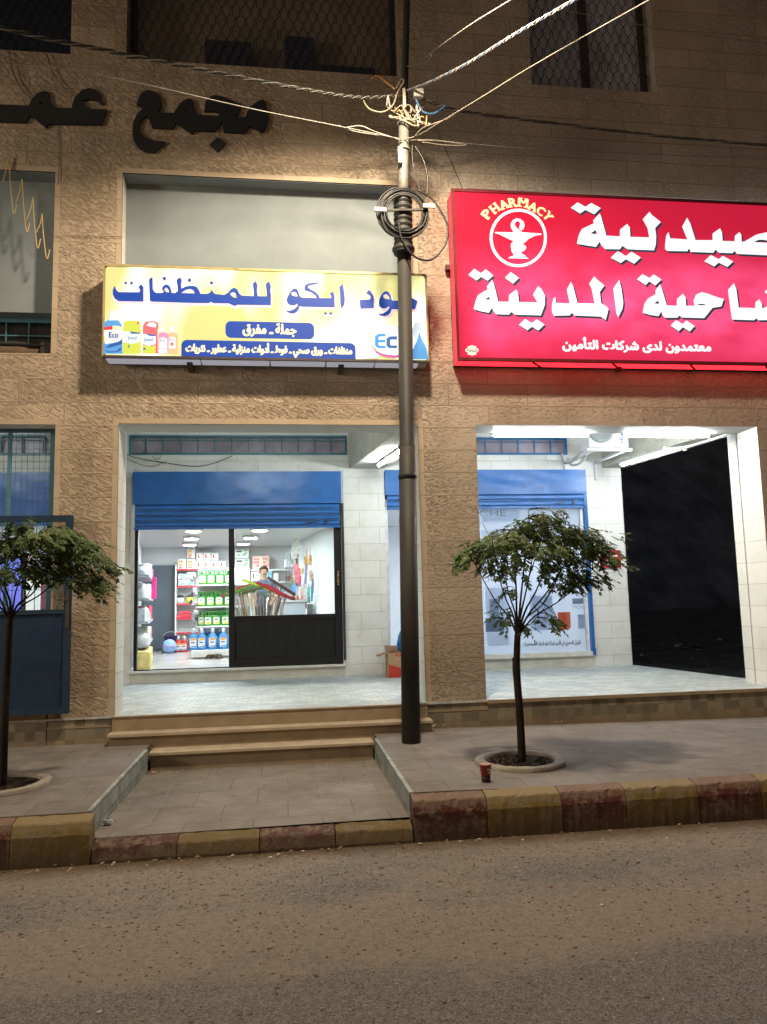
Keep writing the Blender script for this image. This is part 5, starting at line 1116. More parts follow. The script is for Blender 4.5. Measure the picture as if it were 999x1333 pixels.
# ================================================================ gate and mesh in the left opening
gt = thing('metal_gate', 'dark blue metal gate with solid lower panel and barred upper half', 'gate', (-3.2, -.06, .66))
GX1, GY = -2.225, -.09
m = MB(); m.box(GX1 - .07, GX1, GY - .04, GY, .68, 2.73); m.box(-4.6, GX1 - .07, GY - .04, GY, 2.665, 2.73); m.box(-4.6, GX1 - .07, GY - .04, GY, .68, .74); m.box(-4.6, GX1 - .07, GY - .04, GY, 1.70, 1.745); m.build('gate_frame', mat('gate_paint', (.004, .024, .058), .7, var=.2), gt)
m = MB(); m.box(-4.6, GX1 - .07, GY - .022, GY - .012, .74, 1.70); m.build('gate_panel', mat('gate_panel_paint', (.002, .018, .050), .8, var=.25, scale=3, bump=.004, bscale=3), gt)
m = MB()
for i in range(20): m.box(-4.5 + i * .112, -4.494 + i * .112, GY - .02, GY - .012, 1.745, 2.665)
for z in (1.95, 2.15, 2.35, 2.55): m.box(-4.6, GX1 - .07, GY - .024, GY - .02, z, z + .006)
m.build('gate_mesh', M_teal, gt)
m = MB(); m.box(GX1 - .05, GX1 - .015, GY - .046, GY - .04, 1.55, 1.95); m.bar((GX1 - .035, GY - .06, 1.84), (GX1 - .15, GY - .06, 1.845), .018); m.build('gate_handle', mat('worn_steel', (.06, .06, .058), .5, .3), gt)
fe = thing('mesh_fence', 'wire mesh panel with teal frame filling the left opening above the gate', 'fence', (-3.2, .25, .62))
m = MB(); m.box(-2.575, -2.515, .22, .27, .62, 3.73); m.box(-8.1, -2.575, .22, .27, 3.70, 3.73); m.box(-3.02, -2.985, .22, .26, .62, 3.70); m.box(-4.6, -4.56, .22, .26, .62, 3.70); m.build('fence_frame', M_teal, fe)
m = MB()
for i in range(30): m.box(-2.63 - i * .062, -2.627 - i * .062, .235, .239, 2.7, 3.7)
for i in range(14): m.box(-4.6, -2.575, .239, .243, 2.72 + i * .072, 2.723 + i * .072)
m.build('fence_mesh', mat('dark_mesh_wire', (.04, .06, .07), .5), fe)
# ================================================================ street trees in round wells
M_bark = mat('dark_bark', (.028, .021, .016), .9, var=.35, scale=30, bump=.006, bscale=70, spec=.15)
def leaf_mat(nm, a, b):
    s = NT(nm); oi = s.node('ShaderNodeAttribute', attribute_name='tone'); f = oi.outputs['Fac']
    s.set(col=s.mix(f, a, b), rough=.5, spec=.3)
    tl = s.node('ShaderNodeBsdfTranslucent'); s.link(s.mix(f, tuple(v * 1.2 for v in a), tuple(v * 1.3 for v in b)), tl.inputs[0])
    mx = s.node('ShaderNodeMixShader'); mx.inputs[0].default_value = .22; s.link(s.b.outputs[0], mx.inputs[1]); s.link(tl.outputs[0], mx.inputs[2]); s.link(mx.outputs[0], s.out.inputs[0]); return s.m
M_leaf = leaf_mat('tree_leaf', (.032, .060, .020), (.13, .19, .062))
def tree(label, base, stem_pts, limbs, clusters, loc, seed, stake=None):
    t = thing('street_tree', label, 'tree', loc, 'young street trees in round wells'); rg = random.Random(seed)
    m = MB(); sp = smooth_path(stem_pts, 6); n = len(sp); m.tube(sp, [.036 - .010 * i / n for i in range(n)], 10)
    fork = sp[-1]; tips = []
    for (p, r) in limbs:
        q = Vector(p); mid = fork.lerp(q, .5) + Vector((rg.uniform(-.03, .03), rg.uniform(-.05, .05), -.03))
        path = smooth_path([fork - Vector((0, 0, .03)), fork.lerp(q, .18) + Vector((0, 0, .02)), mid, q], 5); k = len(path)
        m.tube(path, [r * .78 * (1 - .72 * i / k) for i in range(k)], 6); tips.append((path, r))
        for q_ in range(1):      # side branches
            o_ = path[int(k * rg.uniform(.6, .9))]; e_ = q + Vector((rg.uniform(-.16, .16), rg.uniform(-.2, .2), rg.uniform(-.02, .10))); sp_ = smooth_path([o_, o_.lerp(e_, .5) + Vector((0, 0, -.015)), e_], 4)
            m.tube(sp_, [r * .42 * (1 - .6 * i / len(sp_)) for i in range(len(sp_))], 5); tips.append((sp_, r * .4))
    # crown: compound leaves, each a drooping stalk with paired leaflets
    cv, cf, tone = [], [], []
    def leaflet(o, d, up, l, w_, tn):
        sd = d.cross(up).normalized(); nrm = sd.cross(d).normalized()
        i = len(cv); cv.extend([o, o + d * l * .38 + sd * w_ - nrm * w_ * .25, o + d * l, o + d * l * .38 - sd * w_ - nrm * w_ * .25, o + d * l * .42 + nrm * w_ * .15])
        cf.extend([(i, i + 1, i + 4), (i + 1, i + 2, i + 4), (i + 2, i + 3, i + 4), (i + 3, i, i + 4)]); tone.extend([tn] * 4)
    twig = MB(); anchors = []
    for path, r in tips: anchors += path[len(path) // 2:]
    for (cx, cy_, cz, rx, ry, rz, cnt) in clusters:
        rx *= .86; rz *= .86; cnt = int(cnt * .92)
        ct = rg.uniform(-.18, .18)
        for k in range(cnt):
            while True:
                u = Vector((rg.uniform(-1, 1), rg.uniform(-1, 1), rg.uniform(-1, 1)))
                if u.length < 1: break
            p = Vector((cx + u.x * rx, cy_ + u.y * ry, cz + u.z * rz))
            a = min(anchors + [fork], key=lambda q: (q - p).length_squared)
            if rg.random() < .42 and (a - p).length < .6: twig.tube([a, a.lerp(p, .55) + Vector((0, 0, .02)), p], [.005, .0035, .002], 4, 0, False)
            out = Vector((p.x - fork.x, p.y - fork.y, 0)); out = out.normalized() if out.length > .05 else Vector((rg.uniform(-1, 1), rg.uniform(-1, 1), 0)).normalized()
            d = (out * rg.uniform(.5, 1.0) + Vector((rg.uniform(-.7, .7), rg.uniform(-.7, .7), rg.uniform(-.75, .15)))).normalized()
            L = rg.uniform(.07, .14); npair = rg.choice((3, 4, 4, 5)); tn0 = rg.random() * .6 + ct + (.2 if u.z > .3 else 0)
            q = p.copy(); dd = d.copy()
            for j in range(npair):
                dd = (dd + Vector((0, 0, -.14))).normalized(); q2 = q + dd * L / npair; sd = dd.cross(Vector((0, 0, 1)))
                sd = sd.normalized() if sd.length > .05 else Vector((1, 0, 0)); upv = sd.cross(dd)
                for s_ in (1, -1):
                    ld_ = (sd * s_ * .8 + dd * .55 + Vector((rg.uniform(-.2, .2), rg.uniform(-.2, .2), rg.uniform(-.55, .0)))).normalized()
                    leaflet(q2, ld_, (upv + Vector((rg.uniform(-.4, .4),) * 3)).normalized(), rg.uniform(.026, .064), rg.uniform(.008, .016), max(0, min(1, tn0 + rg.uniform(-.25, .25))))
                q = q2
            leaflet(q, dd, upv, .05, .012, max(0, min(1, tn0)))
    o_ = len(m.v); m.v += twig.v; m.f += [tuple(i + o_ for i in f) for f in twig.f]; m.mi += twig.mi; m.sm += twig.sm
    m.build('trunk', M_bark, t)
    me = bpy.data.meshes.new('crown'); L0 = Vector(loc); me.from_pydata([p - L0 for p in cv], [], cf); me.materials.append(M_leaf)
    at_ = me.attributes.new('tone', 'FLOAT', 'FACE'); at_.data.foreach_set('value', tone)
    ob = bpy.data.objects.new('crown', me); COL.objects.link(ob); ob.parent = t
    return t
def P3(px, py, Y): return at(px, py, Y)
TY = -1.88
# right tree
sp = [P3(680, 990, TY), P3(677, 930, TY), P3(673, 870, TY), P3(674, 825, TY)]
lim = [(P3(x, y, TY + d), r) for x, y, d, r in ((612, 722, .1, .013), (640, 700, -.3, .012), (655, 690, .35, .012), (668, 690, -.1, .016), (690, 675, .1, .016), (700, 690, -.4, .014), (725, 690, .3, .016), (755, 700, -.2, .014), (790, 722, .1, .012), (735, 735, .45, .011), (650, 790, -.15, .009), (710, 790, .1, .011))]
def CL(x, y, dy, rx, rz, n, Y=TY, ry=.26):
    p = at(x, y, Y + dy); k = (p.y + 8.4) / FPX; return (p.x, p.y, p.z, rx * k, ry, rz * k, n)
cl = [CL(640, 712, .1, 40, 16, 80), CL(612, 722, 0, 17, 13, 26), CL(606, 730, -.1, 8, 9, 8), CL(655, 700, -.25, 36, 15, 70), CL(690, 692, .2, 42, 20, 95), CL(700, 676, 0, 38, 10, 46), CL(712, 667, .05, 26, 6, 22), CL(740, 690, -.2, 40, 16, 76), CL(752, 705, .15, 42, 20, 95), CL(776, 716, 0, 22, 13, 42), CL(790, 728, -.05, 12, 11, 20), CL(798, 735, -.05, 7, 5, 6), CL(735, 752, .05, 26, 16, 34), CL(665, 735, -.1, 22, 12, 20), CL(700, 715, -.3, 42, 14, 66), CL(730, 728, .1, 36, 14, 52), CL(752, 748, .05, 24, 12, 32), CL(772, 752, -.1, 20, 10, 22), CL(735, 762, 0, 14, 9, 14), CL(700, 742, .1, 26, 12, 18), CL(655, 740, .1, 18, 12, 9), CL(660, 770, 0, 10, 12, 8), CL(657, 800, -.05, 8, 14, 16), CL(712, 805, .0, 13, 14, 22), CL(680, 812, 0, 9, 7, 8), CL(725, 815, .0, 4, 4, 2), CL(790, 700, .1, 12, 8, 8), CL(640, 735, 0, 16, 8, 10), CL(618, 706, .1, 14, 6, 8)]
tr = tree('young street tree with flat dark crown standing right of the utility pole', None, sp, lim, cl, (sp[0].x, sp[0].y, .33), 11)
m = MB(); m.tube([P3(677, 988, TY + .02), P3(674, 930, TY + .02), P3(669, 872, TY + .02), P3(668, 856, TY + .02)], [.014, .013, .012, .008], 7)
solo(m, 'tree_stake', M_bark, 'thin dark stake tied beside the trunk of the right street tree', 'stake')
# left tree
TL = -1.80
sp = [P3(3, 1022, TL), P3(6, 940, TL), P3(10, 860, TL), P3(13, 805, TL)]
lim = [(P3(x, y, TL + d), r) for x, y, d, r in ((-40, 720, .1, .014), (-10, 700, -.3, .012), (15, 705, .2, .016), (40, 715, -.2, .013), (70, 725, .2, .014), (105, 730, -.1, .013), (50, 750, .35, .010), (-60, 740, -.1, .012))]
cl = [CL(20, 702, .1, 45, 18, 100, TL), CL(60, 697, -.2, 36, 16, 80, TL), CL(90, 712, .1, 34, 18, 84, TL), CL(118, 722, -.1, 22, 13, 40, TL), CL(138, 734, 0, 14, 6, 16, TL), CL(150, 737, 0, 6, 4, 5, TL), CL(60, 735, .15, 46, 20, 105, TL), CL(105, 752, 0, 26, 14, 46, TL), CL(122, 766, -.05, 14, 8, 16, TL), CL(20, 745, -.2, 34, 16, 60, TL), CL(-30, 715, .1, 45, 24, 120, TL), CL(-80, 735, 0, 35, 20, 60, TL), CL(35, 682, .1, 30, 7, 26, TL), CL(85, 690, 0, 24, 9, 26, TL), CL(130, 752, .0, 12, 8, 12, TL), CL(112, 705, 0, 16, 7, 14, TL)]
tl_ = tree('young street tree with drooping dark crown before the blue metal gate', None, sp, lim, cl, (sp[0].x, sp[0].y, .35), 23)
def well(c, r, label):
    t = thing('tree_ring', label, 'tree well', c, 'round concrete rims of the tree wells')
    m = MB(); pr_ = [(r - .085, .0), (r - .083, .030), (r - .078, .034), (r - .004, .034), (r + .001, .029), (r + .002, .0)]; m.lathe([(a, b) for a, b in pr_], c, 48, cap=False); rk = random.Random(2)
    m.v = [(x + rk.uniform(-.003, .003), y + rk.uniform(-.003, .003), z + rk.uniform(-.004, .004)) for x, y, z in m.v]
    m.build('rim', M_conc, t)
    m = MB(); m.lathe([(.001, .010), (r * .5, .005), (r - .083, .008)], c, 40); g_ = random.Random(9)
    for k in range(160):
        a = g_.uniform(0, 6.28); q = (r - .11) * math.sqrt(g_.random()); s_ = g_.uniform(.006, .018); m.ball((c[0] + q * math.cos(a), c[1] + q * math.sin(a), c[2] + .012), s_, s_ * .8, s_ * .6, 5, 3, 0, .3, g_)
    m.build('soil', M_soil, t); return t
well((1.985, -1.89, zr(1.98) + .001), .385, 'round concrete tree ring with dark soil around the right tree')
well((-2.29, -1.80, .351), .385, 'round concrete tree ring cut by the left edge of the photo')
# ================================================================ small things on the pavement
cp = thing('paper_cup', 'red and dark paper cup standing on the pavement by the tree ring', 'cup', (*atz(633, 1017, .347).xy, .347)); c0 = cp.location
m = MB(); m.lathe([(.034, 0), (.037, .045)], c0, 20); m.build('base_band', mat('dark_cup_band', (.03, .012, .012), .5), cp)
m = MB(); m.lathe([(.037, .045), (.044, .123)], c0, 20); 
m2 = MB(); m2.lathe([(.037, .0452), (.0445, .125), (.046, .128), (.0445, .131), (.042, .128), (.034, .05)], c0, 20); m2.build('cup_body', mat('red_cup_print', (.19, .015, .02), .5, var=.15), cp)
m = MB(); m.lathe([(.0445, .126), (.0468, .128), (.0468, .132), (.0445, .133)], c0, 20); m.build('rim', mat('pale_rim', (.34, .2, .17), .5), cp)
m = MB(); pts = []
for i in range(10): a = R(250 + i * 28); pts.append((c0[0] + .012 + .012 * math.cos(a), c0[1] - .0425, c0[2] + .085 + .014 * math.sin(a)))
m.tube(pts, .0022, 4); m.build('printed_mark', mat('white_mark_cup', (.7, .6, .58), .5), cp)
def crumple(name, px, py, Z, r, mats, label, cat, seed, sx=1.6, n=3):
    g_ = random.Random(seed); c = atz(px, py, Z); m = MB()
    for k in range(n): m.ball((c.x + (k - (n - 1) / 2) * r * sx, c.y + g_.uniform(-.3, .3) * r, Z + r * .65), r * g_.uniform(.8, 1.3), r * g_.uniform(.7, 1), r * g_.uniform(.6, .95), 9, 6, k % len(mats), .32, g_)
    m.sm = [False] * len(m.f); return solo(m, name, mats, label, cat)
M_tissue = mat('dirty_tissue', (.62, .55, .47), .9)
crumple('crumpled_tissue', 572, 946, .35, .036, [M_tissue], 'white crumpled tissue lying right of the pole foot', 'litter', 1)
crumple('crumpled_paper', 119, 967, .35, .035, [mat('brown_paper', (.40, .28, .18), .9), M_tissue], 'brown crumpled paper by the plinth left of the steps', 'litter', 2)
crumple('foil_wrapper', 141, 1073, .17, .026, [mat('silver_foil', (.55, .58, .66), .25, .8), mat('dark_foil', (.04, .05, .09), .3)], 'silver snack wrapper on the ramp beside the tiled left edge', 'litter', 3, .3, 3)
crumple('paper_scrap', 727, 941, .335, .018, [mat('tan_scrap', (.42, .33, .22), .9)], 'flat tan scrap at the foot of the tiled plinth', 'litter', 4, 2.0, 3)
# cardboard box with blue bag in the arcade
bx = at(499, 878, 3.0); bw = .46; X0b, Y0b, Zb = 1.475, 2.72, .62
cb = thing('cardboard_box', 'open red and brown cardboard box on the arcade floor behind the pole', 'box', (X0b + bw / 2, Y0b + .16, Zb))
M_card = mat('brown_cardboard', (.42, .27, .15), .8, var=.12); M_redp = mat('red_carton_print', (.50, .045, .025), .6)
m = MB(); t_ = .006; m.box(X0b, X0b + bw, Y0b, Y0b + t_, Zb, Zb + .36); m.box(X0b, X0b + bw, Y0b + .32, Y0b + .326, Zb, Zb + .36); m.box(X0b, X0b + t_, Y0b + t_, Y0b + .32, Zb, Zb + .36); m.box(X0b + bw - t_, X0b + bw, Y0b + t_, Y0b + .32, Zb, Zb + .36); m.box(X0b + t_, X0b + bw - t_, Y0b + t_, Y0b + .32, Zb + .002, Zb + .01); m.build('carton', M_card, cb)
m = MB(); m.add([(X0b, Y0b, Zb + .36), (X0b, Y0b + .32, Zb + .36), (X0b - .15, Y0b + .34, Zb + .31), (X0b - .15, Y0b - .02, Zb + .31)], [(0, 1, 2, 3)]); m.add([(X0b, Y0b + .0, Zb + .362), (X0b + bw, Y0b, Zb + .362), (X0b + bw, Y0b - .06, Zb + .33), (X0b, Y0b - .06, Zb + .335)][:0] or [(X0b, Y0b + .326, Zb + .36), (X0b + bw, Y0b + .326, Zb + .36), (X0b + bw, Y0b + .42, Zb + .44), (X0b, Y0b + .42, Zb + .44)], [(0, 1, 2, 3)]); m.build('flap', mat('dark_cardboard', (.22, .13, .07), .8), cb)
m = MB(); fz = lambda u, v: (X0b + u * bw, Zb + v * .36)
flat(m, [fz(0.01, .01), fz(.99, .01), fz(.99, .50), fz(.7, .42), fz(.35, .40), fz(.01, .55)], Y0b - .001)
for k in range(5): a = .22 + k * .12; flat(m, [fz(a, .80 + abs(k - 2) * .03), fz(a + .10, .80 + abs(k - 2) * .03), fz(a + .08, .92 + abs(k - 2) * .02), fz(a + .02, .92 + abs(k - 2) * .02)], Y0b - .001)
m.build('carton_print', M_redp, cb)
m = MB(); lettering(m, 'NI', X0b + .24, X0b + .42, Zb + .03, Zb + .12, Y0b - .002, .05, arabic=False); 
m.tube([(X0b + .21 + .11 - .11 * math.cos(R(a)), Y0b - .003, Zb + .06 + .11 * math.sin(R(a))) for a in range(0, 181, 15)], .008, 4); m.build('carton_logo', mat('carton_white', (.75, .70, .62), .6), cb)
m = MB(); c = (1.78, 2.80, .99); prof = [(.10, 0), (.155, .04), (.165, .13), (.14, .24), (.09, .34), (.035, .42), (.06, .47), (.03, .49)]; m.lathe(prof, (1.80, 2.86, .975), 18); rk = random.Random(8); m.v = [(x + rk.uniform(-.018, .018), y + rk.uniform(-.018, .018), z) for x, y, z in m.v]
solo(m, 'plastic_bag', mat('blue_plastic_bag', (.008, .16, .50), .3, var=.25, spec=.5), 'bright blue tied plastic bag standing in the cardboard box', 'bag')
# ================================================================ inside the cleaning-goods shop
FZ = .74
M_lamp = glow('lit_round_panel', (.88, .97, 1.0), 270.0)
lampxy = [(-1.35, 4.6), (-1.35, 6.1), (-1.35, 7.6), (-.25, 4.6), (-.25, 6.1), (-.25, 7.6)]
names = ['nearest above the doorway', 'middle above the doorway', 'farthest above the toilet rolls', 'nearest behind the fixed pane', 'middle behind the fixed pane', 'farthest behind the fixed pane']
for (x, y), nm in zip(lampxy, names):
    xx = x + SKEW * (y - 3.3); t = thing('ceiling_light', 'round lit ceiling panel in the shop, ' + nm, 'ceiling light', (xx, y, SC - .04), 'round ceiling lights of the shop')
    m = MB(); m.lathe([(.12, .0), (.15, .0), (.16, .02), (.16, .04)], (xx, y, SC - .045), 24); m.build('rim', M_batten, t); m = MB(); m.lathe([(.001, 0), (.122, 0), (.122, .01)], (xx, y, SC - .047), 24); m.build('diffuser', M_lamp, t)
M_lamp2 = glow('pharmacy_light_panel', (.92, .96, 1.0), 60.0)
for k, (x, y, nm) in enumerate(((2.6, 5.0, 'left, seen through the poster window'), (4.0, 5.0, 'right, behind the poster'))):
    t = thing('ceiling_light', 'square lit ceiling panel in the pharmacy, ' + nm, 'ceiling light', (x, y, 3.24)); m = MB(); m.box(x - .30, x + .30, y - .30, y + .30, 3.262, 3.29); m.build('rim', M_batten, t); m = MB(); m.box(x - .28, x + .28, y - .28, y + .28, 3.25, 3.261); m.build('diffuser', M_lamp2, t)
t = thing('tube_light', 'lit tube light inside the left shop behind the tree', 'lamp', (-3.9, 4.2, 3.2), 'tube lights of the arcade'); m = MB(); m.tube([(-4.6, 4.2, 3.22), (-3.2, 4.2, 3.22)], .02, 8); m.build('tube', M_tube2, t)
# goods are laid out behind the shopfront; G() gives the point seen at a photo pixel at depth Y
G = at
def lab(mb, x0, x1, y, z0, z1): mb.quad((x0, y, z0), (x1, y, z0), (x1, y, z1), (x0, y, z1))
# --- display shelf with green and blue jugs
SY = 6.35
gx0 = G(257.5, 800, SY).x; gx1 = gx0 + .95
zs_ = [G(275, 760.5, SY).z, G(275, 789, SY).z, G(275, 814.5, SY).z, G(275, 845.5, SY).z]
M_shelf = mat('white_shelf_steel', (.70, .72, .70), .45, var=.06); M_red = mat('red_shelf_edge', (.55, .03, .05), .5)
gs = thing('display_shelf', 'white shop shelf carrying green jugs above large blue bottles', 'shelf', (gx0 + .45, SY + .2, FZ))
for z in zs_[:3]: m = MB(); m.box(gx0 - .03, gx1, SY - .05, SY + .36, z - .03, z); m.build('shelf', M_shelf, gs)
m = MB(); m.box(gx0 - .10, gx1, SY - .12, SY + .40, FZ + .03, zs_[3]); m.build('base', mat('white_plinth_box', (.78, .78, .76), .5), gs, .006)
m = MB(); m.box(gx0 - .03, gx1, SY + .37, SY + .40, FZ + .03, zs_[0] + .32); m.build('back_panel', M_shelf, gs)
m = MB(); m.box(gx0 + .42, gx0 + .50, SY + .3, SY + .37, zs_[3], zs_[0]); m.build('upright', mat('green_grey_upright', (.35, .42, .38), .5), gs)
def jug(loc, label, col, cap_, w_, h, d, lbl=(.80, .82, .74), grp='green jugs on the display shelf', name='detergent_jug', cat='jug'):
    t = thing(name, label, cat, loc, grp); x, y, z = loc
    m = MB(); hw, hd = w_ / 2, d / 2
    m.box(x - hw, x + hw, y - hd, y + hd, z, z + h * .72); m.build('body', mat('jug_' + col[0], col[1], .35, var=.06), t, .018)
    m = MB(); m.box(x - hw * .92, x - hw * .60, y - hd * .5, y + hd * .5, z + h * .72, z + h * .93); m.box(x + hw * .55, x + hw * .92, y - hd * .5, y + hd * .5, z + h * .72, z + h * .93); m.box(x - hw * .92, x + hw * .92, y - hd * .5, y + hd * .5, z + h * .93, z + h); m.build('handle', MATS['jug_' + col[0]], t, .008)
    m = MB(); m.lathe([(.020, 0), (.020, h * .16), (.016, h * .17)], (x - hw * .25, y, z + h * .73), 12); m.build('cap', mat('cap_' + cap_[0], cap_[1], .4), t)
    m = MB(); flat(m, rrect(x - hw * .74, x + hw * .74, z + h * .10, z + h * .60, hw * .25), y - hd - .002, 0); flat(m, [(x - hw * .6, z + h * .12), (x + hw * .6, z + h * .12), (x + hw * .6, z + h * .30), (x - hw * .1, z + h * .22)], y - hd - .003, 1); flat(m, rrect(x - hw * .4, x + hw * .3, z + h * .40, z + h * .46, .004), y - hd - .003, 2)
    m.build('label', [mat('label_pale', lbl, .5), mat('label_yellow', (.75, .62, .06), .5), mat('label_dark', (.12, .16, .14), .5)], t); return t
GREEN = ('green', (.022, .27, .016)); CAPG = ('darkgreen', (.02, .16, .03))
def px_w(a, b, Y): return G(b, 790, Y).x - G(a, 790, Y).x
proto = None; lv = ['top', 'middle', 'lowest']; od = ['first', 'second', 'third', 'fourth']
for r_, (z, xs_) in enumerate(zip(zs_[:3], ([264, 275, 286.5, 298], [262.5, 274, 285.5, 297.5], [262, 271, 282, 293.5]))):
    for k, x in enumerate(xs_):
        p = G(x, 780, SY); lb = f'green detergent jug, {od[k]} from the doorway side on the {lv[r_]} jug shelf'
        if proto is None: proto = jug((p.x, SY + .06, z), lb, GREEN, CAPG, .158, .275, .12)
        else: dup(proto, (p.x, SY + .06 + (.05 if (r_ == 2 and k == 0) else 0), z), lb)
def bottle(loc, label, w_, h, body, top, grp, labelcol=(.82, .82, .80), name='detergent_bottle', cat='bottle'):
    t = thing(name, label, cat, loc, grp); x, y, z = loc
    m = MB(); m.lathe([(w_ * .48, 0), (w_ * .52, h * .05), (w_ * .52, h * .45), (w_ * .50, h * .55), (w_ * .40, h * .66), (w_ * .22, h * .76), (w_ * .18, h * .80)], loc, 18, 0, 1, .62); m.build('body', mat('bottle_' + body[0], body[1], .3, var=.08), t)
    m = MB(); m.lathe([(w_ * .17, h * .79), (w_ * .19, h * .80), (w_ * .19, h * .97), (w_ * .16, h)], loc, 14, 0, 1, 1); m.build('cap', mat('cap_' + top[0], top[1], .4), t)
    m = MB(); yy = y - w_ * .52 * .62 - .004; flat(m, rrect(x - w_ * .33, x + w_ * .33, z + h * .12, z + h * .56, w_ * .14), yy, 0); flat(m, [(x - w_ * .28, z + h * .44), (x + w_ * .3, z + h * .46), (x + w_ * .26, z + h * .56), (x - w_ * .2, z + h * .55)], yy - .001, 1); flat(m, rrect(x - w_ * .2, x + w_ * .18, z + h * .33, z + h * .38, .004), yy - .001, 2); flat(m, [(x - w_ * .3, z + h * .14), (x + w_ * .3, z + h * .14), (x + w_ * .3, z + h * .22), (x - w_ * .2, z + h * .18)], yy - .001, 3)
    m.build('label', [mat('bl_pale' + str(labelcol), labelcol, .5), mat('bl_orange', (.80, .38, .05), .5), mat('bl_navy', (.02, .05, .25), .5), mat('bl_blue', (.10, .30, .65), .5)], t); return t
BLUE = ('blue', (.055, .23, .52)); CAPB = ('paleblue', (.62, .74, .84)); proto = None
for k, x in enumerate((252, 263, 277, 291)):
    p = G(x, 830, SY - .02); lb = f'large blue detergent bottle, {od[k]} from the doorway side on the white shelf base'
    if proto is None: proto = bottle((p.x, SY - .02, zs_[3]), lb, .185, .40, BLUE, CAPB, 'large blue bottles on the shelf base')
    else: dup(proto, (p.x, SY - .02, zs_[3]), lb)
for k, x in enumerate((271, 285)): p = G(x, 830, SY + .2); dup(proto, (p.x, SY + .2, zs_[3]), f'blue detergent bottle half hidden in the back row, {("left", "right")[k]} one')
# grey bags hanging off the shelf end
m = MB(); rk = random.Random(6)
for (px, py, r1, r2) in ((251, 752, .05, .14), (253, 772, .07, .10), (250, 786, .05, .09), (255, 800, .075, .16), (252, 808, .05, .10)):
    p = G(px, py, SY - .03); 
    for q in range(4): m.ball((p.x + rk.uniform(-.03, .03), SY - .05 + rk.uniform(-.03, .03), p.z + rk.uniform(-.6, .6) * r2), r1 * rk.uniform(.4, .7), r1 * .5, r2 * rk.uniform(.3, .5), 8, 6, rk.choice((0, 0, 0, 1)), .35, rk)
m.sm = [False] * len(m.f)
solo(m, 'bag_bunch', [mat('grey_plastic_film', (.36, .36, .40), .35, var=.45), mat('dark_plastic_film', (.05, .05, .06), .4)], 'bunch of grey wrapped goods hanging at the end of the jug shelf', 'bags')
mb_ = MB(); p = G(279, 857, SY - .25); rk = random.Random(12)
for k in range(90):
    a = rk.uniform(-.5, 3.6); l = rk.uniform(.05, .16); q = Vector((p.x + rk.uniform(-.05, .05), SY - .25 + rk.uniform(-.04, .04), FZ + .05)); mb_.tube(smooth_path([q, q + Vector((math.cos(a) * l * .6, rk.uniform(-.05, .05), .03)), q + Vector((math.cos(a) * l, rk.uniform(-.07, .07), -.035))], 3), .007, 4)
mb_.tube([(p.x + .02, SY - .25, FZ + .06), (p.x + .45, SY - .2, FZ + .03)], .012, 6)
solo(mb_, 'floor_mop', mat('brown_mop_strings', (.12, .085, .06), .95, var=.4), 'brown mop lying on the floor before the shelf base', 'mop')
# --- back wall: shelves and packs
WY_ = 8.62
def bwall(px, py): return G(px, py, WY_)
bs0, bs1 = bwall(230, 790).x, bwall(262, 790).x + .3
sh_ = thing('wall_shelf', 'white wall shelf unit with red shelf edges beside the grey door', 'shelf', ((bs0 + bs1) / 2, WY_ + .15, FZ))
for py in (741, 763, 785.5, 804.5, 823):
    z = bwall(240, py).z; m = MB(); m.box(bs0, bs1, WY_ - .02, WY_ + .30, z - .02, z, 0); m.box(bs0, bs1, WY_ - .035, WY_ - .0205, z - .03, z + .002, 1); m.build('shelf', [M_shelf, M_red], sh_)
m = MB(); m.box(bs0 - .03, bs0 - .001, WY_ - .03, WY_ + .3, FZ, bwall(240, 735).z); m.box(bs0, bs1, WY_ + .3, WY_ + .32, FZ, bwall(240, 735).z); m.build('upright', M_shelf, sh_)
M_wpack = mat('white_wrap', (.80, .80, .78), .4, var=.05)
def pack(px0, py0, px1, py1, Y, dep, label, art, grp=None, name='tissue_pack', cat='pack', base=None, lines=0):
    p, q = G(px0, py1, Y), G(px1, py0, Y); x0, x1, z0, z1 = p.x, q.x, p.z, q.z
    t = thing(name, label, cat, ((x0 + x1) / 2, Y + dep / 2, z0), grp)
    m = MB(); m.box(x0 + .004, x1 - .004, Y, Y + dep, z0 + .002, z1 - .002); m.build('wrap', base or M_wpack, t, .012)
    m = MB(); k = 0
    for (u0, u1, v0, v1, mi) in art: flat(m, rrect(x0 + (x1 - x0) * u0, x0 + (x1 - x0) * u1, z0 + (z1 - z0) * v0, z0 + (z1 - z0) * v1, min((x1 - x0) * (u1 - u0), (z1 - z0) * (v1 - v0)) * .3, 3), Y - .003 - k * .0004, mi); k += 1
    m.build('printed_art', ART, t); return t
ART = [mat('art_tan', (.62, .36, .16), .5), mat('art_red', (.50, .07, .05), .5), mat('art_teal', (.10, .45, .42), .5), mat('art_dark', (.08, .09, .10), .5), mat('art_pink', (.75, .22, .22), .5), mat('art_green', (.15, .50, .14), .5), mat('art_blue', (.12, .42, .72), .5), mat('art_cream', (.80, .72, .55), .5)]
roll_art = [(.12, .62, .25, .85, 0), (.2, .55, .45, .6, 7), (.15, .6, .10, .2, 1), (.78, .9, .4, .9, 7)]
box_art = [(.22, .42, .35, .8, 1), (.38, .55, .25, .5, 0), (.85, .92, .3, .45, 3), (.86, .93, .7, .85, 3)]
pack(231, 727, 242.5, 741, WY_, .2, 'white kitchen roll pack with tan print alone on the top shelf', roll_art, 'kitchen roll packs')
pack(243, 727.5, 255.5, 741, WY_, .2, 'tan printed kitchen roll pack at the bottom of the column', roll_art, 'kitchen roll packs')
pack(243.5, 713.5, 254.5, 727.2, WY_, .2, 'tan printed kitchen roll pack in the middle of the column', roll_art, 'kitchen roll packs')
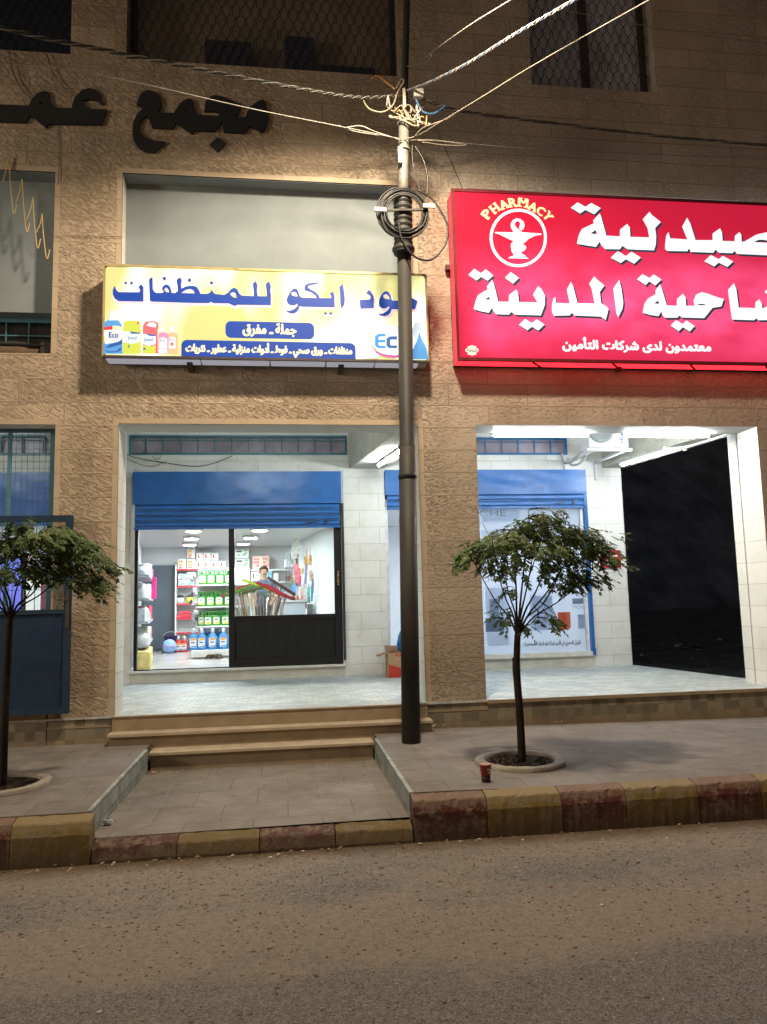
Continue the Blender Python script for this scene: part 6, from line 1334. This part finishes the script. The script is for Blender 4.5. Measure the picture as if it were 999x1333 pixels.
pack(244.5, 703, 254, 713.2, WY_ - .02, .2, 'pale kitchen roll pack topping the column under the ceiling', [(.2, .7, .3, .8, 7)], 'kitchen roll packs')
for k, (a, b) in enumerate(((255.5, 265), (265, 275), (275, 285))): pack(a, 719.5, b, 730, WY_, .2, f'white tissue box with red print, {od[k]} in the upper row', box_art, 'white tissue boxes on the shelf')
for k, (a, b) in enumerate(((255.5, 265), (265, 275), (275, 285.5), (285.5, 295))): pack(a, 730, b, 741, WY_, .2, f'white tissue box with red print, {od[k]} in the lower row', box_art, 'white tissue boxes on the shelf')
teal = [(.1, .6, .55, .75, 2), (.35, .9, .2, .42, 2), (.15, .5, .12, .2, 3), (.5, .95, .78, .9, 2)]
for k, (a, b, c, d, w_) in enumerate(((232, 746.5, 243, 754.5, 'upper left'), (232, 754.5, 243, 762.5, 'lower left'), (243, 744.5, 254.5, 753, 'upper right'), (243, 753, 252.5, 762.5, 'lower right'))): pack(a, b, c, d, WY_, .2, f'teal and white tissue pack on the second shelf, {w_} one', teal, 'teal tissue packs')
for k, (px, lb) in enumerate(((234.5, 'white tea tin with dark lid on the third shelf'), (247, 'yellow and black tin on the third shelf'))):
    p = bwall(px, 785); t = thing('tin', lb, 'tin', (p.x, WY_ + .08, bwall(240, 785.5).z)); z = t.location.z
    m = MB(); m.lathe([(.075, 0), (.075, .13)], (p.x, WY_ + .08, z), 18); m.build('can', mat('tin_' + ('white' if k == 0 else 'yellow'), ((.75, .78, .74) if k == 0 else (.65, .60, .05)), .4), t); m = MB(); m.lathe([(.078, .13), (.078, .16), (.04, .19), (.0, .195)], (p.x, WY_ + .08, z), 18); m.build('lid', mat('tin_lid', (.04, .045, .05), .4), t)
for k, (a, b, c, d) in enumerate(((230, 799.5, 248, 804.5), (233, 795.5, 248, 799.5))): pack(a, b, c, d, WY_, .2, ('flat red box lying on the fourth shelf', 'flat red box on top of the other red box')[k], [(.05, .3, .2, .5, 4)], 'red boxes', 'carton_box', 'box', M_red)
for k, px in enumerate((233.5, 241)):
    p = bwall(px, 846); lb = ('red liquid bottle on the floor next to the blue bag', 'red liquid bottle on the floor nearer the jug shelf')[k]
    bottle((p.x, WY_ - .12, FZ), lb, .17, .34, ('red', (.50, .02, .02)), ('redwhite', (.7, .65, .65)), 'red bottles on the floor')
p = G(221, 846, WY_ - .35); t = thing('bundle_bag', 'pale blue patterned bag bundle on the floor before the grey door', 'bag', (p.x, WY_ - .35, FZ))
m = MB(); rk = random.Random(3); m.ball((p.x, WY_ - .35, FZ + .14), .145, .12, .15, 16, 10, 0, .05, rk); m.build('bundle', mat('pale_blue_cloth', (.28, .45, .78), .6, var=.35, scale=12), t); m = MB(); m.tube([(p.x + .150 * math.cos(a / 10 * 6.283), WY_ - .35 + .125 * math.sin(a / 10 * 6.283), FZ + .15) for a in range(10)], .010, 5, 0, False, True); m.build('tie', mat('pink_tie', (.6, .25, .5), .5), t)
p = G(222, 835, WY_ - .12); t = thing('shopping_basket', 'purple plastic basket with raised handle before the grey door', 'basket', (p.x, WY_ - .12, FZ + .18))
m = MB(); m.lathe([(.11, .0), (.15, .17), (.16, .18), (.145, .17), (.105, .01)], (p.x, WY_ - .12, FZ + .18), 20); m.build('tub', mat('purple_plastic', (.06, .025, .09), .4), t); m = MB(); m.tube([(p.x - .15 * math.cos(R(a)), WY_ - .12, FZ + .34 + .10 * math.sin(R(a))) for a in range(0, 181, 15)], .006, 5); m.build('handle', mat('grey_handle', (.4, .4, .42), .4), t)
m = MB(); m.lathe([(.12, 0), (.13, .17)], (p.x, WY_ - .1, FZ), 16); solo(m, 'bucket', mat('dark_purple_bucket', (.035, .02, .05), .4), 'dark bucket under the purple basket', 'bucket')
# grey door of the back wall
d0, d1 = G(186, 800, 8.96).x, G(228.5, 800, 8.96).x; zt = G(210, 736, 8.96).z
gd = thing('back_door', 'plain dark grey door panel in the back wall of the shop', 'door', ((d0 + d1) / 2, 8.93, FZ))
m = MB(); m.box(d0, d1, 8.90, 8.95, FZ + .06, zt); m.build('leaf', mat('slate_grey_door', (.085, .105, .125), .6, var=.06), gd)
m = MB(); m.box(d0 + .03, d0 + .05, 8.86, 8.90, 1.9, 2.15); m.build('handle', M_shelf, gd)
# --- left wall goods
def lw(px, py, Y): return G(px, py, Y)
lsf = thing('wall_shelf', 'grey sloping wall shelf at the left of the doorway holding bottles and bags', 'shelf', (-2.55, 6.0, FZ))
for (z) in (G(180, 752, 5.6).z, G(178, 780, 5.6).z, G(178, 808, 5.6).z, G(178, 836, 5.6).z):
    m = MB(); m.box(-2.34, -2.06, 4.3, 7.2, z - .03, z, 0, sh); m.build('shelf', mat('grey_shelf', (.35, .37, .42), .5), lsf)
m = MB(); m.box(-2.345, -2.33, 4.3, 7.2, FZ, 2.75, 0, sh); m.build('back_panel', M_shelf, lsf)
rk = random.Random(15); kinds = [((.78, .79, .80), 'white'), ((.80, .10, .35), 'pink'), ((.62, .60, .52), 'pale beige'), ((.55, .58, .62), 'silvery'), ((.60, .05, .10), 'red'), ((.85, .80, .78), 'cream')]
zl = [G(178, 836, 5.6).z, G(178, 808, 5.6).z, G(178, 780, 5.6).z, G(180, 752, 5.6).z]; lvn = ['lowest', 'lower', 'upper', 'top']
for li, z in enumerate(zl):
    for k, y in enumerate((4.55, 5.15, 5.75, 6.35, 6.95)):
        c, cn = kinds[(k * 2 + li * 3 + (k // 2)) % 6]; x = -2.20 + SKEW * (y - 3.3) + rk.uniform(-.02, .04); h = (.26 if li < 3 else .20) * rk.uniform(.8, 1.1); m = MB()
        if (k + li) % 3 == 0: m.lathe([(.10, 0), (.115, .05), (.12, h * .5), (.09, h * .8), (.03, h * .92), (.05, h)], (x, y, z), 12); m.v = [(a + rk.uniform(-.02, .02), b + rk.uniform(-.02, .02), c2) for a, b, c2 in m.v]; nm = 'plastic_bag'; ct = 'bag'; tx = 'filled plastic bag'
        elif (k + li) % 3 == 1: m.box(x - .10, x + .10, y - .16, y + .16, z + .001, z + h); nm = 'packet'; ct = 'packet'; tx = 'packet'
        else: m.lathe([(.07, 0), (.075, .02), (.075, h * .6), (.03, h * .82), (.03, h)], (x, y, z), 14); nm = 'bottle'; ct = 'bottle'; tx = 'bottle'
        solo(m, nm, mat('goods_' + cn.replace(' ', '_'), c, .4, var=.3, scale=14), f'{cn} {tx} on the {lvn[li]} left wall shelf, {(od + ["fifth"])[k]} from the doorway', ct, 'goods on the left wall shelf', .012 if nm == 'packet' else 0)
pk_ = G(181, 858, 5.0); m = MB(); m.box(-2.32, -2.02, 4.1, 5.6, FZ + .001, FZ + .30, 0, sh); solo(m, 'sack', mat('yellow_white_sack', (.75, .58, .22), .6, var=.45, scale=7), 'yellow and white sack on the floor under the left wall shelf', 'sack', None, .03)
m = MB(); m.box(-2.05, -1.98, 5.9, 6.1, G(183, 780, 6.0).z, G(183, 752, 6.0).z, 0, sh); solo(m, 'packet', mat('hot_pink', (.75, .03, .25), .4), 'hot pink hanging packet beside the grey door edge', 'packet', None, .01)
# --- seen through the fixed pane
m_ = lambda c, n: mat(n, c, .5)
bsh = thing('wall_shelf', 'long white shelf on the back wall behind the man', 'shelf', (-.6, WY_ + .15, bwall(340, 742).z - .03))
for py in (741.5, 757.5, 772): z = bwall(330, py).z; m = MB(); m.box(bwall(300, 742).x - .3, bwall(374, 742).x, WY_, WY_ + .3, z - .03, z); m.build('shelf', M_shelf, bsh)
gp = [(.1, .5, .65, .85, 3), (.6, .9, .75, .9, 5), (.2, .35, .3, .45, 5), (.55, .75, .3, .5, 5), (.7, .85, .5, .6, 3)]
pack(306, 727, 325.5, 741, WY_ + .02, .22, 'white and green tissue bale at the bottom behind the black mullion', gp, 'tissue bales'); pack(306, 714.5, 324.5, 727, WY_ + .02, .22, 'white and green tissue bale on top behind the black mullion', gp, 'tissue bales')
pack(329, 723.5, 351, 741.5, WY_ + .02, .22, 'peach pink tissue bale on the shelf above the man', [(.1, .9, .72, .82, 4), (.05, .8, .45, .6, 4), (.2, .95, .2, .35, 4), (.4, .6, .1, .9, 7)], None, base=mat('peach_wrap', (.82, .55, .46), .4))
for k, (a, b) in enumerate(((306, 316), (316, 326))): pack(a, 744.5, b, 757, WY_ + .02, .2, ('plain white carton under the green bales, next to the mullion', 'plain white carton under the green bales, nearer the man')[k], [(.1, .9, .45, .5, 3)], 'white cartons', 'carton_box', 'box')
pack(327, 744, 339, 757, WY_ + .02, .2, 'white pack with dark print left of the man', [(.2, .35, .3, .8, 3), (.5, .9, .55, .65, 6)]); pack(346, 743, 354.5, 757, WY_ + .02, .2, 'light blue pack right of the man', [(.1, .8, .3, .4, 6), (.2, .9, .6, .7, 6)], base=mat('lightblue_wrap', (.30, .62, .85), .4)); pack(356, 746, 363, 757, WY_ + .02, .2, 'small white pack at the right end of the shelf', [(.3, .6, .5, .6, 4)])
# bottles and tubs crowding the shelves behind the man
rk = random.Random(31); cols_ = [((.75, .77, .80), 'white'), ((.20, .45, .75), 'blue'), ((.70, .15, .25), 'crimson'), ((.72, .62, .15), 'yellow'), ((.25, .50, .30), 'green'), ((.60, .40, .62), 'lilac')]
ordn = ['first', 'second', 'third', 'fourth', 'fifth', 'sixth', 'seventh', 'eighth', 'ninth', 'tenth', 'eleventh', 'twelfth']
for k in range(12):
    px = 307 + k * 5.4; z = bwall(330, 772).z; x = bwall(px, 772).x; c, cn = cols_[(k * 5) % 6]; h = rk.uniform(.12, .21); m = MB(); r = rk.uniform(.028, .045); m.lathe([(r, 0), (r * 1.05, .01), (r * 1.05, h * .62), (r * .4, h * .8), (r * .4, h)], (x, WY_ + .10, z), 10)
    solo(m, 'bottle', mat('stock_' + cn, c, .4, var=.3, scale=18), f'{cn} bottle on the low back shelf behind the brooms, {ordn[k]} from the mullion', 'bottle', 'bottles on the low back shelf')
# white cash counter
ct = thing('shop_counter', 'white box counter behind the bundle of brooms', 'counter', (-.15, 6.1, FZ)); c0_, c1_ = G(363, 790, 5.9), G(398, 790, 5.9); zt = G(380, 783.5, 5.9).z
m = MB(); m.box(c0_.x, c1_.x, 5.9, 6.4, FZ, zt); m.build('cabinet', mat('grey_white_board', (.50, .53, .58), .5, var=.05), ct, .01)
m = MB(); m.box(c0_.x - .02, c1_.x + .02, 5.86, 6.42, zt, zt + .03); m.build('counter_top', M_shelf, ct); m = MB(); m.box(c0_.x + .01, c0_.x + .08, 5.89, 5.899, FZ + .5, zt - .04); m.build('side_panel', mat('dark_side', (.25, .28, .32), .5), ct)
for k, (px, c, nm, lb) in enumerate(((381, (.25, .20, .15), 'jar', 'brown jar standing left on the white counter'), (386, (.6, .25, .25), 'jar', 'reddish jar standing in the middle of the white counter'), (392, (.7, .45, .42), 'jar', 'pink jar standing right on the white counter'))):
    p = G(px, 783, 6.0); m = MB(); m.lathe([(.035, 0), (.038, .02), (.038, .08), (.025, .095), (.025, .11)], (p.x, 6.05, zt + .031), 12); solo(m, nm, mat('jarcol' + str(k), c, .4), lb, 'jar')
# right wall: hanging goods
hg = [(384, 715, 8, 26, (.78, .77, .68), 'cream'), (389.5, 714, 6, 18, (.80, .80, .76), 'white'), (399, 730, 5, 24, (.75, .42, .12), 'orange'), (404, 726, 5, 20, (.72, .38, .10), 'amber'), (405, 746, 5, 24, (.72, .50, .36), 'tan'), (387, 746, 9, 26, (.80, .22, .26), 'coral pink'), (385, 737, 4, 10, (.85, .75, .72), 'pale'), (398, 748, 5, 30, (.30, .30, .48), 'violet grey'), (399, 738, 4, 10, (.45, .45, .6), 'mauve'), (383, 770, 7, 18, (.12, .36, .72), 'blue'), (394, 776, 7, 20, (.80, .55, .52), 'salmon'), (402, 774, 5, 22, (.25, .62, .52), 'sea green'), (406.5, 773, 4, 24, (.04, .26, .48), 'deep blue'), (403, 792, 8, 24, (.14, .13, .12), 'dark'), (377, 752, 5, 10, (.35, .05, .10), 'dark red'), (373, 752, 4, 12, (.12, .12, .14), 'black')]
hg += [(376, 722, 6, 14, (.66, .70, .72), 'grey white'), (380, 757, 5, 14, (.15, .30, .12), 'leaf green'), (391, 757, 4, 16, (.62, .10, .22), 'raspberry'), (394, 742, 4, 14, (.70, .62, .30), 'mustard'), (396, 762, 5, 10, (.72, .72, .70), 'off white'), (389, 782, 5, 14, (.35, .20, .10), 'brown'), (378, 776, 6, 12, (.65, .65, .68), 'silver'), (398, 786, 4, 16, (.70, .30, .34), 'rose'), (408, 758, 3, 20, (.18, .22, .30), 'slate'), (381, 728, 4, 12, (.28, .42, .30), 'dull green')]
for k, (px, py, w_, h_, c, cn) in enumerate(hg):
    Y = 7.6 - (px - 372) * .055; p = G(px, py, Y); kx = (Y + 8.4) / FPX; m = MB(); rk2 = random.Random(k)
    tl_a = rk2.uniform(-.12, .12); hw_, hh_ = w_ * kx * .5, h_ * kx * .5
    for q in range(rk2.choice((2, 3))):
        ox, oz, sc_ = rk2.uniform(-.25, .25) * hw_, (q - 1) * hh_ * .45, rk2.uniform(.6, .95); u = Vector((math.cos(tl_a), 0, math.sin(tl_a))); v_ = Vector((-math.sin(tl_a), 0, math.cos(tl_a))); c9 = Vector((p.x + ox, Y - q * .025, p.z + oz))
        m.bar(c9 - v_ * hh_ * .55 * sc_, c9 + v_ * hh_ * .55 * sc_, hw_ * 2 * sc_, .03, 0, (0, 1, 0))
    m.bar((p.x, Y, p.z), (p.x, Y + .01, p.z + h_ * kx * .48 + .05), .012)
    solo(m, 'hanging_packet', mat('hang_' + cn.replace(' ', '_'), c, .45, var=.35, scale=16), f'{cn} packet hanging on the right wall of the shop', 'packet', 'goods hanging on the right wall')
rs = thing('wall_shelf', 'small grey shelf with bottles high on the right wall', 'shelf', (-.05, 8.0, G(378, 740, 7.9).z)); a_, b_ = G(371, 738, 7.9), G(383, 738, 7.9)
m = MB(); m.box(a_.x, b_.x, 7.8, 8.3, b_.z - .02, b_.z); m.box(a_.x, b_.x, 7.8, 8.3, b_.z - .32, b_.z - .30); m.build('shelf', mat('grey_shelf', (.35, .37, .42), .5), rs); m = MB(); m.box(b_.x, b_.x + .02, 7.8, 8.3, b_.z - .4, b_.z + .35); m.build('side_panel', M_shelf, rs)
for k, (px, h) in enumerate(((373, .22), (376.5, .26), (380, .2))): p = G(px, 738, 7.95); m = MB(); m.lathe([(.04, 0), (.042, .02), (.042, h * .6), (.018, h * .8), (.018, h)], (p.x, 7.95, b_.z), 12); solo(m, 'bottle', mat('palebottle' + str(k), ((.75, .76, .78), (.55, .6, .7), (.8, .8, .78))[k], .4), ('whitish bottle on the small high shelf, by its left end', 'tallest bottle, greyish blue, on the small high shelf', 'short white bottle on the small high shelf, by its right end')[k], 'bottle')
# brooms and dustpans standing heads-up in a barrel
bc = G(338, 800, 4.7); brl = thing('broom_barrel', 'grey barrel holding the brooms behind the black door panel', 'barrel', (bc.x, 4.7, FZ))
m = MB(); m.lathe([(.19, 0), (.22, .3), (.23, .62), (.22, .62), (.20, .05)], (bc.x, 4.7, FZ), 20); m.build('drum', mat('grey_plastic_drum', (.2, .2, .21), .5), brl)
M_wood = mat('pale_broom_handle', (.50, .38, .24), .6, var=.2); M_hand2 = mat('brown_broom_handle', (.22, .14, .09), .5)
brooms = [(312, 770, -.05, 'green', (.10, .34, .07), -18, 38), (330, 769, -.02, 'dark green', (.05, .18, .06), -16, 30), (335, 763, .05, 'lime', (.42, .62, .06), 22, 42), (318, 765, .12, 'maroon', (.25, .05, .07), -14, 40), (352, 768, -.04, 'crimson', (.50, .03, .07), 28, 40), (362, 771, .05, 'dark red', (.40, .025, .05), 30, 40), (366, 764, .12, 'black', (.03, .03, .035), 34, 44), (299, 773, .0, 'pink', (.70, .08, .16), -24, 22), (345, 775, .1, 'teal', (.20, .48, .50), 5, 20), (372, 777, .1, 'charcoal', (.05, .05, .06), 20, 26)]
for k, (px, py, dy, cn, c, tilt, wl) in enumerate(brooms):
    Y = 4.6 + dy; p = G(px, py, Y); kx = (Y + 8.4) / FPX; foot = Vector((bc.x + (p.x - bc.x) * .32, 4.7 + dy * .3, FZ + .08)); hd_ = Vector((p.x, Y, p.z))
    t = thing('broom', f'broom with {cn} head standing upside down among the brooms', 'broom', foot, 'brooms standing in the barrel')
    m = MB(); m.tube([foot, hd_ - Vector((0, 0, .01))], .0125 if k % 3 else .016, 8); m.build('handle', M_wood if k % 2 else M_hand2, t)
    ca, sa = math.cos(R(-tilt)), math.sin(R(-tilt)); L = wl * kx; m = MB(); e = Vector((ca, 0, sa)) * L / 2; m.bar(hd_ - e, hd_ + e, .05, .022); m.build('head', mat('broom_' + cn.replace(' ', '_'), c, .45, var=.15), t, .008)
    m = MB(); nrm = Vector((-sa, 0, ca)); m.bar(hd_ - e * .96 + nrm * .026, hd_ + e * .96 + nrm * .026, .045, .03); m.build('bristles', mat('bristle_' + cn.replace(' ', '_'), tuple(min(1, v * 1.5 + .03) for v in c), .9, var=.5, scale=60), t)
for k, (px, py) in enumerate(((308, 778), (316, 776), (322, 772), (327, 776), (340, 772), (349, 778), (357, 776), (366, 778))):
    p = G(px, py, 4.75); foot = Vector((bc.x + (p.x - bc.x) * .30, 4.72, FZ + .08)); m = MB(); m.tube([foot, Vector((p.x, 4.75, p.z))], .013, 7)
    solo(m, 'broom_stick', (M_wood, M_hand2, mat('metal_stick', (.5, .5, .5), .35, .7))[k % 3], 'bare stick in the broom barrel, ' + ['first from the mullion', 'second from the mullion', 'third from the mullion', 'fourth from the mullion', 'fourth from the counter', 'third from the counter', 'second from the counter', 'nearest the counter'][k], 'stick', 'sticks in the broom barrel')
# ================================================================ the man in the shop
def man():
    Y = 7.0; hp = G(343, 745, Y); x, z0 = hp.x, FZ
    t = thing('person', 'man with short dark hair in a grey-blue T-shirt and dark trousers standing behind the brooms', 'person', (x, Y, z0))
    J = {}; E = []
    def j(n, p, r): J[n] = (Vector((x + p[0], Y + p[1], z0 + p[2])), r)
    j('pel', (0, 0, .96), (.165, .115)); j('waist', (0, .0, 1.10), (.155, .11)); j('chest', (0, .0, 1.30), (.185, .12)); j('sho', (0, .01, 1.43), (.13, .09)); j('neck', (0.0, .0, 1.50), (.06, .06)); j('jaw', (.01, -.01, 1.565), (.065, .075)); j('head', (.01, -.01, 1.63), (.085, .10)); j('top', (.01, .0, 1.695), (.07, .085))
    for s_, n in ((1, 'r'), (-1, 'l')):
        j('sh' + n, (.185 * s_, .01, 1.405), (.068, .07)); j('el' + n, (.25 * s_, -.03 if s_ > 0 else .0, 1.14), (.045, .045)); j('wr' + n, (.18 * s_, -.20, 1.0), (.032, .03)); j('ha' + n, (.155 * s_, -.27, .985), (.042, .022))
        j('hip' + n, (.095 * s_, 0, .86), (.095, .10)); j('kn' + n, (.10 * s_, -.01, .50), (.062, .065)); j('an' + n, (.105 * s_, .01, .09), (.042, .05)); j('to' + n, (.115 * s_, -.14, .04), (.042, .032))
    E = [('pel', 'waist'), ('waist', 'chest'), ('chest', 'sho'), ('sho', 'neck'), ('neck', 'jaw'), ('jaw', 'head'), ('head', 'top')]
    for n in 'rl': E += [('chest', 'sh' + n), ('sh' + n, 'el' + n), ('el' + n, 'wr' + n), ('wr' + n, 'ha' + n), ('pel', 'hip' + n), ('hip' + n, 'kn' + n), ('kn' + n, 'an' + n), ('an' + n, 'to' + n)]
    # five fingers on each hand
    for s_, n in ((1, 'r'), (-1, 'l')):
        for k, (ox, L_) in enumerate(((-.032, .07), (-.011, .08), (.011, .075), (.030, .06))):
            j(f'f{n}{k}', (.155 * s_ + ox, -.30, .985), (.010, .010)); j(f'g{n}{k}', (.155 * s_ + ox, -.30 - L_ * .7, .972), (.009, .009)); j(f'h{n}{k}', (.155 * s_ + ox, -.30 - L_, .955), (.008, .008)); E += [('ha' + n, f'f{n}{k}'), (f'f{n}{k}', f'g{n}{k}'), (f'g{n}{k}', f'h{n}{k}')]
        j('t' + n, (.155 * s_ - s_ * .045, -.245, .98), (.011, .011)); j('u' + n, (.155 * s_ - s_ * .065, -.285, .97), (.009, .009)); E += [('wr' + n, 't' + n), ('t' + n, 'u' + n)]
    names_ = list(J); me = bpy.data.meshes.new('tmp'); me.from_pydata([J[n][0] for n in names_], [(names_.index(a), names_.index(b)) for a, b in E], [])
    ob = bpy.data.objects.new('tmp', me); COL.objects.link(ob); sm = ob.modifiers.new('skin', 'SKIN'); sm.use_smooth_shade = True
    for i, n in enumerate(names_): me.skin_vertices[0].data[i].radius = J[n][1]; me.skin_vertices[0].data[i].use_root = (n == 'pel')
    ss = ob.modifiers.new('sub', 'SUBSURF'); ss.levels = 2; ss.render_levels = 2
    dg = bpy.context.evaluated_depsgraph_get(); bm_ = bpy.data.meshes.new_from_object(ob.evaluated_get(dg)); bpy.data.objects.remove(ob)
    L0 = Vector((x, Y, z0)); bm_.transform(Matrix.Translation(-L0))
    for mt in (mat('skin', (.42, .25, .17), .55), mat('blue_grey_shirt', (.075, .115, .165), .85, var=.2), mat('dark_trousers', (.045, .055, .075), .85), mat('black_shoes', (.015, .015, .015), .5)): bm_.materials.append(mt)
    for p in bm_.polygons:
        c = p.center; p.use_smooth = True
        if c.z < .085: p.material_index = 3
        elif c.z < .94 and abs(c.y) < .16: p.material_index = 2
        elif c.z < 1.475 and not (abs(c.x) > .14 and (c.y < -.10 or c.z < 1.20)): p.material_index = 1
        else: p.material_index = 0
    ob = bpy.data.objects.new('body', bm_); COL.objects.link(ob); ob.parent = t
    m = MB(); m.ball((x + .01, Y + .012, z0 + 1.668), .093, .108, .088, 18, 12, 0, .03, random.Random(2)); m.v = [(a, b, c) if not (b < Y - .055 and c < z0 + 1.69) else (a, Y - .05, c) for a, b, c in m.v]; m.build('hair', mat('black_hair', (.012, .010, .010), .6), t)
    m = MB(); m.ball((x + .01, Y - .112, z0 + 1.615), .013, .022, .022, 8, 6)
    for s_ in (-1, 1): m.ball((x + .01 + s_ * .088, Y + .0, z0 + 1.62), .012, .022, .032, 8, 6)
    m.build('ears_and_nose', MATS['skin'], t)
    m = MB()
    for s_ in (-1, 1): m.ball((x + .01 + s_ * .032, Y - .098, z0 + 1.645), .012, .008, .008, 8, 6)
    m.box(x - .015, x + .035, Y - .108, Y - .095, z0 + 1.572, z0 + 1.580); m.build('eyes_and_mouth', mat('dark_eyes', (.03, .02, .02), .4), t)
man()
# ================================================================ behind the left mesh: blue-lit shop
m = MB(); m.box(-4.9, -4.2, 4.4, 4.46, .9, 2.6); solo(m, 'light_poster', glow('blue_light_box', (.05, .16, .75), 1.1), 'bright blue lit poster deep behind the gate bars', 'poster')
m = MB(); m.box(-4.15, -3.9, 4.4, 4.46, .9, 2.4); solo(m, 'light_poster', glow('white_light_box', (.75, .85, .85), .9), 'white lit panel deep behind the gate bars', 'poster')
m = MB(); m.box(-3.85, -3.4, 4.2, 4.26, .74, 2.5); solo(m, 'notice_board', mat('violet_board', (.07, .045, .22), .5), 'violet board standing deep behind the gate bars', 'board')
